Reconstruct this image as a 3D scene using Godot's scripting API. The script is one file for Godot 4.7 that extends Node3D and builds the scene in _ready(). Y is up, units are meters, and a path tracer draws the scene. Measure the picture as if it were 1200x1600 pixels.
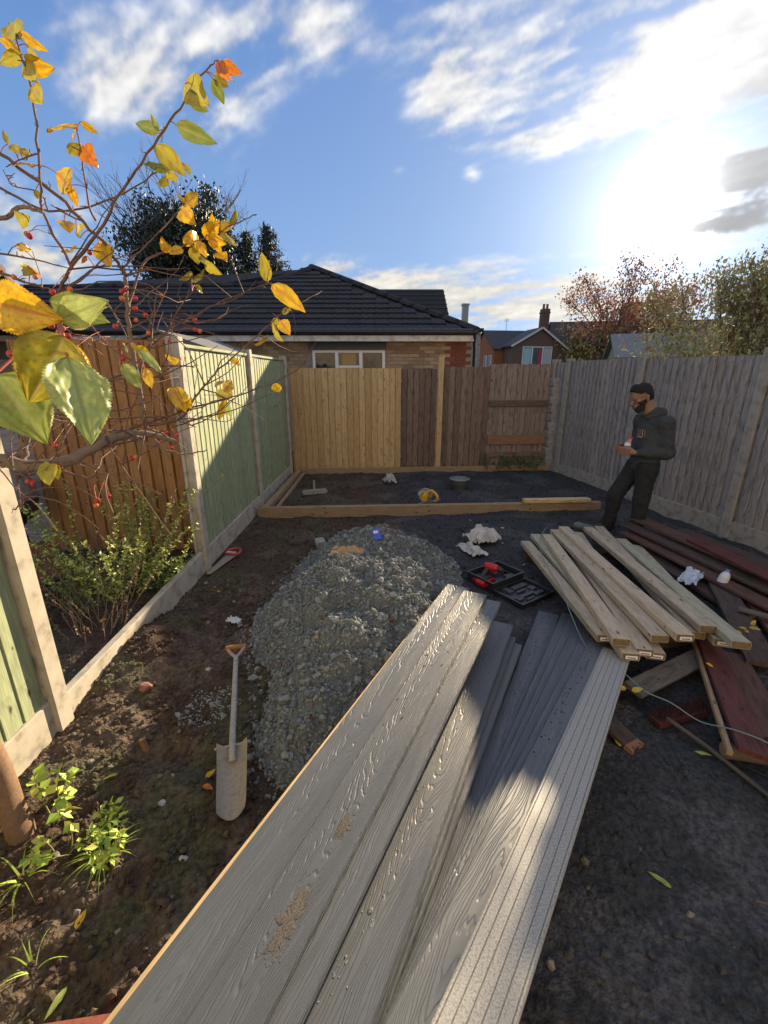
extends Node3D
# A back garden under construction: soil, a gravel heap, stacks of boards and timber, fences and neighbouring houses.

var rng := RandomNumberGenerator.new()
var used := {}
var T := {}          # textures
var M := {}          # materials
const SUN_TO := Vector3(0.56, 0.312, -1.0)

func _ready() -> void:
	rng.seed = 20231
	# --- camera ---
	var cam := Camera3D.new()
	cam.name = "camera"
	cam.position = Vector3(0, 1.7, 0)
	cam.rotation_degrees = Vector3(-17.546, 0, 0)
	cam.fov = 99.27
	cam.near = 0.03
	cam.far = 900.0
	add_child(cam)
	cam.current = true
	# --- sky, sun, exposure ---
	var env := Environment.new()
	env.background_mode = Environment.BG_SKY
	var sky := Sky.new()
	var pano := PanoramaSkyMaterial.new()
	pano.panorama = make_sky()
	sky.sky_material = pano
	env.sky = sky
	env.tonemap_mode = Environment.TONE_MAPPER_LINEAR
	env.tonemap_exposure = 3.9
	env.sdfgi_enabled = true
	env.ssao_enabled = true
	env.ssil_enabled = true
	var we := WorldEnvironment.new()
	we.name = "world_environment"
	we.environment = env
	add_child(we)
	var sun := DirectionalLight3D.new()
	sun.name = "sun"
	sun.light_energy = 1.0
	sun.light_angular_distance = 0.6
	sun.light_color = Color(1.0, 0.9, 0.74)
	sun.shadow_enabled = true
	sun.look_at_from_position(SUN_TO * 10.0, Vector3.ZERO, Vector3.UP)
	add_child(sun)
	# --- the place ---
	make_textures()
	make_materials()
	build_ground()
	build_fences()
	build_raised_bed()
	build_houses()
	build_neighbour()
	build_background_trees()
	build_heap()
	build_deck_boards()
	build_joists()
	build_debris()
	build_small_things()
	build_person()
	build_plants()
	build_crab_apple()

# ---------------------------------------------------------------- sky
func _sm(a: float, b: float, v: float) -> float:
	var t := clampf((v - a) / (b - a), 0.0, 1.0)
	return t * t * (3.0 - 2.0 * t)

func make_sky() -> ImageTexture:
	var W := 2048
	var Hh := 1024
	var n1 := FastNoiseLite.new()
	n1.seed = 11
	n1.noise_type = FastNoiseLite.TYPE_SIMPLEX_SMOOTH
	n1.frequency = 1.15
	n1.fractal_octaves = 6
	n1.fractal_gain = 0.56
	n1.domain_warp_enabled = true
	n1.domain_warp_amplitude = 0.35
	n1.domain_warp_frequency = 1.1
	n1.domain_warp_fractal_octaves = 3
	var n2 := FastNoiseLite.new()
	n2.seed = 5
	n2.frequency = 5.5
	n2.fractal_octaves = 5
	n2.fractal_gain = 0.6
	# cloud banks seen in the sky: azimuth, elevation, half widths in degrees, how dense, how grey
	var banks := [
		[-20.0, 25.0, 7.0, 4.0, 0.85, 0.0], [-28.0, 24.5, 4.5, 3.8, 0.5, 0.0], [-8.0, 30.5, 10.0, 3.4, 0.75, 0.0],
		[6.5, 27.0, 4.0, 4.4, 0.95, 0.0], [19.0, 28.0, 9.0, 5.6, 1.0, 0.0], [31.0, 24.5, 8.0, 6.0, 1.05, 0.12],
		[16.0, 22.2, 6.0, 1.1, 0.6, 0.0], [36.3, 18.3, 2.9, 4.2, 1.5, 0.9], [33.6, 13.7, 2.3, 1.2, 1.6, 1.0],
		[-7.5, 10.4, 6.5, 1.9, 1.25, 0.05], [9.0, 8.0, 13.0, 3.6, 1.15, 0.25], [24.0, 7.5, 9.0, 3.0, 1.0, 0.3],
		[-36.0, 11.0, 7.0, 5.5, 0.95, 0.15], [1.4, 20.8, 1.0, 0.6, 0.5, 0.0], [9.8, 20.0, 0.8, 0.6, 0.5, 0.0]]
	var s := SUN_TO.normalized()
	var img := Image.create(W, Hh, false, Image.FORMAT_RGBF)
	var half := Hh / 2
	var low := Color(0.2, 0.19, 0.18)
	img.fill(low)
	for j in half + 4:
		var el := 90.0 - (j + 0.5) * 180.0 / Hh
		var er := deg_to_rad(el)
		var ce := cos(er)
		var se := sin(er)
		var near: Array = []
		for b in banks:
			if absf(el - b[1]) < b[3] * 2.6:
				near.append(b)
		var up := clampf(el / 45.0, 0.0, 1.0)
		var base := Vector3(0.27, 0.43, 0.66).lerp(Vector3(0.043, 0.130, 0.365), pow(up, 0.6))
		var k := 1.0 / (maxf(se, 0.0) + 0.16)
		for i in W:
			var az := (i + 0.5) * 360.0 / W
			if az > 180.0:
				az -= 360.0
			var ar := deg_to_rad(az)
			var d := Vector3(sin(ar) * ce, se, -cos(ar) * ce)
			# broken cloud added outside the view to raise the fill light in the shade
			var mask := 0.80 * maxf(_sm(42.0, 60.0, absf(az)), _sm(36.0, 48.0, el))
			var grey := 0.1 * mask
			for b in near:
				var dx: float = (az - b[0]) / b[2]
				var dy: float = (el - b[1]) / b[3]
				var q: float = dx * dx + dy * dy
				if q < 6.0:
					var g: float = exp(-q * 0.8) * b[4]
					mask += g
					grey += g * b[5]
			var ang := rad_to_deg(acos(clampf(d.dot(s), -1.0, 1.0)))
			var glow := 0.0
			if ang < 70.0:
				glow = 0.34 * exp(-ang / 16.0) + 0.95 * exp(-ang / 5.0) + 9.0 * exp(-ang * ang / 6.0)
			var c := base + Vector3(0.95, 0.93, 0.86) * glow
			if mask > 0.03:
				var px := d.x * k
				var pz := d.z * k
				var qx := px * 0.82 + pz * 0.57
				var qz := pz * 0.82 - px * 0.57
				var a := n1.get_noise_2d(qx * 1.15, qz * 2.6)
				var f := n2.get_noise_2d(qx * 1.1, qz * 2.4)
				var den := _sm(0.16, 0.86, minf(mask, 1.2) * (0.66 + 1.15 * a + 0.42 * f))
				var gr := clampf(grey / mask, 0.0, 1.0) * _sm(0.25, 0.8, den + 0.3 * a)
				var lum := 0.50 + 0.30 * exp(-ang / 20.0) + 0.20 * f + 0.30 * a
				var cl := Vector3(1.0, 0.985, 0.955) * (lum + 0.22 * minf(glow, 1.5))
				if el < 13.0:
					cl *= Vector3(1.03, 0.985, 0.88)
				cl = cl.lerp(Vector3(0.15, 0.155, 0.165) + Vector3(1, 0.97, 0.92) * 0.06 * glow, gr * 0.9)
				c = c.lerp(cl, den * 0.93)
			img.set_pixel(i, j, Color(c.x * 0.37, c.y * 0.37, c.z * 0.37))
	return ImageTexture.create_from_image(img)

# ---------------------------------------------------------------- helpers: nodes
func name_for(parent: Node, called: String) -> String:
	var key := str(parent.get_instance_id()) + "/" + called
	var n: int = used.get(key, 0)
	used[key] = n + 1
	return called if n == 0 else "%s_%03d" % [called, n]

func tag(o: Node, label: String, category: String, group := "", kind := "") -> void:
	if label: o.set_meta("label", label)
	if category: o.set_meta("category", category)
	if group: o.set_meta("group", group)
	if kind: o.set_meta("kind", kind)

func thing(called: String, label: String, category: String, at := Vector3.ZERO, group := "") -> Node3D:
	var o := Node3D.new()
	o.name = name_for(self, called)
	o.position = at
	add_child(o, true)
	tag(o, label, category, group)
	return o

func mi(parent: Node, called: String, mesh: Mesh, m: Material, xf := Transform3D.IDENTITY) -> MeshInstance3D:
	var o := MeshInstance3D.new()
	o.name = name_for(parent, called)
	o.mesh = mesh
	if m: o.material_override = m
	o.transform = xf
	parent.add_child(o, true)
	return o

func solo(called: String, label: String, category: String, mesh: Mesh, m: Material, xf := Transform3D.IDENTITY, group := "") -> MeshInstance3D:
	var o := mi(self, called, mesh, m, xf)
	tag(o, label, category, group)
	return o

# ---------------------------------------------------------------- helpers: shapes
func new_st() -> SurfaceTool:
	var st := SurfaceTool.new()
	st.begin(Mesh.PRIMITIVE_TRIANGLES)
	return st

func done(st: SurfaceTool) -> ArrayMesh:
	st.generate_normals()
	return st.commit()

func vtx(st: SurfaceTool, p: Vector3, uv := Vector2.ZERO) -> void:
	st.set_uv(uv)
	st.add_vertex(p)

# corners run clockwise as seen from the front
func quad(st: SurfaceTool, a: Vector3, b: Vector3, c: Vector3, d: Vector3, ua := Vector2(0, 0), ub := Vector2(1, 0), uc := Vector2(1, 1), ud := Vector2(0, 1)) -> void:
	vtx(st, a, ua); vtx(st, b, ub); vtx(st, c, uc)
	vtx(st, a, ua); vtx(st, c, uc); vtx(st, d, ud)

func tri(st: SurfaceTool, a: Vector3, b: Vector3, c: Vector3) -> void:
	vtx(st, a, Vector2(a.x, a.z)); vtx(st, b, Vector2(b.x, b.z)); vtx(st, c, Vector2(c.x, c.z))

# a profile (anticlockwise in local XY) swept along local +Z by length l
func extrude(st: SurfaceTool, prof: PackedVector2Array, l: float, xf: Transform3D, off := Vector2.ZERO, cuts := 1, bend := 0.0) -> void:
	st.set_smooth_group(-1)
	var n := prof.size()
	var u := 0.0
	for i in n:
		var p := prof[i]
		var q := prof[(i + 1) % n]
		var w := p.distance_to(q)
		for c in cuts:
			var z0 := l * c / cuts
			var z1 := l * (c + 1) / cuts
			var s0 := bend * sin(PI * c / float(cuts))
			var s1 := bend * sin(PI * (c + 1) / float(cuts))
			quad(st, xf * Vector3(p.x, p.y + s0, z0), xf * Vector3(p.x, p.y + s1, z1), xf * Vector3(q.x, q.y + s1, z1), xf * Vector3(q.x, q.y + s0, z0),
				off + Vector2(u, z0), off + Vector2(u, z1), off + Vector2(u + w, z1), off + Vector2(u + w, z0))
		u += w
	var ids := Geometry2D.triangulate_polygon(prof)
	for k in range(0, ids.size(), 3):
		var a := prof[ids[k]]
		var b := prof[ids[k + 1]]
		var c := prof[ids[k + 2]]
		if (b - a).cross(c - a) < 0.0:
			var tmp := b
			b = c
			c = tmp
		vtx(st, xf * Vector3(a.x, a.y, 0), off + a); vtx(st, xf * Vector3(b.x, b.y, 0), off + b); vtx(st, xf * Vector3(c.x, c.y, 0), off + c)
		vtx(st, xf * Vector3(a.x, a.y, l), off + a); vtx(st, xf * Vector3(c.x, c.y, l), off + c); vtx(st, xf * Vector3(b.x, b.y, l), off + b)

func rect_prof(w: float, h: float, b: float) -> PackedVector2Array:
	var x := w / 2.0
	var y := h / 2.0
	if b <= 0.0:
		return PackedVector2Array([Vector2(-x, -y), Vector2(x, -y), Vector2(x, y), Vector2(-x, y)])
	return PackedVector2Array([Vector2(-x + b, -y), Vector2(x - b, -y), Vector2(x, -y + b), Vector2(x, y - b), Vector2(x - b, y), Vector2(-x + b, y), Vector2(-x, y - b), Vector2(-x, -y + b)])

func bar_mesh(w: float, h: float, l: float, b := 0.003, off := Vector2.ZERO, cuts := 1, bend := 0.0) -> ArrayMesh:
	var st := new_st()
	extrude(st, rect_prof(w, h, b), l, Transform3D.IDENTITY, off, cuts, bend)
	return done(st)

# a bar whose axis runs from a to b, its width across and its height upwards
func along(a: Vector3, b: Vector3, roll := 0.0, up := Vector3.UP) -> Transform3D:
	var z := (b - a).normalized()
	var u := up
	if absf(z.dot(u)) > 0.99:
		u = Vector3(0, 0, 1) if absf(z.z) < 0.9 else Vector3(1, 0, 0)
	var x := u.cross(z).normalized()
	var y := z.cross(x)
	var bs := Basis(x, y, z)
	if roll != 0.0:
		bs = Basis(z, roll) * bs
	return Transform3D(bs, a)

func add_bar(st: SurfaceTool, a: Vector3, b: Vector3, w: float, h: float, bev := 0.002, roll := 0.0, off := Vector2.ZERO) -> void:
	extrude(st, rect_prof(w, h, bev), a.distance_to(b), along(a, b, roll), off)

# box with chamfered edges, centred
func add_box(st: SurfaceTool, c: Vector3, s: Vector3, bev := 0.0, turn := 0.0) -> void:
	var xf := Transform3D(Basis(Vector3.UP, turn), c) * Transform3D(Basis.IDENTITY, Vector3(0, 0, -s.z / 2))
	extrude(st, rect_prof(s.x, s.y, bev), s.z, xf, Vector2(c.x * 0.37, c.z * 0.61))

func box_mesh(s: Vector3, bev := 0.0) -> ArrayMesh:
	var st := new_st()
	add_box(st, Vector3.ZERO, s, bev)
	return done(st)

func tube(st: SurfaceTool, pts: Array, r0: float, r1: float, sides := 6, rough := 0.0, cap := true) -> void:
	st.set_smooth_group(1)
	var n := pts.size()
	if n < 2:
		return
	var t: Vector3 = (pts[1] - pts[0]).normalized()
	var nx := t.cross(Vector3(0.31, 0.9, 0.2)).normalized()
	var rings: Array = []
	var v := 0.0
	var vs: Array = []
	for i in n:
		var p: Vector3 = pts[i]
		var tn: Vector3 = t
		if i < n - 1:
			tn = (pts[i + 1] - p).normalized()
			if i > 0:
				tn = (tn + (p - pts[i - 1]).normalized()).normalized()
		if i > 0:
			v += p.distance_to(pts[i - 1])
		nx = (nx - tn * nx.dot(tn)).normalized()
		var ny := tn.cross(nx)
		var r := lerpf(r0, r1, float(i) / (n - 1))
		var ring := PackedVector3Array()
		for k in sides:
			var a := TAU * k / sides
			var rr := r * (1.0 + (rng.randf_range(-rough, rough) if rough > 0.0 else 0.0))
			ring.append(p + (nx * cos(a) + ny * sin(a)) * rr)
		rings.append(ring)
		vs.append(v)
	for i in n - 1:
		for k in sides:
			var k2 := (k + 1) % sides
			quad(st, rings[i][k], rings[i][k2], rings[i + 1][k2], rings[i + 1][k], Vector2(float(k) / sides, vs[i]), Vector2(float(k + 1) / sides, vs[i]), Vector2(float(k + 1) / sides, vs[i + 1]), Vector2(float(k) / sides, vs[i + 1]))
	if cap:
		st.set_smooth_group(-1)
		for k in sides:
			var k2 := (k + 1) % sides
			vtx(st, pts[0]); vtx(st, rings[0][k2]); vtx(st, rings[0][k])
			vtx(st, pts[n - 1]); vtx(st, rings[n - 1][k]); vtx(st, rings[n - 1][k2])

func tube_mesh(pts: Array, r0: float, r1: float, sides := 6, rough := 0.0) -> ArrayMesh:
	var st := new_st()
	tube(st, pts, r0, r1, sides, rough)
	return done(st)

# smooth curve through the given points
func smooth(pts: Array, per := 4) -> Array:
	var out: Array = []
	var n := pts.size()
	for i in n - 1:
		var p0: Vector3 = pts[maxi(i - 1, 0)]
		var p1: Vector3 = pts[i]
		var p2: Vector3 = pts[i + 1]
		var p3: Vector3 = pts[mini(i + 2, n - 1)]
		for k in per:
			var t := float(k) / per
			out.append(0.5 * ((2.0 * p1) + (p2 - p0) * t + (2.0 * p0 - 5.0 * p1 + 4.0 * p2 - p3) * t * t + (3.0 * p1 - p0 - 3.0 * p2 + p3) * t * t * t))
	out.append(pts[n - 1])
	return out

# profile of (radius, height) turned about local Y
func lathe(st: SurfaceTool, prof: Array, segs: int, xf := Transform3D.IDENTITY, flat := false) -> void:
	st.set_smooth_group(-1 if flat else 2)
	for i in prof.size() - 1:
		var a: Vector2 = prof[i]
		var b: Vector2 = prof[i + 1]
		for k in segs:
			var t0 := TAU * k / segs
			var t1 := TAU * (k + 1) / segs
			var p := func(q: Vector2, t: float) -> Vector3: return xf * Vector3(q.x * cos(t), q.y, q.x * sin(t))
			var u0 := float(k) / segs
			var u1 := float(k + 1) / segs
			if a.x > 1e-5 and b.x > 1e-5:
				quad(st, p.call(a, t0), p.call(a, t1), p.call(b, t1), p.call(b, t0), Vector2(u0, a.y), Vector2(u1, a.y), Vector2(u1, b.y), Vector2(u0, b.y))
			elif a.x > 1e-5:
				vtx(st, p.call(a, t0)); vtx(st, p.call(a, t1)); vtx(st, p.call(b, t1))
			else:
				vtx(st, p.call(a, t0)); vtx(st, p.call(b, t1)); vtx(st, p.call(b, t0))

func lathe_mesh(prof: Array, segs: int, flat := false) -> ArrayMesh:
	var st := new_st()
	lathe(st, prof, segs, Transform3D.IDENTITY, flat)
	return done(st)

# lumpy low stone
func stone_mesh(seed_: int, sub: int, squash: Vector3, bumps := 0.22) -> ArrayMesh:
	var nz := FastNoiseLite.new()
	nz.seed = seed_
	nz.frequency = 0.9
	var st := new_st()
	st.set_smooth_group(-1)
	var g := (1.0 + sqrt(5.0)) / 2.0
	var v := [Vector3(-1, g, 0), Vector3(1, g, 0), Vector3(-1, -g, 0), Vector3(1, -g, 0), Vector3(0, -1, g), Vector3(0, 1, g), Vector3(0, -1, -g), Vector3(0, 1, -g), Vector3(g, 0, -1), Vector3(g, 0, 1), Vector3(-g, 0, -1), Vector3(-g, 0, 1)]
	var f := [[0, 11, 5], [0, 5, 1], [0, 1, 7], [0, 7, 10], [0, 10, 11], [1, 5, 9], [5, 11, 4], [11, 10, 2], [10, 7, 6], [7, 1, 8], [3, 9, 4], [3, 4, 2], [3, 2, 6], [3, 6, 8], [3, 8, 9], [4, 9, 5], [2, 4, 11], [6, 2, 10], [8, 6, 7], [9, 8, 1]]
	var tris: Array = []
	for t in f:
		tris.append([v[t[0]].normalized(), v[t[1]].normalized(), v[t[2]].normalized()])
	for s in sub:
		var nt: Array = []
		for t in tris:
			var a: Vector3 = ((t[0] + t[1]) / 2.0).normalized()
			var b: Vector3 = ((t[1] + t[2]) / 2.0).normalized()
			var c: Vector3 = ((t[2] + t[0]) / 2.0).normalized()
			nt.append_array([[t[0], a, c], [t[1], b, a], [t[2], c, b], [a, b, c]])
		tris = nt
	for t in tris:
		for k in [0, 2, 1]:
			var p: Vector3 = t[k]
			var r := 1.0 + bumps * 2.0 * nz.get_noise_3d(p.x * 1.4, p.y * 1.4, p.z * 1.4)
			vtx(st, p * r * squash, Vector2(p.x, p.y))
	return done(st)

func ball_mesh(r: float, segs := 8) -> ArrayMesh:
	var prof: Array = []
	var n := maxi(4, segs / 2 + 1)
	for i in n + 1:
		var a := PI * i / n
		prof.append(Vector2(0.0 if i == 0 or i == n else r * sin(a), -r * cos(a)))
	return lathe_mesh(prof, segs)

func multi(parent: Node, called: String, mesh: Mesh, m: Material, xfs: Array, cols: Array = []) -> MultiMeshInstance3D:
	var mm := MultiMesh.new()
	mm.transform_format = MultiMesh.TRANSFORM_3D
	mm.use_colors = not cols.is_empty()
	mm.mesh = mesh
	mm.instance_count = xfs.size()
	for i in xfs.size():
		mm.set_instance_transform(i, xfs[i])
		if not cols.is_empty():
			mm.set_instance_color(i, cols[i])
	var o := MultiMeshInstance3D.new()
	o.name = name_for(parent, called)
	o.multimesh = mm
	o.material_override = m
	parent.add_child(o, true)
	o.set_meta("kind", "stuff")
	return o

func rand_basis(s: float, flat := 0.0) -> Basis:
	var b := Basis(Vector3.UP, rng.randf() * TAU) * Basis(Vector3.RIGHT, rng.randf_range(-1, 1) * (PI if flat == 0.0 else flat)) * Basis(Vector3.BACK, rng.randf_range(-1, 1) * (PI if flat == 0.0 else flat))
	return b.scaled(Vector3.ONE * s)

# ---------------------------------------------------------------- textures and materials
func fnl(seed_: int, freq: float, oct := 4, gain := 0.5) -> FastNoiseLite:
	var n := FastNoiseLite.new()
	n.seed = seed_
	n.noise_type = FastNoiseLite.TYPE_SIMPLEX_SMOOTH
	n.frequency = freq
	n.fractal_octaves = oct
	n.fractal_gain = gain
	return n

func ramp_tex(size: int, freq: float, oct: int, seed_: int, stops: Array) -> ImageTexture:
	var src := fnl(seed_, freq, oct, 0.55).get_seamless_image(size, size)
	src.convert(Image.FORMAT_L8)
	var data := src.get_data()
	var lut: Array = []
	for i in 256:
		var t := i / 255.0
		var c: Color = stops[0][1]
		for k in stops.size() - 1:
			if t >= stops[k][0]:
				c = (stops[k][1] as Color).lerp(stops[k + 1][1], clampf((t - stops[k][0]) / (stops[k + 1][0] - stops[k][0]), 0, 1))
		lut.append([c.r8, c.g8, c.b8])
	var out := PackedByteArray()
	out.resize(size * size * 3)
	for i in data.size():
		var l: Array = lut[data[i]]
		out[i * 3] = l[0]
		out[i * 3 + 1] = l[1]
		out[i * 3 + 2] = l[2]
	return ImageTexture.create_from_image(Image.create_from_data(size, size, false, Image.FORMAT_RGB8, out))

func grey_tex(size: int, freq: float, oct: int, seed_: int) -> ImageTexture:
	var src := fnl(seed_, freq, oct, 0.55).get_seamless_image(size, size)
	src.convert(Image.FORMAT_L8)
	return ImageTexture.create_from_image(src)

# sawn softwood: streaks, growth rings and knots; [colour, height]
func wood_tex(seed_: int, knots: int, streak: float, stain: float) -> Array:
	var w := 192
	var h := 768
	var a := fnl(seed_, 1.0, 3)
	var r := RandomNumberGenerator.new()
	r.seed = seed_
	var kn: Array = []
	for i in knots:
		kn.append([r.randf() * w, r.randf() * h, r.randf_range(3.0, 7.5)])
	var im := Image.create(w, h, false, Image.FORMAT_RGB8)
	var hm := Image.create(w, h, false, Image.FORMAT_L8)
	for y in h:
		for x in w:
			var bend := 0.0
			var dark := 0.0
			for k in kn:
				var dx: float = (x - k[0]) / k[2]
				var dy: float = (y - k[1]) / (k[2] * 1.7)
				var q := dx * dx + dy * dy
				if q < 14.0:
					bend += exp(-q * 0.3) * 1.6 * signf(dx)
					dark = maxf(dark, exp(-q * 1.3))
			var s := a.get_noise_2d(x * 0.035 + bend * 0.2, y * 0.0022)
			var ring := sin((x * 0.16 + bend + s * 9.0) * 1.6)
			var f := a.get_noise_2d(x * 0.55 + 40.0, y * 0.012)
			var st := a.get_noise_2d(x * 0.02 + 90.0, y * 0.006 + 7.0)
			var v := 0.93 + streak * (0.05 * ring + 0.10 * f) + 0.05 * s - stain * clampf(st * 1.6, 0.0, 1.0) * 0.34
			v = clampf(v * (1.0 - 0.62 * dark), 0.08, 1.0)
			im.set_pixel(x, y, Color(v, v * (0.985 - 0.10 * dark), v * (0.965 - 0.16 * dark)))
			hm.set_pixel(x, y, Color.from_hsv(0, 0, clampf(0.5 + 0.2 * ring + 0.4 * f - 0.25 * dark, 0, 1)))
	return [ImageTexture.create_from_image(im), ImageTexture.create_from_image(hm)]

# embossed composite decking: cathedral grain pressed into the face, 0.15 m by 2.4 m
func emboss_tex(seed_: int) -> ImageTexture:
	var w := 224
	var h := 2048
	var a := fnl(seed_, 1.0, 2)
	var im := Image.create(w, h, false, Image.FORMAT_L8)
	for y in h:
		var m := y * 3.0 / h
		var xc := 0.25 * a.get_noise_2d(3.0, m * 0.9)
		var slope := 6.0 + 5.0 * a.get_noise_2d(17.0, m * 0.6)
		for x in w:
			var u := (x + 0.5) / w * 2.0 - 1.0 - xc
			var warp := a.get_noise_2d(u * 1.3, m * 2.0) * 1.9 + a.get_noise_2d(u * 5.0 + 9.0, m * 11.0) * 0.25
			var f := pow(absf(u), 1.45) * 10.5 + m * (slope + 6.0) + warp
			var g := absf(f - floorf(f) - 0.5) * 2.0
			var depth := 0.72 + 0.28 * a.get_noise_2d(u * 3.0 + 31.0, m * 5.0)
			var v := 1.0 - (1.0 - smoothstep(0.0, 0.42, g)) * depth
			im.set_pixel(x, y, Color(v, v, v))
	return ImageTexture.create_from_image(im)

func std(color: Color, rough := 0.85, tex: Texture2D = null, scale := Vector3.ONE, tri_ := false, bump: Texture2D = null, cm := 0.1) -> StandardMaterial3D:
	var m := StandardMaterial3D.new()
	m.albedo_color = color.linear_to_srgb()      # colours are given as linear base colours
	m.roughness = rough
	if tex: m.albedo_texture = tex
	m.uv1_scale = scale
	if tri_:
		m.uv1_triplanar = true
	if bump:
		m.heightmap_enabled = true
		m.heightmap_texture = bump
		m.heightmap_scale = cm
	m.cull_mode = BaseMaterial3D.CULL_DISABLED
	return m

func lin(r: float, g: float, b: float) -> Color:
	return Color(r, g, b)

func make_textures() -> void:
	T.wood = []
	for i in 3:
		T.wood.append(wood_tex(100 + i, 7, 1.0, 0.25))
	T.old = wood_tex(140, 6, 1.3, 0.6)
	T.emboss = emboss_tex(61)
	T.emboss2 = emboss_tex(87)
	T.soil = ramp_tex(512, 0.03, 6, 21, [[0.0, Color(0.42, 0.39, 0.37)], [0.45, Color(0.80, 0.78, 0.76)], [0.75, Color(0.97, 0.96, 0.95)], [1.0, Color(1, 1, 1)]])
	T.soil_h = grey_tex(512, 0.05, 6, 33)
	T.speck = ramp_tex(512, 0.09, 4, 8, [[0.0, Color(0.62, 0.62, 0.62)], [0.5, Color(0.88, 0.88, 0.88)], [1.0, Color(1, 1, 1)]])
	T.speck_h = grey_tex(256, 0.12, 4, 9)
	T.blotch = ramp_tex(512, 0.012, 5, 15, [[0.0, Color(0.70, 0.69, 0.67)], [0.4, Color(0.92, 0.915, 0.90)], [1.0, Color(1, 1, 1)]])
	T.weave = grey_tex(256, 0.16, 3, 19)

func wood_mat(c: Color, k := 0, rough := 0.82) -> StandardMaterial3D:
	var p: Array = T.old if k < 0 else T.wood[k % 3]
	return std(c, rough, p[0], Vector3(1.0 / 0.24, 1.0 / 1.3, 1), false, p[1], 0.05 if k >= 0 else 0.12)

func make_materials() -> void:
	M.green = [wood_mat(lin(0.36, 0.43, 0.26), 0), wood_mat(lin(0.33, 0.40, 0.24), 1), wood_mat(lin(0.38, 0.45, 0.29), 2), wood_mat(lin(0.35, 0.42, 0.27), 0)]
	M.gold = [wood_mat(lin(0.68, 0.48, 0.24), 0), wood_mat(lin(0.63, 0.43, 0.21), 1), wood_mat(lin(0.72, 0.53, 0.28), 2), wood_mat(lin(0.58, 0.40, 0.20), 0)]
	M.orange = [wood_mat(lin(0.45, 0.235, 0.085), 1), wood_mat(lin(0.41, 0.21, 0.075), 2), wood_mat(lin(0.48, 0.26, 0.10), 0)]
	M.dark = [wood_mat(lin(0.27, 0.185, 0.14), -1), wood_mat(lin(0.22, 0.15, 0.115), -1), wood_mat(lin(0.31, 0.22, 0.17), -1), wood_mat(lin(0.19, 0.13, 0.105), -1)]
	M.weathered = [wood_mat(lin(0.385, 0.37, 0.375), -1), wood_mat(lin(0.35, 0.34, 0.35), -1), wood_mat(lin(0.415, 0.395, 0.395), -1), wood_mat(lin(0.37, 0.34, 0.335), -1)]
	M.railed = [wood_mat(lin(0.33, 0.255, 0.215), -1), wood_mat(lin(0.30, 0.235, 0.20), -1), wood_mat(lin(0.36, 0.28, 0.235), -1)]
	M.rust_plank = wood_mat(lin(0.36, 0.20, 0.115), 1)
	M.concrete = std(lin(0.50, 0.46, 0.385), 0.92, T.blotch, Vector3(1.1, 1.1, 1.1), true, T.speck_h, 0.06)
	M.concrete_grey = std(lin(0.36, 0.345, 0.32), 0.93, T.blotch, Vector3(1.4, 1.4, 1.4), true, T.speck_h, 0.08)
	M.sleeper = [wood_mat(lin(0.46, 0.33, 0.19), 0), wood_mat(lin(0.40, 0.29, 0.17), 1), wood_mat(lin(0.36, 0.26, 0.16), 2)]
	M.soil = std(Color(1, 1, 1), 0.96, T.soil, Vector3(1.7, 1.7, 1.7), true, T.soil_h, 1.1)
	M.soil.uv1_world_triplanar = true
	M.soil.vertex_color_use_as_albedo = true
	M.clod = std(Color(1, 1, 1), 0.97, T.soil, Vector3(6, 6, 6), true)
	M.clod.vertex_color_use_as_albedo = true
	M.stone = std(Color(1, 1, 1), 0.9, T.speck, Vector3(0.6, 0.6, 0.6), true)
	M.stone.vertex_color_use_as_albedo = true
	M.white_upvc = std(lin(0.78, 0.78, 0.77), 0.4)
	M.fascia = std(lin(0.74, 0.73, 0.70), 0.6, T.blotch, Vector3(0.6, 0.6, 0.6), true)
	M.black_plastic = std(lin(0.022, 0.023, 0.026), 0.42)
	M.lead = std(lin(0.10, 0.10, 0.105), 0.6, T.blotch, Vector3(2, 2, 2), true)
	M.glass = std(lin(0.03, 0.035, 0.04), 0.04)
	M.bark = std(lin(0.17, 0.13, 0.10), 0.9, T.blotch, Vector3(6, 6, 6), true, T.speck_h, 0.15)
	M.twig = std(lin(0.13, 0.075, 0.062), 0.75)

# ---------------------------------------------------------------- ground
var gn_a: FastNoiseLite
var gn_b: FastNoiseLite
var gn_c: FastNoiseLite

func heap_h(x: float, z: float) -> float:
	# the spoil of crushed stone: overlapping tips, [x, z, radius x, radius z, height]
	var h := 0.0
	for b in [[-0.06, -3.55, 0.78, 0.85, 0.33], [-0.30, -2.75, 0.66, 0.75, 0.36], [0.05, -2.72, 0.62, 0.7, 0.36], [-0.16, -2.15, 0.52, 0.62, 0.31], [0.18, -2.25, 0.45, 0.55, 0.33], [-0.30, -1.78, 0.38, 0.42, 0.18], [0.1, -1.8, 0.5, 0.5, 0.2]]:
		var dx: float = (x - b[0]) / b[2]
		var dz: float = (z - b[1]) / b[3]
		var q := sqrt(dx * dx + dz * dz)
		if q < 1.0:
			var v: float = b[4] * (1.0 - q * q * (1.6 - 0.6 * q))
			h = maxf(h, v) + 0.12 * minf(h, v)
	if h > 0.0:
		h *= 1.12
		h += minf(h * 0.4, 0.11) * absf(gn_a.get_noise_2d(x * 1.7 + 5.0, z * 2.2)) - 0.02 + minf(h * 0.3, 0.03) * gn_b.get_noise_2d(x * 1.6, z * 1.6 + 9.0)
	return h

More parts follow.
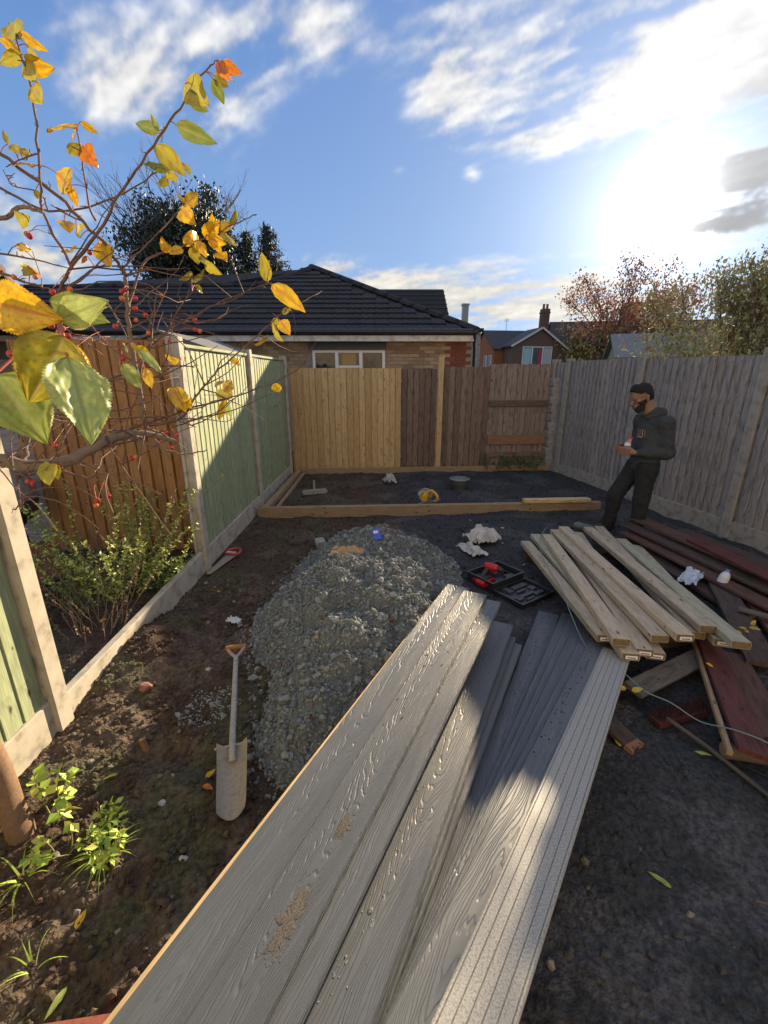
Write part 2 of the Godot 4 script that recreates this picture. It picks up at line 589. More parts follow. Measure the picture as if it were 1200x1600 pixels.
func gh(x: float, z: float) -> float:
	var a := gn_a.get_noise_2d(x, z)
	if x < -8.0 or x > 9.0 or z < -9.5 or z > 3.0:
		return 0.03 * a - 0.03
	var h := 0.022 * a
	var left := 1.0 - _sm(-0.7, 0.1, x)
	h += lerpf(0.010, 0.026, left) * gn_b.get_noise_2d(x, z)
	h += lerpf(0.009, 0.014, left) * gn_c.get_noise_2d(x, z)
	# soil thrown up against the kerb board in the fence gap
	var dx := (x + 1.52) / 0.22
	var dz := (z + 2.35) / 0.42
	h += 0.13 * exp(-dx * dx - dz * dz)
	# dug hollows beside it
	for d in [[-1.02, -1.62, 0.20, 0.10, 0.07], [-0.78, -1.56, 0.13, 0.07, 0.05], [-1.3, -1.95, 0.16, 0.1, 0.03]]:
		var ex: float = (x - d[0]) / d[2]
		var ez: float = (z - d[1]) / d[3]
		h -= d[4] * exp(-ex * ex - ez * ez)
	if x < -1.66:
		h += 0.06 * _sm(-1.66, -1.9, x)
	if z < -5.3 and x > -1.6 and x < 3.4:
		h += 0.035
	return h

func ground_tint(x: float, z: float) -> Color:
	var a := gn_a.get_noise_2d(x * 0.8 + 30.0, z * 0.8)
	var b := gn_b.get_noise_2d(x * 0.7, z * 0.7 + 20.0)
	var brown := Vector3(0.095, 0.062, 0.043)
	var slate := Vector3(0.054, 0.061, 0.070)
	var side := _sm(-0.5, 0.6, x + 0.15 * a)
	var c := brown.lerp(slate, side)
	# dry trodden crust
	var dry := _sm(0.05, 0.34, a + 0.6 * b) * (0.55 if x < 0.0 else 0.65)
	c = c.lerp(Vector3(0.19, 0.15, 0.112) if x < 0.2 else Vector3(0.125, 0.13, 0.138), dry)
	# patches of moss on the brown soil
	if x < -0.3:
		c = c.lerp(Vector3(0.105, 0.115, 0.056), 0.55 * _sm(0.12, 0.4, gn_a.get_noise_2d(x * 0.9 + 71.0, z * 0.9 + 13.0)))
	if x < -8.0 or x > 9.0 or z < -9.5 or z > 3.0:
		c = Vector3(0.06, 0.075, 0.035)
	return Color(c.x, c.y, c.z)

func build_ground() -> void:
	gn_a = fnl(1, 1.6, 2)
	gn_b = fnl(2, 7.0, 3)
	gn_c = fnl(3, 30.0, 3, 0.6)
	var xs: Array = [-320.0, -120.0, -50.0, -25.0, -14.0, -8.5, -6.0, -5.0, -4.2]
	var x := -3.7
	while x < 4.6:
		xs.append(x)
		x += 0.028
	xs.append_array([5.2, 6.0, 9.0, 14.0, 25.0, 50.0, 120.0, 320.0])
	var zs: Array = [320.0, 120.0, 50.0, 20.0, 8.0, 3.0, 1.6, 0.8]
	var z := 0.4
	while z > -8.4:
		zs.append(z)
		z -= 0.018 if z > -2.2 else (0.026 if z > -3.6 else 0.05)
	zs.append_array([-9.0, -9.8, -11.0, -14.0, -20.0, -35.0, -60.0, -120.0, -320.0])
	var nx := xs.size()
	var nz := zs.size()
	var v := PackedVector3Array()
	var nn := PackedVector3Array()
	var cc := PackedColorArray()
	v.resize(nx * nz)
	nn.resize(nx * nz)
	cc.resize(nx * nz)
	for j in nz:
		for i in nx:
			var px: float = xs[i]
			var pz: float = zs[j]
			v[j * nx + i] = Vector3(px, gh(px, pz), pz)
			cc[j * nx + i] = ground_tint(px, pz)
	for j in nz:
		for i in nx:
			var l := v[j * nx + maxi(i - 1, 0)]
			var r := v[j * nx + mini(i + 1, nx - 1)]
			var u := v[mini(j + 1, nz - 1) * nx + i]
			var d := v[maxi(j - 1, 0) * nx + i]
			nn[j * nx + i] = (d - u).cross(r - l).normalized()
	var idx := PackedInt32Array()
	for j in nz - 1:
		for i in nx - 1:
			var a := j * nx + i
			idx.append_array([a, a + nx, a + nx + 1, a, a + nx + 1, a + 1])
	var arr: Array = []
	arr.resize(Mesh.ARRAY_MAX)
	arr[Mesh.ARRAY_VERTEX] = v
	arr[Mesh.ARRAY_NORMAL] = nn
	arr[Mesh.ARRAY_COLOR] = cc
	arr[Mesh.ARRAY_INDEX] = idx
	var me := ArrayMesh.new()
	me.add_surface_from_arrays(Mesh.PRIMITIVE_TRIANGLES, arr)
	var o := mi(self, "ground", me, M.soil)
	tag(o, "dark dug-over garden soil with trodden patches", "ground", "", "structure")
	# loose crumbs of soil
	var xfs: Array = []
	var cols: Array = []
	for i in 17000:
		var px := rng.randf_range(-3.2, 3.9)
		var pz := -0.55 - 4.6 * pow(rng.randf(), 1.7)
		if i % 3 == 0:
			px = rng.randf_range(-1.6, -0.2)
			pz = rng.randf_range(-3.4, -0.55)
		if px > 0.0 and rng.randf() < 0.4:
			continue
		var near := gn_a.get_noise_2d(px * 1.3, pz * 1.3)
		if near < -0.1 and rng.randf() < 0.6:
			continue
		var s := 0.003 + 0.015 * pow(rng.randf(), 3.0)
		if px > 0.0: s *= 0.95
		xfs.append(Transform3D(rand_basis(s), Vector3(px, gh(px, pz) + s * 0.25, pz)))
		var t := ground_tint(px, pz) * rng.randf_range(0.7, 1.35)
		if rng.randf() < (0.03 if px < 0.0 else 0.07):
			t = Color(0.36, 0.34, 0.31) * rng.randf_range(0.5, 1.2)
		cols.append(t)
	for i in 5200:
		var px := rng.randf_range(-1.4, 3.1)
		var pz := rng.randf_range(-7.4, -3.0)
		if absf(pz + 5.25) < 0.16:
			continue
		if gn_b.get_noise_2d(px * 0.5, pz * 0.5) < -0.12:
			continue
		var s := 0.006 + 0.017 * pow(rng.randf(), 2.5)
		xfs.append(Transform3D(rand_basis(s), Vector3(px, gh(px, pz) + s * 0.2, pz)))
		cols.append(ground_tint(px, pz) * rng.randf_range(0.75, 1.5))
	var cl := multi(self, "soil_crumbs", stone_mesh(4, 0, Vector3(1, 0.8, 1.1), 0.3), M.clod, xfs, cols)
	tag(cl, "loose crumbs of dark soil scattered over the garden ground", "soil", "", "stuff")

# ---------------------------------------------------------------- fences
# feather-edged board, standing along local +Z, thick edge at x = 0
func feather_mesh(w: float, l: float, off: Vector2, flip := false) -> ArrayMesh:
	var st := new_st()
	if flip:
		extrude(st, PackedVector2Array([Vector2(0, -0.002), Vector2(w, 0.005), Vector2(w, 0.0105), Vector2(w - 0.002, 0.012), Vector2(0, 0.004)]), l, Transform3D.IDENTITY, off)
		return done(st)
	extrude(st, PackedVector2Array([Vector2(0, 0.006), Vector2(0.02, -0.016), Vector2(w, -0.016), Vector2(w, 0.003), Vector2(w - 0.016, 0.005), Vector2(w - 0.018, -0.012), Vector2(w - 0.024, -0.012), Vector2(w - 0.026, 0.006), Vector2(0.003, 0.022), Vector2(0, 0.020)]), l, Transform3D.IDENTITY, off)
	return done(st)

func feather_set(w: float, l: float, flip := false) -> Array:
	var out: Array = []
	for i in 5:
		out.append(feather_mesh(w, l, Vector2(i * 0.061, i * 0.37), flip))
	return out

# boards under `parent`, from local point a in direction `dir`, facing `out`
func boards(parent: Node3D, a: Vector3, out: Vector3, n: int, pitch: float, l: float, mats: Array, ragged := 0.004, sets: Array = []) -> void:
	var dir := out.cross(Vector3.UP).normalized()
	var ms := sets if not sets.is_empty() else feather_set(pitch + 0.016, l)
	for i in n:
		var bs := Basis(dir, out, Vector3.UP)
		bs = Basis(out, rng.randf_range(-0.003, 0.003)) * bs
		mi(parent, "board", ms[rng.randi() % ms.size()], mats[rng.randi() % mats.size()], Transform3D(bs, a + dir * (pitch * i) + Vector3.UP * rng.randf_range(-ragged, ragged)))

# slotted concrete post, 0.1 m wide along the fence; slots face along local z
func post_mesh(h: float, wx := 0.10, wz := 0.095) -> ArrayMesh:
	var st := new_st()
	var x := wx / 2.0
	var z := wz / 2.0
	var s := 0.024
	var d := 0.02
	var p := PackedVector2Array([Vector2(-x + .006, -z), Vector2(-s, -z), Vector2(-s + .004, -z + d), Vector2(s - .004, -z + d), Vector2(s, -z), Vector2(x - .006, -z), Vector2(x, -z + .006), Vector2(x, z - .006), Vector2(x - .006, z), Vector2(s, z), Vector2(s - .004, z - d), Vector2(-s + .004, z - d), Vector2(-s, z), Vector2(-x + .006, z), Vector2(-x, z - .006), Vector2(-x, -z + .006)])
	extrude(st, p, h + 0.25, Transform3D(Basis(Vector3.RIGHT, -PI / 2), Vector3(0, -0.25, 0)))
	return done(st)

func build_fences() -> void:
	# --- green fence with concrete posts ---
	var f := thing("garden_fence", "pale green treated board fence between concrete posts, one bay empty", "fence", Vector3(-1.63, 0, 0))
	var zs := [-1.76, -3.62, -5.48, -7.40]
	var pm := post_mesh(1.98)
	for z in zs:
		mi(f, "post", pm, M.concrete, Transform3D(Basis(Vector3.BACK, 0.0), Vector3(0, 0, z)))
	mi(f, "post", pm, M.concrete, Transform3D(Basis.IDENTITY, Vector3(0, 0, 0.10)))
	var gb := bar_mesh(0.05, 0.20, 1.80, 0.006)
	var bays := [[0.05, -1.71], [-1.81, -3.57], [-3.67, -5.43], [-5.53, -7.35]]
	for b in bays:
		var tilt := 0.0
		var y := 0.10
		if b[0] < -1.0 and b[0] > -2.0:
			tilt = 0.022
		mi(f, "gravel_board", gb, M.concrete, Transform3D(Basis(Vector3.RIGHT, tilt), Vector3(0, y, b[1] - 0.018)))
	var fs := feather_set(0.122, 1.70, true)
	for bi in [0, 2, 3]:
		var b: Array = bays[bi]
		var p := Node3D.new()
		p.name = name_for(f, "panel")
		f.add_child(p, true)
		boards(p, Vector3(0.0, 0.188, b[1]), Vector3.RIGHT, 17, (b[0] - b[1] - 0.012) / 17.0, 1.70, M.green, 0.0, fs)
		var l: float = b[0] - b[1]
		mi(p, "cap_rail", bar_mesh(0.046, 0.028, l, 0.004), M.green[1], Transform3D(Basis.IDENTITY, Vector3(0.004, 1.92, b[1])))
		for ry in [0.42, 1.02, 1.66]:
			mi(p, "rail", bar_mesh(0.038, 0.07, l, 0.004), M.green[0], Transform3D(Basis.IDENTITY, Vector3(-0.024, ry, b[1])))
	# --- fence across the end: new, old and back-to-front boards ---
	var e := thing("end_fence", "closeboard fence of new golden, dark old and railed boards behind the raised bed", "fence", Vector3(-1.58, 0, -7.62))
	e.rotation.y = atan2(0.40, 4.7)
	var n1 := Node3D.new()
	n1.name = name_for(e, "new_boards")
	e.add_child(n1, true)
	tag(n1, "new golden softwood fence boards", "")
	boards(n1, Vector3(1.88, 0.02, 0), Vector3(0, 0, 1), 18, 0.1044, 1.78, M.gold, 0.002)
	for ry in [0.3, 0.95, 1.6]:
		mi(n1, "rail", bar_mesh(0.07, 0.04, 1.9, 0.004), M.gold[1], Transform3D(Basis(Vector3.UP, PI / 2), Vector3(0.0, ry, -0.035)))
	var n2 := Node3D.new()
	n2.name = name_for(e, "old_boards")
	e.add_child(n2, true)
	tag(n2, "old dark brown fence boards", "")
	boards(n2, Vector3(2.50, 0.02, -0.012), Vector3(0, 0, 1), 6, 0.1035, 1.775, M.dark, 0.006)
	boards(n2, Vector3(3.44, 0.02, -0.012), Vector3(0, 0, 1), 8, 0.1035, 1.80, M.dark, 0.006)
	for ry in [0.3, 0.95, 1.6]:
		mi(n2, "rail", bar_mesh(0.07, 0.04, 1.6, 0.004), M.dark[1], Transform3D(Basis(Vector3.UP, PI / 2), Vector3(1.92, ry, -0.05)))
	mi(e, "post", bar_mesh(0.09, 0.09, 2.05, 0.004), M.gold[0], Transform3D(Basis(Vector3.RIGHT, -PI / 2), Vector3(2.565, -0.05, 0.0)))
	var n3 := Node3D.new()
	n3.name = name_for(e, "railed_boards")
	e.add_child(n3, true)
	tag(n3, "brown fence boards seen from the side with cross rails", "")
	boards(n3, Vector3(4.72, 0.02, -0.03), Vector3(0, 0, 1), 13, 0.099, 1.85, M.railed, 0.008)
	mi(n3, "rail", bar_mesh(0.035, 0.10, 1.27, 0.005), M.dark[3], Transform3D(Basis(Vector3.UP, PI / 2), Vector3(3.45, 1.21, 0.012)))
	mi(n3, "rail", bar_mesh(0.03, 0.17, 1.25, 0.005), M.rust_plank, Transform3D(Basis(Vector3.UP, PI / 2) * Basis(Vector3.BACK, 0.0), Vector3(3.46, 0.57, 0.012)))
	mi(n3, "rail", bar_mesh(0.035, 0.09, 1.27, 0.005), M.dark[0], Transform3D(Basis(Vector3.UP, PI / 2), Vector3(3.45, 0.30, 0.012)))
	# rough masonry pier in the corner
	var pier := thing("stone_pier", "rough grey masonry pier in the corner between two fences", "pier", Vector3(3.02, 0, -7.93))
	for k in 11:
		var st := new_st()
		add_box(st, Vector3.ZERO, Vector3(rng.randf_range(0.16, 0.2), 0.148, rng.randf_range(0.16, 0.2)), 0.018, rng.randf_range(-0.12, 0.12))
		mi(pier, "stone", done(st), M.concrete_grey, Transform3D(Basis.IDENTITY, Vector3(rng.randf_range(-0.012, 0.012), 0.07 + k * 0.15, rng.randf_range(-0.012, 0.012))))
	# --- weathered fence on the sunward side ---
	var s := thing("side_fence", "weathered grey-brown board fence with concrete posts and a green stained end panel", "fence", Vector3(3.015, 0, -8.04))
	var dirv := Vector3(1.20, 0, 5.95).normalized()
	s.rotation.y = atan2(dirv.x, dirv.z)      # local +z runs towards the house, the boards face local -x
	var stops := [0.0, 0.43, 2.05, 3.65, 5.48, 7.38, 9.28]
	var pm2 := post_mesh(1.95, 0.11, 0.1)
	for z in stops:
		mi(s, "post", pm2, M.concrete_grey, Transform3D(Basis(Vector3.BACK, rng.randf_range(-0.008, 0.008)), Vector3(0, 0, z)))
	for k in 6:
		var a: float = stops[k] + 0.05
		var b: float = stops[k + 1] - 0.05
		mi(s, "gravel_board", bar_mesh(0.05, 0.22, b - a, 0.006), M.concrete_grey, Transform3D(Basis.IDENTITY, Vector3(0, 0.09, a)))
		var p := Node3D.new()
		p.name = name_for(s, "panel")
		s.add_child(p, true)
		var n := int(round((b - a) / 0.098))
		var mats: Array = M.green if k == 4 else M.weathered
		if k == 4:
			tag(p, "green stained end panel", "")
		# out = -x, so boards run along -z... start at the near end
		boards(p, Vector3(0, 0.188, b - 0.006), Vector3(-1, 0, 0), n, (b - a - 0.012) / n, 1.70 + 0.02 * (k % 2), mats, 0.004)
		for ry in [0.42, 1.02, 1.66]:
			mi(p, "rail", bar_mesh(0.038, 0.07, b - a, 0.004), mats[0], Transform3D(Basis.IDENTITY, Vector3(0.026, ry, a)))

func build_raised_bed() -> void:
	# timber edging laid out as a rectangle; each length is a separate timber
	var st := [
		["front", Vector3(-1.56, 0.06, -5.16), Vector3(2.80, 0.06, -5.42), 0.075, 0.14, "long pale timber edging laid across the front of the raised bed"],
		["left", Vector3(-1.50, 0.05, -5.22), Vector3(-1.48, 0.06, -7.46), 0.075, 0.12, "timber edging lying along the green fence beside the raised bed"],
		["back", Vector3(-1.44, 0.06, -7.50), Vector3(3.0, 0.06, -7.86), 0.05, 0.12, "timber edging along the foot of the end fence"],
		["loose", Vector3(-1.38, 0.045, -5.24), Vector3(-1.40, 0.045, -7.40), 0.045, 0.05, "thin loose batten lying beside the edging at the green fence"],
	]
	for b in st:
		solo("timber_edging", b[5], "timber", bar_mesh(b[3], b[4], (b[1] as Vector3).distance_to(b[2]), 0.004, Vector2(0.1, rng.randf())), M.sleeper[rng.randi() % 3], along(b[1], b[2]), "timbers edging the raised bed")
	solo("short_board", "short golden board lying on top of the front bed edging", "board", bar_mesh(0.10, 0.045, 0.86, 0.004), M.gold[2], along(Vector3(1.78, 0.163, -5.335), Vector3(2.64, 0.163, -5.39)))

# ---------------------------------------------------------------- houses
func poly_slab(st: SurfaceTool, pts: Array, thick: Vector3) -> void:
	st.set_smooth_group(-1)
	var n := pts.size()
	for i in range(1, n - 1):
		tri(st, pts[0], pts[i], pts[i + 1])
		tri(st, pts[0] - thick, pts[i + 1] - thick, pts[i] - thick)
	for i in n:
		var a: Vector3 = pts[i]
		var b: Vector3 = pts[(i + 1) % n]
		quad(st, a, a - thick, b - thick, b)

func window_unit(parent: Node3D, at: Vector3, w: float, h: float, splits: Array, frame_m: Material, d := 0.06) -> Node3D:
	var win := Node3D.new()
	win.name = name_for(parent, "window")
	win.position = at
	parent.add_child(win, true)
	var fw := 0.055 if w < 3.0 else 0.09
	var st := new_st()
	add_box(st, Vector3(w / 2, fw / 2, 0), Vector3(w, fw, d), 0.006)
	add_box(st, Vector3(w / 2, h - fw / 2, 0), Vector3(w, fw, d), 0.006)
	for x in [fw / 2, w - fw / 2]:
		add_box(st, Vector3(x, h / 2, 0), Vector3(fw, h - 2 * fw, d), 0.006)
	for x in splits:
		add_box(st, Vector3(x, h / 2, 0), Vector3(fw * 1.3, h - 2 * fw, d), 0.006)
	mi(win, "frame", done(st), frame_m)
	var xs: Array = [0.0]
	xs.append_array(splits)
	xs.append(w)
	for k in xs.size() - 1:
		var pw: float = xs[k + 1] - xs[k] - fw * 1.4
		mi(win, "pane", box_mesh(Vector3(pw, h - 2 * fw, 0.012)), M.glass, Transform3D(Basis.IDENTITY, Vector3((xs[k] + xs[k + 1]) / 2, h / 2, -0.012)))
	return win

func tile_mesh(off: float) -> ArrayMesh:
	# one interlocking concrete roof tile, 0.3 m wide with two rolls, lying in local XZ, lower edge at z = 0
	var st := new_st()
	var p := PackedVector2Array([Vector2(0, 0), Vector2(0.296, 0), Vector2(0.296, 0.024), Vector2(0.26, 0.032), Vector2(0.22, 0.023), Vector2(0.15, 0.022), Vector2(0.11, 0.031), Vector2(0.07, 0.022), Vector2(0, 0.022)])
	extrude(st, p, 0.36, Transform3D.IDENTITY, Vector2(off, off))
	return done(st)

func build_houses() -> void:
	var brick := [std(lin(0.42, 0.315, 0.20), 0.92, T.blotch, Vector3(5, 5, 5), true), std(lin(0.35, 0.255, 0.16), 0.92, T.blotch, Vector3(5, 5, 5), true), std(lin(0.46, 0.36, 0.25), 0.92, T.blotch, Vector3(5, 5, 5), true), std(lin(0.30, 0.205, 0.135), 0.92, T.blotch, Vector3(5, 5, 5), true)]
	var red := [std(lin(0.27, 0.08, 0.058), 0.9, T.blotch, Vector3(5, 5, 5), true), std(lin(0.22, 0.068, 0.05), 0.9, T.blotch, Vector3(5, 5, 5), true)]
	var mortar := std(lin(0.42, 0.38, 0.31), 0.95, T.speck, Vector3(3, 3, 3), true)
	var tile := [std(lin(0.027, 0.026, 0.029), 0.85, T.blotch, Vector3(2.1, 2.1, 2.1), true), std(lin(0.034, 0.032, 0.034), 0.85, T.blotch, Vector3(1.7, 1.7, 1.7), true), std(lin(0.022, 0.022, 0.025), 0.85, T.blotch, Vector3(2.6, 2.6, 2.6), true)]
	var felt := std(lin(0.03, 0.03, 0.033), 0.9)
	M.brick = brick
	M.brick_red = red
	M.tile = tile
	# ---- bungalow behind the end fence ----
	var b := thing("bungalow", "buff brick bungalow with dark hipped tile roof behind the end fence", "house", Vector3(0, 0, -10))
	var st := new_st()
	add_box(st, Vector3(-3.8, 1.235, -2.4), Vector3(11.36, 2.47, 4.76), 0.0)
	mi(b, "wall", done(st), mortar)
	var bm := box_mesh(Vector3(0.215, 0.065, 0.03), 0.004)
	var bh := box_mesh(Vector3(0.1025, 0.065, 0.03), 0.004)
	for r in 9:
		var y := 1.79 + r * 0.075
		var x := -3.85 + (0.1125 if r % 2 else 0.0)
		while x < 1.87:
			var hidden := x > -1.66 and x < 0.06 and y < 2.42
			if not hidden:
				var m: Material = brick[rng.randi() % 4]
				if x > 1.36:
					m = red[rng.randi() % 2]
				var edge := x + 0.1075 > 1.885
				mi(b, "brick", bh if edge else bm, m, Transform3D(Basis.IDENTITY, Vector3(x - (0.056 if edge else 0.0), y, -0.008 + rng.randf_range(-0.002, 0.002))))
			x += 0.225
	# window with lead canopy
	var win := window_unit(b, Vector3(-1.54, 1.30, 0.0), 1.56, 0.90, [0.52, 1.04], M.white_upvc, 0.09)
	mi(win, "glazing_bar", box_mesh(Vector3(0.44, 0.05, 0.05), 0.005), M.white_upvc, Transform3D(Basis.IDENTITY, Vector3(0.78, 0.56, 0.01)))
	mi(win, "curtain", box_mesh(Vector3(0.3, 0.24, 0.01)), std(lin(0.45, 0.30, 0.12), 0.9), Transform3D(Basis.IDENTITY, Vector3(0.78, 0.72, 0.0)))
	st = new_st()
	extrude(st, PackedVector2Array([Vector2(-0.02, 0), Vector2(0.10, 0.0), Vector2(0.11, 0.03), Vector2(0.0, 0.2), Vector2(-0.02, 0.2)]), 1.66, Transform3D(Basis(Vector3(0, 0, 1), Vector3.UP, Vector3(-1, 0, 0)), Vector3(0.05, 2.205, 0.02)))
	mi(b, "window_canopy", done(st), M.lead)
	# roof: one front slope, hipped at the right, lower ridge at the left
	var roof := Node3D.new()
	roof.name = "roof"
	b.add_child(roof)
	var sl := 0.51
	var P := func(x: float, dd: float) -> Vector3: return Vector3(x, 2.55 + sl * dd, 0.3 - dd)      # dd = plan distance behind the eaves
	st = new_st()
	poly_slab(st, [P.call(-9.6, 0.0), P.call(-9.6, 2.3), P.call(-3.2, 2.45), P.call(-2.67, 2.95), P.call(-1.94, 3.79), P.call(1.90, 0.0)], Vector3(0, 0.08, 0))
	mi(roof, "deck", done(st), felt)
	st = new_st()
	poly_slab(st, [P.call(1.90, 0.0), P.call(-1.94, 3.79), Vector3(-1.94, 2.55 + sl * 3.79, -5.0), Vector3(1.90, 2.55, -8.6)], Vector3(0, 0.08, 0))
	mi(roof, "hip_slope", done(st), tile[0])
	st = new_st()
	poly_slab(st, [P.call(-1.94, 3.79), P.call(-2.67, 2.95), P.call(-3.2, 2.45), P.call(-9.6, 2.3), Vector3(-9.6, 2.55, -6.5), Vector3(-1.94, 2.55, -8.6)], Vector3(0, 0.08, 0))
	mi(roof, "back_slope", done(st), tile[0])
	var tm := [tile_mesh(0.0), tile_mesh(0.4)]
	var slope := Basis(Vector3.RIGHT, -atan(sl))
	# tile axes: local z up the slope
	var up := Vector3(0, sl, -1).normalized()
	var nrm := Vector3(0, 1, sl).normalized()
	var tb := Basis(Vector3(-1, 0, 0), nrm, up)      # mirrored x keeps the axes right-handed
	var spots: Array = []
	var cs := 0.30 * up.z * -1.0
	for r in 15:
		var dd := -0.03 + r * 0.268
		var x := 1.9
		while x > -9.5:
			var mid := dd + 0.14
			var right := 1.90 - mid * (3.84 / 3.79) - 0.12
			var lim := 2.36 + (x + 9.6) * 0.024
			if x > -3.2:
				lim = 2.45 + (x + 3.2) * 0.95 if x < -2.67 else 2.95 + (x + 2.67) * 1.15 - 0.1
			if x < right and (mid < lim or x > -1.94) and mid < 3.62:
				spots.append(Vector3(x, 2.55 + sl * dd + 0.004, 0.3 - dd))
			x -= 0.30
	spots.sort_custom(func(p: Vector3, q: Vector3) -> bool: return absf(p.x + 0.6) < absf(q.x + 0.6))
	var rest := new_st()
	for i in spots.size():
		var xf := Transform3D(Basis(Vector3.RIGHT, -0.10 + rng.randf_range(-0.008, 0.008)) * Basis(nrm, rng.randf_range(-0.006, 0.006)) * tb, spots[i] + nrm * 0.036)
		if i < 290:
			mi(roof, "roof_tile", tm[i % 2], tile[rng.randi() % 3], xf)
		else:
			rest.append_from(tm[0], 0, xf)
	var more := mi(roof, "roof_tiles", rest.commit(), tile[0])
	more.set_meta("kind", "stuff")
	# hip and ridge caps
	var caps := [[P.call(1.92, -0.02), P.call(-1.94, 3.79)], [P.call(-1.94, 3.79), P.call(-2.67, 2.95)], [P.call(-2.67, 2.95), P.call(-3.2, 2.45)], [P.call(-3.2, 2.45), P.call(-9.6, 2.3)]]
	for c in caps:
		var a: Vector3 = c[0] + Vector3(0, 0.02, 0)
		var e: Vector3 = c[1] + Vector3(0, 0.02, 0)
		var n := maxi(1, int(a.distance_to(e) / 0.42))
		for k in n:
			st = new_st()
			var q := PackedVector2Array([Vector2(-0.12, 0.0), Vector2(-0.11, -0.02), Vector2(0.11, -0.02), Vector2(0.12, 0.0), Vector2(0.07, 0.06), Vector2(0, 0.08), Vector2(-0.07, 0.06)])
			var s0: Vector3 = a.lerp(e, float(k) / n)
			var s1: Vector3 = a.lerp(e, (k + 1.0) / n + 0.02)
			extrude(st, q, s0.distance_to(s1), along(s0, s1))
			mi(roof, "ridge_tile", done(st), tile[k % 3])
	mi(b, "fascia", box_mesh(Vector3(11.45, 0.14, 0.03), 0.004), M.fascia, Transform3D(Basis.IDENTITY, Vector3(-3.85, 2.43, 0.27)))
	mi(b, "soffit", box_mesh(Vector3(11.4, 0.02, 0.3)), M.fascia, Transform3D(Basis.IDENTITY, Vector3(-3.85, 2.375, 0.12)))
	st = new_st()
	tube(st, [Vector3(-9.6, 2.545, 0.34), Vector3(1.93, 2.545, 0.34)], 0.055, 0.055, 8)
	mi(b, "gutter", done(st), M.black_plastic)
	st = new_st()
	tube(st, [Vector3(1.88, 2.5, 0.33), Vector3(1.90, 2.3, 0.2), Vector3(1.94, 2.2, 0.06), Vector3(1.94, 0.0, 0.06)], 0.034, 0.034, 8)
	mi(b, "downpipe", done(st), M.black_plastic)
	# second roof with a flat ridge behind
	var g := thing("gabled_house", "dark tiled gable roof rising behind the hipped bungalow", "house", Vector3(0, 0, -18))
	st = new_st()
	poly_slab(st, [Vector3(-3.5, 3.1, 2.6), Vector3(-3.5, 4.73, 0), Vector3(2.22, 4.73, 0), Vector3(2.22, 3.1, 2.6)], Vector3(0, 0.1, 0))
	poly_slab(st, [Vector3(-3.5, 4.73, 0), Vector3(-3.5, 3.1, -2.6), Vector3(2.22, 3.1, -2.6), Vector3(2.22, 4.73, 0)], Vector3(0, 0.1, 0))
	mi(g, "roof", done(st), tile[1])
	st = new_st()
	for k in 9:
		add_bar(st, Vector3(-3.5, 3.16 + k * 0.18, 2.6 - k * 0.288), Vector3(2.22, 3.16 + k * 0.18, 2.6 - k * 0.288), 0.03, 0.03, 0.0)
	mi(g, "tile_courses", done(st), tile[0])
	st = new_st()
	add_box(st, Vector3(-0.7, 1.52, 0), Vector3(5.5, 3.04, 5.0))
	mi(g, "wall", done(st), mortar)
	st = new_st()
	poly_slab(st, [Vector3(2.05, 3.04, 2.5), Vector3(2.05, 4.6, 0), Vector3(2.05, 3.04, -2.5)], Vector3(0.1, 0, 0))
	mi(g, "gable", done(st), mortar)
	# grey side extension with metal flue
	var x := thing("side_extension", "narrow grey rendered extension with metal flue beside the bungalow corner", "house", Vector3(2.6, 0, -17))
	st = new_st()
	add_box(st, Vector3(0.30, 1.55, 0), Vector3(0.9, 3.1, 1.6))
	mi(x, "wall", done(st), std(lin(0.33, 0.33, 0.34), 0.9, T.blotch, Vector3(1, 1, 1), true))
	mi(x, "roof", box_mesh(Vector3(1.05, 0.1, 1.8), 0.01), tile[0], Transform3D(Basis.IDENTITY, Vector3(0.3, 3.16, 0)))
	st = new_st()
	add_box(st, Vector3(0.3, 3.62, 0), Vector3(0.21, 0.86, 0.21), 0.02)
	add_box(st, Vector3(0.3, 4.06, 0), Vector3(0.27, 0.06, 0.27), 0.01)
	mi(x, "flue", done(st), std(lin(0.30, 0.33, 0.36), 0.4, T.blotch, Vector3(3, 3, 3), true))
	build_far_houses(mortar)

func K(x: float, y: float, dz := 0.0) -> Vector3:
	return Vector3(x * 1.83, (y - 1.7) * 1.83 + 1.7, dz)

func gable_house(called: String, label: String, at: Vector3, w: float, d: float, eaves: float, ridge: float, wall_m: Material, roof_m: Material, turn := 0.0, over := 0.25) -> Node3D:
	# ridge along local x
	var h := thing(called, label, "house", at)
	h.rotation.y = turn
	var st := new_st()
	var z := d / 2
	extrude(st, PackedVector2Array([Vector2(-z, 0), Vector2(z, 0), Vector2(z, eaves), Vector2(0, ridge - 0.12), Vector2(-z, eaves)]), w, Transform3D(Basis(Vector3(0, 0, -1), Vector3.UP, Vector3(1, 0, 0)), Vector3(-w / 2, 0, 0)))
	mi(h, "wall", done(st), wall_m)
	st = new_st()
	var k := (ridge - eaves) / z
	for s in [-1.0, 1.0]:
		var e := Vector3(0, eaves - k * over, s * (z + over))
		poly_slab(st, [Vector3(-w / 2 - over, e.y + 0.06, e.z), Vector3(-w / 2 - over, ridge, 0), Vector3(w / 2 + over, ridge, 0), Vector3(w / 2 + over, e.y + 0.06, e.z)], Vector3(0, 0.12, 0))
	mi(h, "roof", done(st), roof_m)
	return h

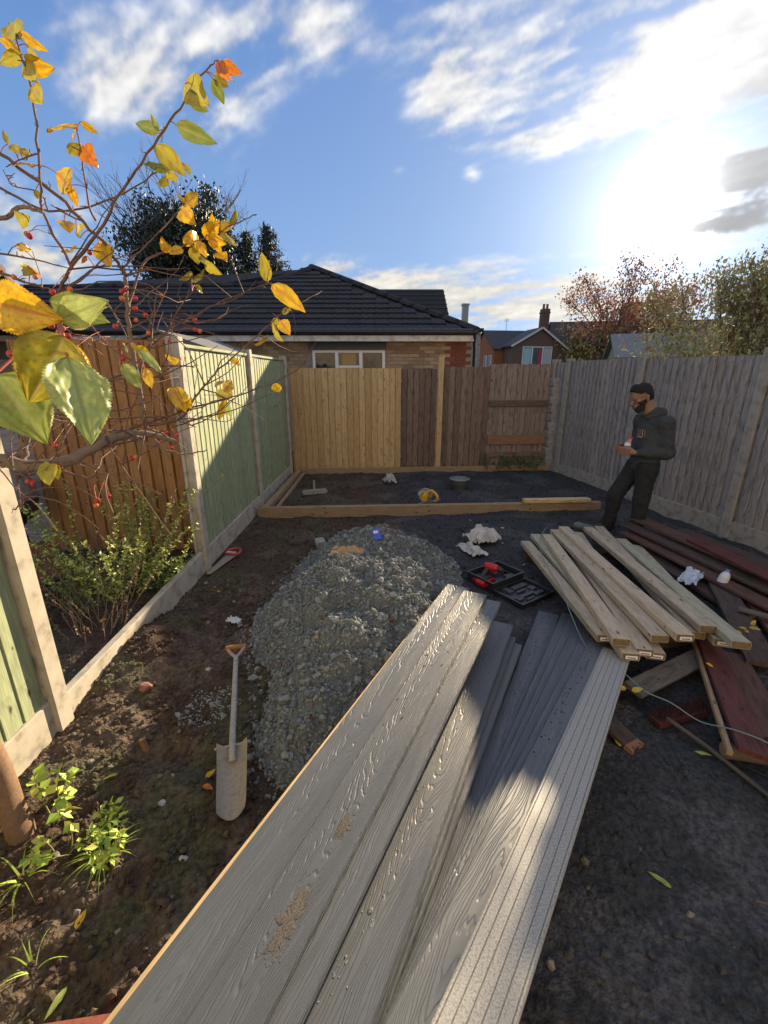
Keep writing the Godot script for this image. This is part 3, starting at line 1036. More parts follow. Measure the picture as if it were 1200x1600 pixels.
func chimney(parent: Node3D, at: Vector3, s: Vector3, m: Material, pots: int) -> void:
	var st := new_st()
	add_box(st, Vector3(0, s.y / 2, 0), s, 0.02)
	add_box(st, Vector3(0, s.y * 0.9, 0), Vector3(s.x * 1.15, 0.14, s.z * 1.15), 0.02)
	var c := mi(parent, "chimney", done(st), m, Transform3D(Basis.IDENTITY, at))
	for k in pots:
		mi(c, "chimney_pot", lathe_mesh([Vector2(0.16, 0), Vector2(0.14, 0.5), Vector2(0.17, 0.56), Vector2(0.1, 0.56), Vector2(0.0, 0.5)], 10), std(lin(0.24, 0.15, 0.11), 0.9), Transform3D(Basis.IDENTITY, Vector3((k - (pots - 1) / 2.0) * 0.45, s.y, 0)))

func build_far_houses(mortar: Material) -> void:
	var orange := std(lin(0.46, 0.165, 0.06), 0.9, T.speck, Vector3(0.9, 0.9, 0.9), true)
	var brown := std(lin(0.20, 0.125, 0.085), 0.9, T.speck, Vector3(0.9, 0.9, 0.9), true)
	var white := std(lin(0.5, 0.52, 0.53), 0.8, T.blotch, Vector3(0.4, 0.4, 0.4), true)
	var slate := std(lin(0.055, 0.052, 0.055), 0.7, T.speck, Vector3(0.7, 0.7, 0.7), true)
	# brick house with an orange end wall and a front gable
	var h := gable_house("brick_house", "brick house with orange end wall, white barge boards and wide window", Vector3(16.2, 0, -59), 7.3, 7.4, 4.7, 6.95, orange, slate, 0.12)
	var st := new_st()
	# the front gable that projects towards us
	extrude(st, PackedVector2Array([Vector2(-3.2, 0), Vector2(3.2, 0), Vector2(3.2, 4.6), Vector2(0, 6.5), Vector2(-3.2, 4.9)]), 3.4, Transform3D(Basis.IDENTITY, Vector3(0.75, 0, 3.0)))
	mi(h, "front_gable", done(st), brown)
	st = new_st()
	for q in [[Vector3(-2.75, 4.75, 0), Vector3(0.75, 6.72, 0)], [Vector3(0.75, 6.72, 0), Vector3(4.25, 4.35, 0)]]:
		var a: Vector3 = q[0] + Vector3(0, 0.06, 6.62)
		var e: Vector3 = q[1] + Vector3(0, 0.06, 6.62)
		poly_slab(st, [a, e, e + Vector3(0, 0, -4.2), a + Vector3(0, 0, -4.2)], Vector3(0, 0.14, 0))
	mi(h, "gable_roof", done(st), slate)
	st = new_st()
	add_bar(st, Vector3(-2.75, 4.70, 6.66), Vector3(0.75, 6.68, 6.66), 0.06, 0.2, 0.0)
	add_bar(st, Vector3(0.75, 6.68, 6.66), Vector3(4.25, 4.30, 6.66), 0.06, 0.2, 0.0)
	mi(h, "barge_board", done(st), M.fascia)
	var wn := window_unit(h, Vector3(-1.3, 2.55, 6.44), 3.5, 2.15, [1.15, 2.4], M.white_upvc, 0.12)
	mi(wn, "curtain", box_mesh(Vector3(0.9, 1.8, 0.02)), std(lin(0.35, 0.55, 0.55), 0.9), Transform3D(Basis.IDENTITY, Vector3(0.6, 1.07, 0.01)))
	mi(wn, "curtain", box_mesh(Vector3(0.35, 1.8, 0.02)), std(lin(0.45, 0.06, 0.07), 0.9), Transform3D(Basis.IDENTITY, Vector3(2.1, 1.07, 0.01)))
	mi(wn, "curtain", box_mesh(Vector3(0.85, 1.8, 0.02)), std(lin(0.48, 0.50, 0.45), 0.9), Transform3D(Basis.IDENTITY, Vector3(2.95, 1.07, 0.01)))
	for k in 2:
		var sw := window_unit(h, Vector3(-3.70, 2.2, 0.6 + k * 1.6), 0.9, 1.7, [], M.white_upvc, 0.1)
		sw.rotation.y = -PI / 2
	chimney(h, Vector3(3.7, 5.2, 0.6), Vector3(0.95, 4.2, 0.8), brown, 2)
	st = new_st()
	tube(st, [Vector3(-0.9, 6.9, 0), Vector3(-0.9, 8.3, 0)], 0.03, 0.02, 5)
	for k in 4:
		add_bar(st, Vector3(-1.2, 8.0 + k * 0.08, -0.2 + k * 0.12), Vector3(-0.6, 8.0 + k * 0.08, -0.2 + k * 0.12), 0.02, 0.02, 0.0)
	mi(h, "aerial", done(st), M.black_plastic)
	gable_house("white_house", "white rendered gable end standing beyond the orange brick wall", Vector3(12.1, 0, -66), 3.0, 4.6, 4.4, 7.3, white, slate, 0.5)
	# terrace roof to the right of the chimney, and a second chimney behind the autumn tree
	var t := gable_house("terrace_house", "slate roofed terrace with tall chimney behind the red leaved tree", Vector3(30.5, 0, -58), 19.0, 8.0, 5.0, 8.0, brown, slate, -0.15)
	chimney(t, Vector3(-0.5, 6.0, 0.5), Vector3(2.0, 3.9, 1.0), brown, 3)
	var v := gable_house("garden_house", "low grey roofed house seen between the two trees on the right", Vector3(14.4, 0, -23.5), 5.0, 3.4, 2.6, 3.7, mortar, std(lin(0.20, 0.21, 0.22), 0.6, T.blotch, Vector3(0.8, 0.8, 0.8), true), -0.3)
	window_unit(v, Vector3(-1.0, 1.4, 1.72), 1.4, 1.1, [0.7], M.white_upvc, 0.06)

# ---------------------------------------------------------------- next door, behind the green fence
func build_neighbour() -> void:
	# orange fence running away from the green fence
	var f := thing("orange_fence", "new orange timber fence panel next door, standing behind the empty bay", "fence", Vector3(-1.74, 0, -3.98))
	var p := Node3D.new()
	p.name = "panel"
	f.add_child(p)
	boards(p, Vector3(0.0, 0.06, 0), Vector3(0, 0, 1), 14, 0.105, 1.92, M.orange, 0.004)
	for ry in [0.4, 1.0, 1.7]:
		mi(p, "rail", bar_mesh(0.07, 0.04, 1.46, 0.004), M.orange[1], Transform3D(Basis(Vector3.UP, -PI / 2), Vector3(0.0, ry, -0.035)))
	# felt roofed shed behind the fence
	var s := thing("felt_shed", "timber shed with grey felt roof behind the green fence", "shed", Vector3(-2.65, 0, -6.6))
	var st := new_st()
	extrude(st, PackedVector2Array([Vector2(-0.85, 0), Vector2(0.85, 0), Vector2(0.85, 1.88), Vector2(0, 2.16), Vector2(-0.85, 1.88)]), 1.9, Transform3D(Basis.IDENTITY, Vector3(0, 0, -0.85)))
	mi(s, "wall", done(st), M.weathered[0])
	st = new_st()
	poly_slab(st, [Vector3(-0.95, 1.88, 1.12), Vector3(0, 2.2, 1.12), Vector3(0, 2.2, -0.95), Vector3(-0.95, 1.88, -0.95)], Vector3(0, 0.03, 0))
	poly_slab(st, [Vector3(0, 2.2, 1.12), Vector3(0.95, 1.88, 1.12), Vector3(0.95, 1.88, -0.95), Vector3(0, 2.2, -0.95)], Vector3(0, 0.03, 0))
	mi(s, "roof", done(st), std(lin(0.19, 0.2, 0.2), 0.9, T.speck, Vector3(2, 2, 2), true))
	# lapped board shed
	var l := thing("lapped_shed", "low brown shed of horizontal lapped boards beside the orange fence", "shed", Vector3(-3.25, 0, -4.15))
	var st2 := new_st()
	add_box(st2, Vector3(-0.62, 0.75, -0.55), Vector3(2.2, 1.5, 1.0))
	mi(l, "wall", done(st2), M.dark[0])
	for k in 13:
		mi(l, "board", bar_mesh(0.02, 0.135, 2.2, 0.003, Vector2(0, k * 0.31)), M.weathered[k % 3], Transform3D(Basis(Vector3.UP, PI / 2) * Basis(Vector3.BACK, 0.10), Vector3(-1.72, 0.10 + k * 0.115, -0.03)))
	mi(l, "roof", box_mesh(Vector3(2.4, 0.05, 1.25), 0.01), M.lead, Transform3D(Basis(Vector3.RIGHT, 0.06), Vector3(-0.62, 1.56, -0.5)))
	# brick house next door
	var h := thing("neighbour_house", "red-brown tiled roof of the house next door behind the branches", "house", Vector3(-9.5, 0, -8.8))
	st = new_st()
	add_box(st, Vector3(0, 0.98, 0), Vector3(5.0, 1.96, 4.0))
	mi(h, "wall", done(st), M.brick[3])
	var clay := [std(lin(0.24, 0.125, 0.09), 0.9, T.blotch, Vector3(3, 3, 3), true), std(lin(0.19, 0.105, 0.08), 0.9, T.blotch, Vector3(3, 3, 3), true)]
	st = new_st()
	poly_slab(st, [Vector3(-2.6, 1.9, 2.2), Vector3(-2.6, 3.5, 0), Vector3(2.6, 3.5, 0), Vector3(2.6, 1.9, 2.2)], Vector3(0, 0.08, 0))
	poly_slab(st, [Vector3(-2.6, 3.5, 0), Vector3(-2.6, 1.9, -2.2), Vector3(2.6, 1.9, -2.2), Vector3(2.6, 3.5, 0)], Vector3(0, 0.08, 0))
	var rf := mi(h, "roof", done(st), clay[1])
	var sl := Vector3(0, 1.6, -2.2).normalized()
	var tb := Basis(Vector3(-1, 0, 0), Vector3(0, 2.2, 1.6).normalized(), sl)
	var pt := bar_mesh(0.165, 0.022, 0.26, 0.004)
	for r in 13:
		for k in 15:
			mi(rf, "roof_tile", pt, clay[rng.randi() % 2], Transform3D(tb, Vector3(2.5 - k * 0.172 - (0.086 if r % 2 else 0.0), 1.93 + r * 0.1212, 2.19 - r * 0.1667)))
	mi(h, "ridge", tube_mesh([Vector3(-2.6, 3.5, 0), Vector3(2.6, 3.5, 0)], 0.1, 0.1, 8), clay[0])
	mi(h, "gutter", tube_mesh([Vector3(-2.6, 1.88, 2.25), Vector3(2.6, 1.88, 2.25)], 0.055, 0.055, 8), M.white_upvc)
	# things stored against the shed
	var bq := thing("barbecue", "dark domed barbecue standing before the lapped shed", "barbecue", Vector3(-3.3, 0.06, -3.55))
	mi(bq, "lid", lathe_mesh([Vector2(0.30, 0.62), Vector2(0.29, 0.74), Vector2(0.22, 0.86), Vector2(0.1, 0.92), Vector2(0.0, 0.93)], 16), std(lin(0.20, 0.21, 0.22), 0.5, T.blotch, Vector3(3, 3, 3), true))
	mi(bq, "bowl", lathe_mesh([Vector2(0.0, 0.36), Vector2(0.16, 0.38), Vector2(0.27, 0.48), Vector2(0.30, 0.61), Vector2(0.28, 0.61)], 16), M.black_plastic)
	for k in 3:
		var a := k * TAU / 3 + 0.4
		mi(bq, "leg", tube_mesh([Vector3(cos(a) * 0.2, 0.42, sin(a) * 0.2), Vector3(cos(a) * 0.3, 0.0, sin(a) * 0.3)], 0.014, 0.012, 6), M.black_plastic)
	var tub := thing("plastic_tub", "dull red plastic tub upturned on the soil beside the barbecue", "tub", Vector3(-2.92, 0.06, -3.35))
	mi(tub, "body", lathe_mesh([Vector2(0.235, 0.0), Vector2(0.235, 0.02), Vector2(0.215, 0.025), Vector2(0.185, 0.25), Vector2(0.17, 0.265), Vector2(0.0, 0.265)], 18), std(lin(0.22, 0.03, 0.03), 0.5))
	mi(tub, "rim", lathe_mesh([Vector2(0.22, 0.0), Vector2(0.25, 0.005), Vector2(0.25, 0.03), Vector2(0.22, 0.035)], 18), M.black_plastic)
	# unseen house wall added behind the view to bounce sunlight onto shaded fronts
	var own := thing("added_bounce_house", "added unseen cream house wall behind the camera, bouncing sunlight into the shade", "house", Vector3(0.8, 0, 3.4))
	st = new_st()
	add_box(st, Vector3(0, 2.6, 1.2), Vector3(9.0, 5.2, 2.4))
	mi(own, "wall", done(st), std(lin(0.62, 0.56, 0.46), 0.9, T.blotch, Vector3(0.5, 0.5, 0.5), true))
	window_unit(own, Vector3(1.2, 3.2, 0.0), 1.4, 1.2, [0.7], M.white_upvc, 0.08)
	window_unit(own, Vector3(-2.6, 3.2, 0.0), 1.4, 1.2, [0.7], M.white_upvc, 0.08)
	mi(own, "roof", box_mesh(Vector3(9.4, 0.2, 3.0), 0.02), M.tile[0], Transform3D(Basis(Vector3.RIGHT, -0.3), Vector3(0, 5.5, 1.2)))

# ---------------------------------------------------------------- trees beyond the fences
func leaf_card(l: float, w: float) -> ArrayMesh:
	var st := new_st()
	st.set_smooth_group(-1)
	var a := Vector3(0, 0, 0)
	var b := Vector3(-w / 2, 0.12 * w, l * 0.45)
	var c := Vector3(0, -0.05 * w, l)
	var d := Vector3(w / 2, 0.12 * w, l * 0.45)
	tri(st, a, b, c)
	tri(st, a, c, d)
	return done(st)

func leaf_mat(back: float, rough := 0.6) -> StandardMaterial3D:
	var m := std(Color(1, 1, 1), rough)
	m.vertex_color_use_as_albedo = true
	m.backlight_enabled = true
	m.backlight = Color(back, back, back)
	return m

# grows limbs into st and gathers twig ends
func grow(st: SurfaceTool, p: Vector3, d: Vector3, l: float, r: float, depth: int, tips: Array, spread: float, rise: float, kids := 3, shrink := 0.68) -> void:
	var pts: Array = [p]
	var q := p
	var dd := d
	for k in 3:
		dd = (dd + Vector3(rng.randf_range(-1, 1), rng.randf_range(-1, 1) + rise, rng.randf_range(-1, 1)) * 0.16).normalized()
		q += dd * l / 3.0
		pts.append(q)
		if depth <= 1:
			tips.append([q, dd])
	tube(st, pts, r, r * 0.6, 5 if depth > 2 else 3, 0.0, false)
	if depth <= 0:
		return
	for k in kids:
		var ax := Vector3(rng.randf_range(-1, 1), rng.randf_range(-0.4, 0.6), rng.randf_range(-1, 1)).normalized()
		var nd := (dd + ax * spread).normalized()
		var from: Vector3 = pts[3] if k == 0 else pts[1 + rng.randi() % 3]
		grow(st, from, nd, l * shrink * rng.randf_range(0.8, 1.15), r * 0.58, depth - 1, tips, spread, rise, kids, shrink)

func crown(parent: Node3D, called: String, mesh: Mesh, m: Material, spots: Array, per: int, jitter: float, size: Vector2, tints: Array) -> void:
	var xfs: Array = []
	var cols: Array = []
	for s in spots:
		for k in per:
			var o := Vector3(rng.randfn(), rng.randfn(), rng.randfn()) * jitter
			xfs.append(Transform3D(rand_basis(rng.randf_range(size.x, size.y)), (s as Vector3) + o))
			var t: Color = tints[rng.randi() % tints.size()]
			cols.append(t * rng.randf_range(0.75, 1.25))
	var o := multi(parent, called, mesh, m, xfs, cols)
	o.set_meta("kind", "stuff")

func build_background_trees() -> void:
	var lm := leaf_mat(0.5)
	var dark := leaf_mat(0.15, 0.5)
	var card := leaf_card(1.0, 0.55)
	var bark := std(lin(0.11, 0.085, 0.07), 0.9)
	# tall bare tree
	var t := thing("bare_tree", "tall bare winter tree rising behind the dark evergreen", "tree", Vector3(-8.9, 0, -22))
	var tips: Array = []
	var st := new_st()
	tube(st, [Vector3(0, 0, 0), Vector3(0.1, 2.2, 0), Vector3(0.0, 4.2, 0.1)], 0.24, 0.17, 8)
	mi(t, "trunk", done(st), bark)
	st = new_st()
	for k in 8:
		var a := k * TAU / 8 + 0.3
		grow(st, Vector3(0, 3.6 + 0.1 * k, 0.05), Vector3(cos(a) * 0.62, 1.0, sin(a) * 0.5).normalized(), 2.8, 0.07, 4, tips, 0.55, 0.35, 3, 0.66)
	mi(t, "crown", done(st), bark)
	# round evergreen
	t = thing("evergreen_tree", "dense dark round evergreen tree with ivy green crown behind the bungalow", "tree", Vector3(-7.4, 0, -18))
	mi(t, "trunk", tube_mesh([Vector3(0, 0, 0), Vector3(0.05, 2.5, 0), Vector3(0, 5.0, 0)], 0.28, 0.14, 8), bark)
	var spots: Array = []
	for k in 520:
		var v := Vector3(rng.randfn(), rng.randfn(), rng.randfn()).normalized() * pow(rng.randf(), 0.33)
		var lump := 1.0 + 0.16 * sin(v.x * 7.0 + 1.0) * sin(v.y * 6.0) + 0.1 * sin(v.z * 9.0)
		spots.append(Vector3(v.x * 1.85 * lump + 0.1, 5.9 + v.y * 1.6 * lump + (0.2 if v.x > 0 else -0.1), v.z * 1.9 * lump))
	for k in 150:
		spots.append(Vector3(rng.randfn() * 0.9 + 1.1, 4.4 + rng.randfn() * 0.7, rng.randfn() * 0.8))
	crown(t, "crown", card, dark, spots, 42, 0.17, Vector2(0.09, 0.17), [Color(0.030, 0.045, 0.022), Color(0.042, 0.058, 0.028), Color(0.024, 0.036, 0.02), Color(0.05, 0.06, 0.03)])
	# conifers
	for c in [[Vector3(-3.95, 0, -17), 6.5, 1.65, "dark pointed conifer standing beside the hipped roof apex"], [Vector3(-5.1, 0, -18.4), 6.7, 1.7, "dark conifer partly hidden between evergreen and pointed conifer"]]:
		t = thing("conifer", c[3], "tree", c[0], "conifers behind the bungalow")
		mi(t, "trunk", tube_mesh([Vector3.ZERO, Vector3(0, c[1] * 0.5, 0), Vector3(0, c[1], 0)], 0.16, 0.02, 7), bark)
		spots = []
		st = new_st()
		for k in 90:
			var f := 0.25 + 0.75 * k / 90.0
			var y: float = c[1] * f
			var l: float = c[2] * (1.02 - f) * 1.5 * rng.randf_range(0.7, 1.15) + 0.08
			var a := rng.randf() * TAU
			var d := Vector3(cos(a), 0.28, sin(a))
			var e := Vector3(0, y, 0) + d * l
			tube(st, [Vector3(0, y, 0), e], 0.02, 0.006, 3, 0.0, false)
			var n := int(l / 0.06) + 2
			for q in n:
				spots.append(Vector3(0, y, 0) + d * l * (q + 1.0) / n + Vector3(0, -0.10 * sin(float(q) / n * 3.0), 0))
		mi(t, "branches", done(st), bark)
		crown(t, "crown", leaf_card(1.0, 0.22), dark, spots, 16, 0.055, Vector2(0.09, 0.19), [Color(0.030, 0.044, 0.032), Color(0.022, 0.034, 0.026), Color(0.04, 0.052, 0.038)])
	# autumn tree, russet above and yellow below
	t = thing("autumn_tree", "small autumn tree with russet top and yellow lower leaves beyond the fence corner", "tree", Vector3(27.0, -5.66, -52))
	t.scale = Vector3.ONE * 4.2
	st = new_st()
	tips = []
	tube(st, [Vector3(0, 0, 0), Vector3(0.03, 1.0, 0), Vector3(-0.02, 2.1, 0)], 0.11, 0.085, 7)
	mi(t, "trunk", done(st), bark)
	st = new_st()
	for k in 9:
		var a := k * TAU / 9
		grow(st, Vector3(-0.02, 1.7 + 0.05 * k, 0), Vector3(cos(a) * 0.8, 0.95, sin(a) * 0.75).normalized(), 1.12, 0.035, 3, tips, 0.6, 0.28, 3, 0.7)
	mi(t, "limbs", done(st), bark)
	var hi: Array = []
	var lo: Array = []
	for q in tips:
		var p: Vector3 = q[0]
		if p.y > 2.55 + 0.2 * p.x:
			hi.append(p)
		elif p.x < 0.25:
			lo.append(p)
	for k in 120:
		lo.append(Vector3(-1.15 + rng.randfn() * 0.38, 2.35 + rng.randfn() * 0.34, rng.randfn() * 0.4))
	crown(t, "russet_leaves", card, lm, hi, 9, 0.10, Vector2(0.045, 0.085), [Color(0.42, 0.19, 0.10), Color(0.34, 0.14, 0.09), Color(0.48, 0.26, 0.12), Color(0.28, 0.13, 0.10)])
	crown(t, "yellow_leaves", card, lm, lo, 7, 0.09, Vector2(0.06, 0.11), [Color(0.42, 0.30, 0.06), Color(0.34, 0.26, 0.07), Color(0.28, 0.17, 0.06), Color(0.20, 0.20, 0.07)])
	# pale leafed shrub leaning over the side fence
	t = thing("pale_shrub", "large pale green shrub leaning over the side fence", "shrub", Vector3(5.8, 0, -6.9))
	st = new_st()
	tips = []
	for k in 9:
		var a := k * TAU / 9 + 0.2
		grow(st, Vector3(cos(a) * 0.2, 0.0, sin(a) * 0.2), Vector3(cos(a) * 0.42, 1.0, sin(a) * 0.4).normalized(), 1.5, 0.045, 3, tips, 0.5, 0.25, 3, 0.62)
	grow(st, Vector3(-0.3, 1.1, 0.5), Vector3(-0.95, 0.62, 0.2).normalized(), 0.9, 0.03, 2, tips, 0.5, 0.1, 3, 0.62)
	mi(t, "stems", done(st), bark)
	spots = []
	for q in tips:
		var p: Vector3 = q[0]
		if p.y > 1.1:
			spots.append(p)
	for k in 460:
		var v := Vector3(rng.randfn(), rng.randfn(), rng.randfn()).normalized() * pow(rng.randf(), 0.4)
		spots.append(Vector3(v.x * 1.3 + 0.4, 2.5 + v.y * 1.25, v.z * 1.2))
	for k in 60:
		spots.append(Vector3(-1.78 + rng.randfn() * 0.22, 1.98 + rng.randfn() * 0.16, 0.55 + rng.randfn() * 0.3))
	crown(t, "foliage", leaf_card(1.0, 0.42), lm, spots, 26, 0.11, Vector2(0.045, 0.085), [Color(0.22, 0.24, 0.10), Color(0.30, 0.30, 0.14), Color(0.16, 0.18, 0.08), Color(0.36, 0.33, 0.17), Color(0.25, 0.16, 0.10)])
	# bare thicket between the two
	t = thing("bare_thicket", "thin bare reddish thicket between the autumn tree and pale shrub", "shrub", Vector3(6.6, 0, -9.5))
	st = new_st()
	tips = []
	for k in 6:
		var a := k * TAU / 6
		grow(st, Vector3(cos(a) * 0.15, 0, sin(a) * 0.15), Vector3(cos(a) * 0.3, 1, sin(a) * 0.3).normalized(), 1.05, 0.022, 3, tips, 0.5, 0.3, 3, 0.6)
	mi(t, "twigs", done(st), std(lin(0.15, 0.08, 0.06), 0.9))

# ---------------------------------------------------------------- crushed stone
func build_heap() -> void:
	var root := thing("gravel_heap", "long heap of grey-green crushed stone between the soil and decking boards", "gravel")
	root.set_meta("kind", "stuff")
	var x0 := -1.15
	var z0 := -4.55
	var stp := 0.022
	var nx := int(2.15 / stp)
	var nz := int(3.35 / stp)
	var v := PackedVector3Array()
	var col := PackedColorArray()
	var idx := PackedInt32Array()
	v.resize(nx * nz)
	col.resize(nx * nz)
	for j in nz:
		for i in nx:
			var x := x0 + i * stp
			var z := z0 + j * stp
			var h := heap_h(x, z)
			v[j * nx + i] = Vector3(x, gh(x, z) + (h - 0.004 + 0.008 * gn_c.get_noise_2d(x * 1.5, z * 1.5) if h > 0.006 else -0.05), z)
			var t := 0.20 + 0.06 * gn_b.get_noise_2d(x * 3.0, z * 3.0)
			col[j * nx + i] = Color(t * 0.88, t * 0.98, t * 0.93)
	for j in nz - 1:
		for i in nx - 1:
			var a := j * nx + i
			idx.append_array([a, a + 1, a + nx + 1, a, a + nx + 1, a + nx])
	var nn := PackedVector3Array()
	nn.resize(nx * nz)
	for j in nz:
		for i in nx:
			var l := v[j * nx + maxi(i - 1, 0)]
			var r := v[j * nx + mini(i + 1, nx - 1)]
			var u := v[mini(j + 1, nz - 1) * nx + i]
			var d := v[maxi(j - 1, 0) * nx + i]
			nn[j * nx + i] = (u - d).cross(r - l).normalized()
	var arr: Array = []
	arr.resize(Mesh.ARRAY_MAX)
	arr[Mesh.ARRAY_VERTEX] = v
	arr[Mesh.ARRAY_NORMAL] = nn
	arr[Mesh.ARRAY_COLOR] = col
	arr[Mesh.ARRAY_INDEX] = idx
	var me := ArrayMesh.new()
	me.add_surface_from_arrays(Mesh.PRIMITIVE_TRIANGLES, arr)
	var fines := std(Color(1, 1, 1), 0.95, T.speck, Vector3(5, 5, 5), true)
	fines.vertex_color_use_as_albedo = true
	mi(root, "fines", me, fines)
	var shapes := [stone_mesh(31, 1, Vector3(1, 0.7, 0.85), 0.42), stone_mesh(32, 0, Vector3(1, 0.8, 0.9), 0.4), stone_mesh(33, 0, Vector3(1.15, 0.6, 0.9), 0.4), stone_mesh(34, 1, Vector3(0.9, 0.8, 1.1), 0.5)]
	var lists: Array = [[], [], [], []]
	var tints: Array = [[], [], [], []]
	var made := 0
	var tries := 0
	while made < 30000 and tries < 120000:
		tries += 1
		var x := rng.randf_range(-1.15, 0.98)
		var z := rng.randf_range(-4.5, -1.2)
		var h := heap_h(x, z)
		var spill := false
		if h < 0.004:
			# loose stones around the foot
			var dd := Vector2((x + 0.95) / 0.16, (z + 1.92) / 0.14)
			var patch := dd.length_squared() < 1.0 + 0.8 * gn_b.get_noise_2d(x, z)
			var close := maxf(heap_h(x + 0.10, z - 0.03), heap_h(x + 0.05, z + 0.12))
			if patch:
				spill = true
			elif close < 0.004 or rng.randf() > 0.22:
				continue
		var s := 0.0034 + 0.0058 * rng.randf()
		var q := rng.randf()
		if q < 0.07:
			s = rng.randf_range(0.010, 0.017)
		elif q < 0.08:
			s = rng.randf_range(0.019, 0.031)
		if spill: s *= 0.6
		var y := gh(x, z) + maxf(h, 0.0)
		var k := rng.randi() % 4
		lists[k].append(Transform3D(rand_basis(s), Vector3(x, y + s * 0.28, z)))
		var g := rng.randf_range(0.19, 0.40)
		if spill: g *= 1.35
		var c := Color(g * 0.89, g * 0.97, g * 0.96)
		if rng.randf() < 0.006:
			c = Color(0.26, 0.09, 0.06)
		elif rng.randf() < 0.06:
			c = Color(g * 1.1, g * 1.0, g * 0.82)
		tints[k].append(c)
		made += 1
	for k in 4:
		multi(root, "stones", shapes[k], M.stone, lists[k], tints[k])

# ---------------------------------------------------------------- decking
func build_deck_boards() -> void:
	var face := [std(lin(0.102, 0.111, 0.122), 0.42, null, Vector3(1 / 0.146, 1 / 3.0, 1), false, T.emboss, 0.15), std(lin(0.092, 0.101, 0.111), 0.44, null, Vector3(1 / 0.146, 1 / 3.0, 1), false, T.emboss2, 0.15), std(lin(0.108, 0.117, 0.127), 0.42, null, Vector3(-1 / 0.146, 1 / 3.0, 1), false, T.emboss, 0.15)]
	var pale := std(lin(0.45, 0.44, 0.40), 0.5, T.speck, Vector3(3, 3, 1), false, T.speck_h, 0.01)
	M.deck = face
	var w := 0.146
	var th := 0.022
	var b := 0.004
	var prof := PackedVector2Array([Vector2(-w / 2, 0), Vector2(w / 2, 0), Vector2(w / 2, -0.008 + 0.015), Vector2(w / 2 - 0.004, 0.009), Vector2(w / 2 - 0.004, 0.013), Vector2(w / 2, 0.015), Vector2(w / 2, th - b), Vector2(w / 2 - b, th), Vector2(-w / 2 + b, th), Vector2(-w / 2, th - b), Vector2(-w / 2, 0.015), Vector2(-w / 2 + 0.004, 0.013), Vector2(-w / 2 + 0.004, 0.009), Vector2(-w / 2, 0.007)])
	var start := 0.0
	for i in 7:
		start += prof[i].distance_to(prof[i + 1])
	var rows := [
		["board", Vector3(0.479, 0.400, -2.531), Vector3(-0.680, 0.424, -0.147), 0, "embossed grey decking board on the heap side of the stack, tucked under its neighbour"],
		["board", Vector3(0.558, 0.425, -2.396), Vector3(-0.511, 0.449, -0.135), 1, "topmost embossed grey decking board of the stack, muddy footprint on it"],
		["board", Vector3(0.635, 0.400, -2.352), Vector3(-0.415, 0.424, -0.212), 2, "embossed grey decking board half covered by the muddy topmost board"],
		["board", Vector3(0.723, 0.240, -2.355), Vector3(-0.258, 0.385, -0.232), 0, "embossed grey decking board beaded with water drops, below the topmost three"],
		["board", Vector3(0.723, 0.200, -2.287), Vector3(-0.252, 0.365, -0.245), 1, "decking board showing a thin strip beside the wet board"],
		["board", Vector3(0.754, 0.170, -2.255), Vector3(-0.247, 0.343, -0.260), 2, "lowest decking board showing a thin strip beside the wet board"],
		["board", Vector3(1.209, 0.030, -2.824), Vector3(-0.139, 0.325, -0.208), 1, "lowest board of the fanned decking, its full width bare at the far end"],
		["board", Vector3(1.353, 0.054, -2.752), Vector3(-0.150, 0.349, -0.205), 0, "second decking board up in the fan"],
		["board", Vector3(1.356, 0.078, -2.642), Vector3(-0.155, 0.374, -0.198), 2, "third decking board up in the fan"],
		["board", Vector3(1.367, 0.102, -2.559), Vector3(-0.161, 0.399, -0.191), 1, "fourth decking board up in the fan"],
		["board", Vector3(1.366, 0.126, -2.427), Vector3(-0.168, 0.425, -0.186), 0, "fifth decking board up in the fan"],
		["board", Vector3(1.368, 0.150, -2.330), Vector3(-0.173, 0.450, -0.179), 2, "topmost embossed board of the fan, beside the pale grooved board"],
	]
	var deck: Array = []
	for i in rows.size():
		var r: Array = rows[i]
		var a: Vector3 = r[1] - Vector3(0, th, 0)
		var e: Vector3 = r[2] - Vector3(0, th, 0)
		var st := new_st()
		extrude(st, prof, a.distance_to(e), Transform3D.IDENTITY, Vector2(-start - b * 0.4, (i % 3) * 0.2))
		var o := solo("decking_board", r[4], "decking board", done(st), face[r[3]], along(a, e), "grey composite decking boards")
		deck.append(o)
	# pale board lying grooved side up
	var gp := PackedVector2Array([Vector2(-w / 2, 0), Vector2(w / 2, 0), Vector2(w / 2, th - b), Vector2(w / 2 - b, th)])
	for k in 6:
		var gx := w / 2 - 0.010 - k * 0.0252
		gp.append_array([Vector2(gx + 0.0018, th), Vector2(gx, th - 0.003), Vector2(gx - 0.0018, th)])
	gp.append_array([Vector2(-w / 2 + b, th), Vector2(-w / 2, th - b)])
	var a2 := Vector3(1.344, 0.174 - th, -2.155)
	var e2 := Vector3(-0.077, 0.479 - th, -0.170)
	var st2 := new_st()
	extrude(st2, gp, a2.distance_to(e2), Transform3D.IDENTITY)
	solo("grooved_board", "pale decking board lying grooved side up on the fan", "decking board", done(st2), pale, along(a2, e2), "grey composite decking boards")
	# yellow softwood under the left edge
	solo("softwood_board", "yellow softwood board under the heap side edge of the decking stack", "board", bar_mesh(0.15, 0.02, 2.66, 0.002), M.gold[2], along(Vector3(0.476, 0.366, -2.552), Vector3(-0.702, 0.390, -0.158)))
	# bearers that carry the stack
	solo("bearer", "timber bearer across the underside of the decking stack near the house", "timber", bar_mesh(0.10, 0.24, 1.05, 0.004), M.sleeper[0], along(Vector3(-0.95, 0.12, -0.20), Vector3(0.10, 0.12, -0.30)))
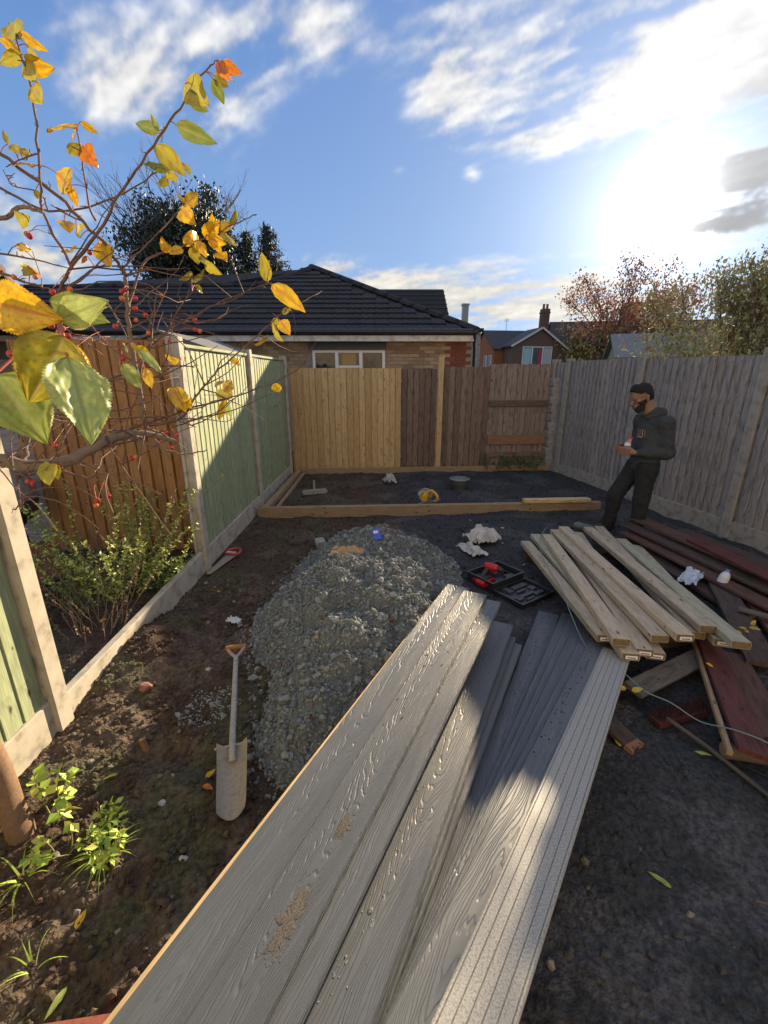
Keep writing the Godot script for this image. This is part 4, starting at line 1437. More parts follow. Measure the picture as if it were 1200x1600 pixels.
	# screw holes, mud and water on the boards
	var top: Node3D = deck[1]
	var l := 2.5
	var holes: Array = []
	for k in 26:
		holes.append(Transform3D(Basis.IDENTITY.scaled(Vector3(1, 0.3, rng.randf_range(1, 2.4)) * rng.randf_range(0.0015, 0.0042)), Vector3(rng.randf_range(-0.06, 0.05), th + 0.0006, rng.randf_range(0.45, 1.25))))
	multi(top, "dirt_specks", stone_mesh(70, 0, Vector3.ONE, 0.3), std(lin(0.018, 0.016, 0.015), 0.9), holes)
	var mud: Array = []
	var mcol: Array = []
	for k in 260:
		var z := 0.0
		var x := 0.0
		if k < 190:
			z = 1.86 + rng.randfn() * 0.042
			x = 0.012 + rng.randfn() * 0.013
			if k < 60:
				z = 1.935 + rng.randfn() * 0.012
		else:
			z = 1.60 + rng.randfn() * 0.035
			x = 0.014 + rng.randfn() * 0.012
		mud.append(Transform3D(Basis(Vector3.UP, rng.randf() * TAU).scaled(Vector3(1, 0.25, 1.6) * rng.randf_range(0.0008, 0.0022)), Vector3(x, th + 0.0003, z)))
		var g := rng.randf_range(0.7, 1.2)
		mcol.append(Color(0.19 * g, 0.178 * g, 0.16 * g))
	# dried mud trodden off a boot, ragged at the edges
	var mn := fnl(55, 1.0, 4, 0.7)
	for q in [[Vector2(0.012, 1.865), Vector2(0.026, 0.085), 0.0], [Vector2(0.013, 1.61), Vector2(0.020, 0.05), 40.0]]:
		var ms := new_st()
		ms.set_smooth_group(-1)
		var ring: Array = []
		for k in 72:
			var an := TAU * k / 72.0
			var rr := 0.78 + 0.75 * mn.get_noise_2d(cos(an) * 2.4 + q[2], sin(an) * 2.4) + 0.25 * mn.get_noise_2d(k * 1.9, q[2])
			ring.append(Vector3(q[0].x + cos(an) * q[1].x * rr, th + 0.0007, q[0].y + sin(an) * q[1].y * rr))
		for k in 72:
			tri(ms, Vector3(q[0].x, th + 0.0018, q[0].y), ring[k], ring[(k + 1) % 72])
		mi(top, "mud_smear", done(ms), std(lin(0.15, 0.14, 0.127), 0.95, T.soil, Vector3(9, 9, 9), true))
	multi(top, "mud", stone_mesh(71, 0, Vector3.ONE, 0.3), M.clod, mud, mcol)
	var water := StandardMaterial3D.new()
	water.albedo_color = Color(1, 1, 1, 0.12)
	water.transparency = BaseMaterial3D.TRANSPARENCY_ALPHA
	water.roughness = 0.02
	water.refraction_enabled = true
	water.refraction_scale = 0.033
	var drops: Array = []
	for k in 170:
		var s := 0.0012 + 0.0022 * pow(rng.randf(), 2.0)
		if k == 5 or k == 9: s = 0.007
		drops.append(Transform3D(Basis.IDENTITY.scaled(Vector3(1, 0.5, 1.15) * s), Vector3(clampf(rng.randfn() * 0.022 - 0.028, -0.07, 0.06), th + s * 0.1, rng.randf_range(0.75, 2.0))))
	multi(deck[3], "water_drops", ball_mesh(1.0, 10), water, drops)
	var bits: Array = []
	for k in 60:
		bits.append(Transform3D(rand_basis(rng.randf_range(0.0015, 0.004)), Vector3(rng.randf_range(-0.06, 0.06), th + 0.001, rng.randf_range(0.05, 1.5))))
	multi(deck[6], "dirt_specks", stone_mesh(72, 0, Vector3.ONE, 0.3), std(lin(0.02, 0.018, 0.016), 0.9), bits)
	var bits2: Array = []
	for k in 60:
		bits2.append(Transform3D(rand_basis(rng.randf_range(0.0015, 0.004)), Vector3(rng.randf_range(-0.066, -0.02), th + 0.001, rng.randf_range(0.05, 1.3))))
	multi(deck[11], "dirt_specks", stone_mesh(72, 0, Vector3.ONE, 0.3), std(lin(0.02, 0.018, 0.016), 0.9), bits2)

# ---------------------------------------------------------------- joists
func build_joists() -> void:
	var mats := [wood_mat(lin(0.53, 0.445, 0.325), 0), wood_mat(lin(0.49, 0.415, 0.30), 1), wood_mat(lin(0.60, 0.50, 0.36), 2), wood_mat(lin(0.47, 0.45, 0.33), 0)]
	var endm := wood_mat(lin(0.20, 0.15, 0.09), 1)
	var white := std(lin(0.8, 0.8, 0.8), 0.6)
	var black := std(lin(0.02, 0.02, 0.02), 0.6)
	var rows := [
		[Vector3(1.412, 0.12, -4.043), Vector3(1.292, 0.25, -2.203), 1, true, "pale joist at the toolbox side of the timber stack, tagged end"],
		[Vector3(1.572, 0.12, -4.243), Vector3(1.404, 0.24, -2.198), 3, false, "pale joist in the lower layer beside the outermost joist"],
		[Vector3(1.645, 0.165, -4.118), Vector3(1.325, 0.295, -2.099), 2, false, "bright clean joist lying askew on the toolbox side of the timber stack"],
		[Vector3(1.778, 0.165, -4.254), Vector3(1.561, 0.295, -2.133), 0, false, "joist with dark wet patches in the middle of the timber stack"],
		[Vector3(1.853, 0.205, -4.236), Vector3(1.661, 0.335, -2.081), 2, true, "topmost joist of the timber stack, tagged end"],
		[Vector3(2.158, 0.165, -4.333), Vector3(1.898, 0.30, -2.223), 0, false, "joist next to the greenish joist on the fence side"],
		[Vector3(2.362, 0.14, -4.055), Vector3(1.954, 0.31, -2.05), 3, false, "greenish joist on the side fence edge of the timber stack"],
		[Vector3(2.357, 0.115, -4.498), Vector3(1.859, 0.240, -2.251), 1, false, "joist under the stack whose far end lies by the person's shoes"],
		[Vector3(1.621, 0.075, -4.197), Vector3(1.362, 0.235, -2.05), 2, true, "lowest tagged joist, end nearest the grooved board"],
		[Vector3(1.884, 0.105, -4.303), Vector3(1.449, 0.245, -2.074), 0, true, "second tagged joist from below in the timber stack"],
		[Vector3(2.055, 0.105, -4.341), Vector3(1.516, 0.225, -2.072), 1, true, "third tagged joist from below in the timber stack"],
		[Vector3(2.5, 0.085, -4.021), Vector3(1.954, 0.245, -2.165), 0, true, "tagged joist directly under the greenish joist"],
	]
	for i in rows.size():
		var r: Array = rows[i]
		var d: Vector3 = (r[1] - r[0]).normalized()
		var a: Vector3 = r[0] - Vector3(0, 0.0225, 0)
		var e: Vector3 = r[1] - Vector3(0, 0.0225, 0)
		var l := a.distance_to(e)
		var t := thing("joist", r[4], "joist", a, "treated joists stacked loosely")
		t.basis = along(a, e).basis
		var cuts := 8
		mi(t, "length", bar_mesh(0.097, 0.045, l, 0.004, Vector2(i * 0.09, i * 0.41), cuts, rng.randf_range(-0.006, 0.008)), mats[r[2]])
		mi(t, "sawn_end", box_mesh(Vector3(0.089, 0.038, 0.003)), endm, Transform3D(Basis.IDENTITY, Vector3(0, 0, l + 0.0012)))
		if r[3]:
			var lb := mi(t, "label_tag", box_mesh(Vector3(0.062, 0.020, 0.001)), white, Transform3D(Basis.IDENTITY, Vector3(0.004, -0.002, l + 0.0036)))
			for k in 7:
				mi(lb, "print", box_mesh(Vector3(0.0045 if k % 3 else 0.007, 0.006, 0.0004)), black, Transform3D(Basis.IDENTITY, Vector3(-0.018 + k * 0.006, -0.002, 0.0008)))

# ---------------------------------------------------------------- old boards and rubbish by the side fence
func plank(called: String, label: String, a: Vector3, b: Vector3, w: float, h: float, m: Material, roll := 0.0, group := "", bend := 0.0) -> Node3D:
	return solo(called, label, "board", bar_mesh(w, h, a.distance_to(b), 0.003, Vector2(rng.randf(), rng.randf()), 4, bend), m, along(a, b, roll), group)

func crumple(seed_: int, s: Vector3, folds: float, hollow := 0.0) -> ArrayMesh:
	# a crumpled sheet of plastic, folded over itself
	var nz := fnl(seed_, 1.0, 3, 0.6)
	var st := new_st()
	st.set_smooth_group(-1)
	var n := 15
	var pts: Array = []
	for j in n:
		for i in n:
			var u := i / (n - 1.0) * 2.0 - 1.0
			var v := j / (n - 1.0) * 2.0 - 1.0
			var x := u + 0.30 * nz.get_noise_2d(u * 1.1, v * 1.1 + 7.0)
			var z := v + 0.30 * nz.get_noise_2d(u * 1.1 + 19.0, v * 1.1)
			var y := 0.12 + folds * 0.9 * absf(nz.get_noise_2d(u * 1.0 + 3.0, v * 1.0)) + 0.5 * folds * absf(nz.get_noise_2d(u * 2.0, v * 2.0 + 31.0)) + hollow * (1.0 - u * u) * (1.0 - v * v)
			pts.append(Vector3(x * s.x, maxf(y, 0.02) * s.y, z * s.z))
	for j in n - 1:
		for i in n - 1:
			quad(st, pts[j * n + i], pts[j * n + i + 1], pts[(j + 1) * n + i + 1], pts[(j + 1) * n + i])
	return done(st)

func build_debris() -> void:
	var redp := wood_mat(lin(0.125, 0.035, 0.03), -1, 0.7)
	var redb := wood_mat(lin(0.12, 0.065, 0.05), -1)
	var brown := wood_mat(lin(0.085, 0.06, 0.05), -1)
	var grey := wood_mat(lin(0.15, 0.135, 0.12), -1)
	var G := "old boards dumped along the side fence"
	# boards along the fence foot
	plank("old_board", "dull red board on top of the pile along the fence foot", Vector3(2.72, 0.225, -4.5), Vector3(2.98, 0.225, -3.0), 0.17, 0.022, redb, 0.02, G)
	plank("old_board", "brick red painted board end overlapping the fence foot pile", Vector3(2.86, 0.25, -3.75), Vector3(2.92, 0.248, -2.92), 0.15, 0.02, redp, 0.0, G)
	plank("old_board", "grey-brown board under the dull red board at the fence foot", Vector3(2.60, 0.17, -4.42), Vector3(2.95, 0.17, -2.6), 0.15, 0.024, brown, 0.03, G)
	plank("old_board", "brown board second from the ground in the fence foot pile", Vector3(2.54, 0.12, -4.30), Vector3(2.78, 0.125, -2.55), 0.14, 0.024, redb, 0.0, G)
	plank("old_board", "lowest dark board on the soil in the fence foot pile", Vector3(2.50, 0.045, -4.35), Vector3(2.62, 0.05, -2.7), 0.16, 0.03, brown, 0.0, G)
	plank("old_board", "board against the fence behind the fence foot pile", Vector3(3.1, 0.14, -4.3), Vector3(3.42, 0.15, -2.7), 0.15, 0.024, brown, 0.12, G)
	plank("old_board", "board leaning on the near end of the fence foot pile", Vector3(3.0, 0.19, -3.25), Vector3(3.35, 0.17, -2.3), 0.13, 0.022, redb, -0.05, G)
	# planks lying nearer, towards the joist stack
	plank("old_board", "wide dark brown plank running out from under the plastic bottle", Vector3(2.72, 0.09, -3.2), Vector3(2.22, 0.08, -2.16), 0.16, 0.03, brown, 0.05, G)
	plank("old_board", "dark plank beside the wide brown plank, nearer the fence", Vector3(2.95, 0.07, -3.25), Vector3(2.42, 0.06, -1.98), 0.17, 0.03, redb, -0.04, G)
	plank("old_board", "near black plank closest to the side fence on the bare ground", Vector3(3.2, 0.05, -3.2), Vector3(2.75, 0.05, -1.9), 0.18, 0.03, brown, 0.02, G)
	plank("old_board", "thin lath lying across the dark planks", Vector3(2.5, 0.125, -2.72), Vector3(3.0, 0.12, -2.32), 0.05, 0.02, grey, 0.0, G)
	plank("painted_board", "red painted board with pale scuffed edge sticking out towards the house", Vector3(2.06, 0.10, -2.42), Vector3(1.60, 0.135, -1.47), 0.125, 0.024, redp, -0.10, G)
	plank("painted_board", "brown red board lying under the scuffed red painted board", Vector3(2.14, 0.05, -2.30), Vector3(1.86, 0.05, -1.62), 0.15, 0.03, redb, 0.0, G)
	plank("pale_batten", "raw pale batten along the edge of the scuffed red board", Vector3(1.97, 0.088, -2.40), Vector3(1.515, 0.118, -1.50), 0.022, 0.024, M.sleeper[1], -0.1)
	plank("weathered_plank", "dark grey weathered plank poking out under the joist ends", Vector3(1.32, 0.10, -1.92), Vector3(2.0, 0.06, -2.30), 0.11, 0.022, grey, 0.15)
	plank("support_timber", "dark timber under the joist stack carrying the joist ends", Vector3(1.28, 0.10, -2.36), Vector3(2.10, 0.10, -2.52), 0.10, 0.18, brown)
	plank("support_timber", "flat timber under the far ends of the joist stack", Vector3(1.35, 0.022, -3.86), Vector3(2.62, 0.022, -4.02), 0.09, 0.045, brown)
	# torn offcut
	var of := thing("torn_offcut", "torn offcut with orange broken end beside the grooved board", "offcut", Vector3(1.17, 0.0, -1.66))
	of.rotation.y = 0.45
	var st := new_st()
	extrude(st, rect_prof(0.095, 0.03, 0.004), 0.40, Transform3D(Basis(Vector3.RIGHT, 0.16), Vector3(0.0, 0.085, -0.38)))
	mi(of, "plank", done(st), brown)
	st = new_st()
	var nn := 9
	for k in nn:
		var x := -0.045 + k * 0.09 / nn
		extrude(st, rect_prof(0.009, 0.026, 0.0), rng.randf_range(0.012, 0.045), Transform3D(Basis(Vector3.RIGHT, 0.16), Vector3(x + 0.005, 0.022, 0.0145)))
	mi(of, "splintered_end", done(st), M.rust_plank)
	# brush head
	var br := thing("broom_head", "dark maroon broom head lying bristles up on the ground", "broom head", Vector3(1.52, 0.0, -1.82))
	br.rotation.y = 0.28
	mi(br, "stock", box_mesh(Vector3(0.33, 0.035, 0.07), 0.006), wood_mat(lin(0.075, 0.02, 0.02), -1), Transform3D(Basis.IDENTITY, Vector3(0, 0.03, 0)))
	st = new_st()
	for k in 150:
		var p := Vector3(rng.randf_range(-0.155, 0.155), 0.047, rng.randf_range(-0.028, 0.028))
		tube(st, [p, p + Vector3(rng.randf_range(-0.015, 0.015), 0.05, rng.randf_range(-0.015, 0.02))], 0.0022, 0.0014, 3, 0.0, false)
	mi(br, "bristles", done(st), std(lin(0.045, 0.014, 0.014), 0.85))
	# pole and logs
	solo("wooden_pole", "thin grey wooden pole lying on the ground below the hose", "pole", tube_mesh([Vector3(1.42, 0.045, -1.80), Vector3(1.52, 0.03, -1.62), Vector3(1.61, 0.025, -1.36)], 0.011, 0.009, 8, 0.06), grey)
	for q in [["short round log with bark beside the scuffed red board", Vector3(1.56, 0.055, -1.58), Vector3(1.86, 0.055, -1.50), 0.036], ["upright log stump standing at the end of the wooden pole", Vector3(1.645, -0.02, -1.34), Vector3(1.66, 0.14, -1.33), 0.04]]:
		var lg := thing("log", q[0], "log", Vector3.ZERO)
		var a: Vector3 = q[1]
		var e: Vector3 = q[2]
		mi(lg, "bark", tube_mesh([a, a.lerp(e, 0.3), a.lerp(e, 0.7), e], q[3], q[3] * 0.95, 12, 0.07), std(lin(0.15, 0.115, 0.09), 0.92, T.blotch, Vector3(6, 6, 6), true))
		var dd := (e - a).normalized()
		for s in [0, 1]:
			var p: Vector3 = a - dd * 0.001 if s == 0 else e + dd * 0.001
			mi(lg, "cut_end", tube_mesh([p, p + dd * (-0.002 if s == 0 else 0.002)], q[3] * 0.86, q[3] * 0.84, 12), std(lin(0.36, 0.25, 0.15), 0.85, T.speck, Vector3(8, 8, 8), true))
	# hose
	solo("garden_hose", "thin pale teal hose trailing over the joists and across the ground", "hose", tube_mesh(smooth([Vector3(1.66, 0.205, -4.2), Vector3(1.5, 0.178, -3.918), Vector3(1.38, 0.176, -3.46), Vector3(1.275, 0.225, -2.80), Vector3(1.222, 0.215, -2.537), Vector3(1.20, 0.16, -2.237), Vector3(1.24, 0.14, -2.06), Vector3(1.30, 0.155, -1.985), Vector3(1.363, 0.122, -1.887), Vector3(1.452, 0.115, -1.809), Vector3(1.528, 0.10, -1.702), Vector3(1.60, 0.152, -1.595), Vector3(1.70, 0.155, -1.50), Vector3(1.95, 0.02, -1.40)], 6), 0.0034, 0.0034, 7), std(lin(0.15, 0.22, 0.21), 0.4))
	solo("black_cable", "black cable lying on the ground behind the wooden pole", "cable", tube_mesh(smooth([Vector3(1.36, 0.05, -1.93), Vector3(1.47, 0.02, -1.72), Vector3(1.60, 0.015, -1.56), Vector3(1.72, 0.015, -1.44), Vector3(1.9, 0.01, -1.3)], 5), 0.004, 0.004, 6), M.black_plastic)
	solo("rolled_membrane", "roll of black membrane lying along the fence foot", "roll", tube_mesh([Vector3(3.22, 0.05, -4.62), Vector3(3.34, 0.05, -4.3), Vector3(3.50, 0.05, -3.95)], 0.045, 0.04, 10, 0.05), M.black_plastic)
	# plastic
	var film := std(lin(0.52, 0.60, 0.70), 0.35)
	solo("plastic_sheet", "crumpled pale blue plastic sheet among the dark planks", "plastic", crumple(5, Vector3(0.17, 0.10, 0.07), 0.7), film, Transform3D(Basis(Vector3.UP, 0.75), Vector3(2.50, 0.10, -3.22)))
	var bt := thing("plastic_bottle", "clear milk bottle standing crooked on the wide brown plank", "bottle", Vector3(2.68, 0.105, -3.13))
	bt.rotation = Vector3(0.12, 0.3, -0.15)
	mi(bt, "body", lathe_mesh([Vector2(0, 0), Vector2(0.034, 0.004), Vector2(0.037, 0.02), Vector2(0.036, 0.075), Vector2(0.028, 0.1), Vector2(0.014, 0.115), Vector2(0.014, 0.125), Vector2(0, 0.125)], 14), std(lin(0.6, 0.66, 0.72), 0.25))
	mi(bt, "cap", lathe_mesh([Vector2(0.016, 0.12), Vector2(0.016, 0.135), Vector2(0, 0.136)], 12), std(lin(0.1, 0.2, 0.45), 0.4))

# ---------------------------------------------------------------- small things
func build_small_things() -> void:
	var steel := std(lin(0.42, 0.40, 0.36), 0.45, T.blotch, Vector3(5, 5, 5), true)
	steel.metallic = 0.55
	var st: SurfaceTool
	# spade lying by the gravel
	var sp := thing("spade", "muddy steel spade with wooden D-handle lying against the gravel heap", "spade", Vector3(-0.665, 0.0, -1.42))
	var top := Vector3(-0.692, 0.075, -1.575)
	var tip := Vector3(-0.60, 0.045, -1.275)
	var ax := (tip - top).normalized()
	var sd := Vector3.UP.cross(ax).normalized()
	var up := ax.cross(sd)
	st = new_st()
	st.set_smooth_group(3)
	var nu := 10
	var nv := 12
	var grid: Array = []
	for j in nv + 1:
		for i in nu + 1:
			var u := i / float(nu) * 2.0 - 1.0
			var v := j / float(nv)
			var w := lerpf(0.066, 0.056, v) * (1.0 if v < 0.9 else 1.0 - 0.5 * (v - 0.9))
			var edge := 0.010 * v * (1.0 - u * u) * (2.0 if v > 0.9 else 0.0)
			var p := top.lerp(tip, v) + ax * edge + sd * u * w + up * (0.032 * u * u - 0.010 * sin(v * PI))
			if v < 0.05:
				p += up * 0.012 * absf(u)
			grid.append(p - sp.position)
	for j in nv:
		for i in nu:
			var a := j * (nu + 1) + i
			quad(st, grid[a], grid[a + 1], grid[a + nu + 2], grid[a + nu + 1])
			quad(st, grid[a] - up * 0.003, grid[a + nu + 1] - up * 0.003, grid[a + nu + 2] - up * 0.003, grid[a + 1] - up * 0.003)
	mi(sp, "blade", done(st), std(lin(0.36, 0.31, 0.235), 0.5, T.blotch, Vector3(7, 7, 7), true))
	st = new_st()
	for s in [-1, 1]:
		var p: Vector3 = top + sd * s * 0.045 - sp.position + up * 0.008
		add_bar(st, p - sd * 0.034, p + sd * 0.034, 0.012, 0.01, 0.002)
	mi(sp, "tread", done(st), steel)
	var hend := Vector3(-0.862, 0.13, -2.16)
	mi(sp, "shaft", tube_mesh(smooth([top + ax * 0.08 + up * 0.004 - sp.position, top - sp.position + up * 0.02, top.lerp(hend, 0.4) - sp.position + up * 0.008, hend - sp.position], 4), 0.016, 0.0135, 10), std(lin(0.40, 0.37, 0.33), 0.55, T.blotch, Vector3(6, 6, 6), true))
	var hd := (hend - top).normalized()
	var hs := Vector3.UP.cross(hd).normalized()
	st = new_st()
	for s in [-1.0, 1.0]:
		tube(st, smooth([hend - sp.position, hend + hd * 0.035 + hs * s * 0.025 - sp.position, hend + hd * 0.085 + hs * s * 0.05 - sp.position], 4), 0.0105, 0.009, 8)
	mi(sp, "yoke", done(st), std(lin(0.36, 0.25, 0.21), 0.55))
	mi(sp, "grip", tube_mesh([hend + hd * 0.088 - hs * 0.058 - sp.position, hend + hd * 0.094 - sp.position, hend + hd * 0.088 + hs * 0.058 - sp.position], 0.0165, 0.0165, 10), wood_mat(lin(0.36, 0.17, 0.06), 1))
	# drill case
	var tb := thing("tool_case", "open black tool case holding a red cordless drill", "tool case", Vector3(1.04, 0.0, -3.27))
	tb.rotation.y = 0.607
	var yb := 0.0
	for s in [-1.0, 1.0]:
		var tray := Node3D.new()
		tray.name = name_for(tb, "case_base" if s < 0 else "case_lid")
		tb.add_child(tray, true)
		var h := 0.085 if s < 0 else 0.035
		st = new_st()
		var cz: float = s * 0.15
		add_box(st, Vector3(0, 0.012 + yb, cz), Vector3(0.38, 0.012, 0.28), 0.003)
		for q in [[Vector3(0, h / 2, cz - 0.138), Vector3(0.38, h, 0.012)], [Vector3(0, h / 2, cz + 0.138), Vector3(0.38, h, 0.012)], [Vector3(-0.186, h / 2, cz), Vector3(0.012, h, 0.265)], [Vector3(0.186, h / 2, cz), Vector3(0.012, h, 0.265)]]:
			add_box(st, q[0] + Vector3(0, 0.006, 0), q[1], 0.003)
		for q in [[Vector3(0, h + 0.006, cz - 0.142), Vector3(0.40, 0.008, 0.018)], [Vector3(0, h + 0.006, cz + 0.142), Vector3(0.40, 0.008, 0.018)], [Vector3(-0.191, h + 0.006, cz), Vector3(0.018, 0.008, 0.27)], [Vector3(0.191, h + 0.006, cz), Vector3(0.018, 0.008, 0.27)]]:
			add_box(st, q[0], q[1], 0.002)
		mi(tray, "shell", done(st), M.black_plastic)
		st = new_st()
		if s > 0:
			for q in [[0.05, 0.06, 0.16, 0.05], [-0.08, 0.05, 0.05, 0.1], [-0.02, 0.19, 0.2, 0.03], [0.1, 0.22, 0.1, 0.035], [-0.11, 0.2, 0.06, 0.05], [0.0, 0.125, 0.1, 0.02], [0.12, 0.14, 0.06, 0.05], [-0.04, 0.245, 0.08, 0.02]]:
				add_box(st, Vector3(q[0], 0.024, q[1]), Vector3(q[2], 0.02, q[3]), 0.004)
			mi(tray, "moulded_inlay", done(st), std(lin(0.06, 0.063, 0.07), 0.5))
		else:
			for q in [[0.12, -0.08, 0.1, 0.08], [0.1, -0.22, 0.12, 0.07], [-0.12, -0.25, 0.1, 0.04]]:
				add_box(st, Vector3(q[0], 0.034, q[1]), Vector3(q[2], 0.035, q[3]), 0.004)
			mi(tray, "moulded_inlay", done(st), std(lin(0.06, 0.063, 0.07), 0.5))
	mi(tb, "latch", box_mesh(Vector3(0.05, 0.022, 0.012), 0.003), std(lin(0.42, 0.015, 0.02), 0.4), Transform3D(Basis.IDENTITY, Vector3(-0.197, 0.05, -0.2)) * Transform3D(Basis(Vector3.UP, PI / 2), Vector3.ZERO))
	mi(tb, "latch", box_mesh(Vector3(0.05, 0.022, 0.012), 0.003), std(lin(0.42, 0.015, 0.02), 0.4), Transform3D(Basis(Vector3.UP, PI / 2), Vector3(-0.197, 0.05, -0.09)))
	var red := std(lin(0.50, 0.012, 0.018), 0.38)
	var dr := thing("cordless_drill", "red and black cordless drill lying in the tool case", "drill", Vector3(0.93, 0.10, -3.40))
	dr.rotation = Vector3(0, 0.9, 0.35)
	mi(dr, "body", lathe_mesh([Vector2(0, -0.075), Vector2(0.026, -0.072), Vector2(0.034, -0.05), Vector2(0.036, 0.03), Vector2(0.03, 0.05), Vector2(0, 0.052)], 14), red, Transform3D(Basis(Vector3.RIGHT, PI / 2), Vector3(0, 0.035, 0)))
	mi(dr, "chuck", lathe_mesh([Vector2(0.026, 0.05), Vector2(0.025, 0.07), Vector2(0.014, 0.1), Vector2(0.004, 0.102), Vector2(0.004, 0.15), Vector2(0, 0.151)], 12), M.black_plastic, Transform3D(Basis(Vector3.RIGHT, PI / 2), Vector3(0, 0.035, 0)))
	mi(dr, "handle", bar_mesh(0.036, 0.045, 0.13, 0.01), M.black_plastic, along(Vector3(0, 0.03, -0.03), Vector3(-0.125, 0.0, -0.05)))
	mi(dr, "battery", box_mesh(Vector3(0.055, 0.06, 0.085), 0.012), red, Transform3D(Basis(Vector3.BACK, 0.2), Vector3(-0.145, -0.005, -0.05)))
	var bp := thing("battery_pack", "red battery charger beside the drill in the tool case", "charger", Vector3(0.85, 0.045, -3.30))
	bp.rotation.y = 0.6
	mi(bp, "body", box_mesh(Vector3(0.15, 0.06, 0.085), 0.018), red)
	mi(bp, "contacts", box_mesh(Vector3(0.08, 0.012, 0.05), 0.003), M.black_plastic, Transform3D(Basis.IDENTITY, Vector3(0.02, 0.035, 0)))
	# packaging
	var paper := std(lin(0.58, 0.57, 0.56), 0.7, T.blotch, Vector3(6, 6, 6), true)
	solo("paper_sack", "crumpled white paper sack on the soil behind the tool case", "sack", crumple(12, Vector3(0.15, 0.24, 0.13), 0.55, 0.45), paper, Transform3D(Basis(Vector3.UP, 0.5), Vector3(1.03, 0.0, -4.28)))
	solo("paper_sack_strip", "flattened strip of white sack beside the crumpled paper sack", "sack", crumple(13, Vector3(0.08, 0.14, 0.15), 0.5, 0.3), paper, Transform3D(Basis(Vector3.UP, 0.4), Vector3(0.87, 0.0, -4.02)))
	solo("clear_bag", "scrunched clear plastic bag on the dark soil of the raised bed", "bag", crumple(14, Vector3(0.09, 0.22, 0.08), 0.6, 0.5), std(lin(0.42, 0.40, 0.38), 0.3), Transform3D(Basis(Vector3.UP, 0.2), Vector3(0.09, 0.03, -6.74)))
	var pk := thing("blue_packet", "small blue packet resting on top of the gravel heap", "packet", Vector3(-0.06, gh(-0.06, -3.5) + heap_h(-0.06, -3.5) + 0.035, -3.5))
	pk.rotation = Vector3(0.5, 0.25, 0.1)
	mi(pk, "body", box_mesh(Vector3(0.075, 0.04, 0.125), 0.012), std(lin(0.03, 0.10, 0.52), 0.35))
	mi(pk, "label", box_mesh(Vector3(0.04, 0.0015, 0.03), 0.0), std(lin(0.6, 0.62, 0.7), 0.4), Transform3D(Basis.IDENTITY, Vector3(-0.008, 0.0208, -0.022)))
	mi(pk, "label", box_mesh(Vector3(0.018, 0.0015, 0.03), 0.0), std(lin(0.55, 0.05, 0.05), 0.4), Transform3D(Basis.IDENTITY, Vector3(0.02, 0.0208, -0.02)))
	solo("paper_bag", "crumpled brown paper bag lying on the gravel heap", "bag", crumple(17, Vector3(0.14, 0.10, 0.075), 0.6, 0.4), std(lin(0.50, 0.31, 0.16), 0.8), Transform3D(Basis(Vector3.UP, -0.15), Vector3(-0.29, gh(-0.29, -3.3) + heap_h(-0.29, -3.3) - 0.005, -3.30)))
	var cb := thing("concrete_block", "broken grey concrete block at the far foot of the gravel heap", "block", Vector3(-0.66, 0.0, -4.2))
	cb.rotation.y = 0.3
	mi(cb, "body", box_mesh(Vector3(0.10, 0.07, 0.13), 0.012), M.concrete_grey, Transform3D(Basis.IDENTITY, Vector3(0, 0.035, 0)))
	mi(cb, "chip", stone_mesh(81, 1, Vector3(0.04, 0.03, 0.04), 0.3), M.concrete_grey, Transform3D(Basis.IDENTITY, Vector3(0.06, 0.02, 0.05)))
	# in the raised bed
	var hm := thing("club_hammer", "hammer with pale wooden handle lying on the soil of the raised bed", "hammer", Vector3(-1.03, 0.06, -6.2))
	hm.rotation.y = 0.25
	mi(hm, "handle", tube_mesh([Vector3(0, 0.02, 0.1), Vector3(0.02, 0.03, -0.2), Vector3(0.05, 0.035, -0.5)], 0.02, 0.018, 8), M.sleeper[0])
	mi(hm, "head", box_mesh(Vector3(0.36, 0.06, 0.06), 0.014), M.concrete_grey, Transform3D(Basis(Vector3.UP, 0.1), Vector3(0, 0.025, 0.12)))
	var bk := thing("paint_bucket", "grey-blue bucket on the dark soil of the raised bed", "bucket", Vector3(1.15, 0.03, -6.45))
	mi(bk, "body", lathe_mesh([Vector2(0, 0.0), Vector2(0.115, 0.0), Vector2(0.14, 0.15), Vector2(0.148, 0.155), Vector2(0.148, 0.17), Vector2(0.136, 0.17), Vector2(0.11, 0.02)], 18), std(lin(0.17, 0.20, 0.21), 0.5, T.blotch, Vector3(4, 4, 4), true))
	mi(bk, "rim", lathe_mesh([Vector2(0.142, 0.150), Vector2(0.154, 0.153), Vector2(0.154, 0.172), Vector2(0.142, 0.175)], 18), std(lin(0.24, 0.26, 0.27), 0.5))
	mi(bk, "handle", tube_mesh(smooth([Vector3(-0.15, 0.15, 0), Vector3(-0.11, 0.10, 0.13), Vector3(0, 0.075, 0.165), Vector3(0.11, 0.10, 0.13), Vector3(0.15, 0.15, 0)], 4), 0.004, 0.004, 6), M.black_plastic)
	var cs := thing("circular_saw", "yellow circular saw lying behind the front bed edging", "saw", Vector3(0.60, 0.04, -5.62))
	cs.rotation.y = -0.5
	mi(cs, "blade", lathe_mesh([Vector2(0, -0.002), Vector2(0.095, -0.002), Vector2(0.095, 0.002), Vector2(0, 0.002)], 24, true), steel, Transform3D(Basis(Vector3.RIGHT, PI / 2 - 0.25), Vector3(-0.05, 0.11, 0)))
	st = new_st()
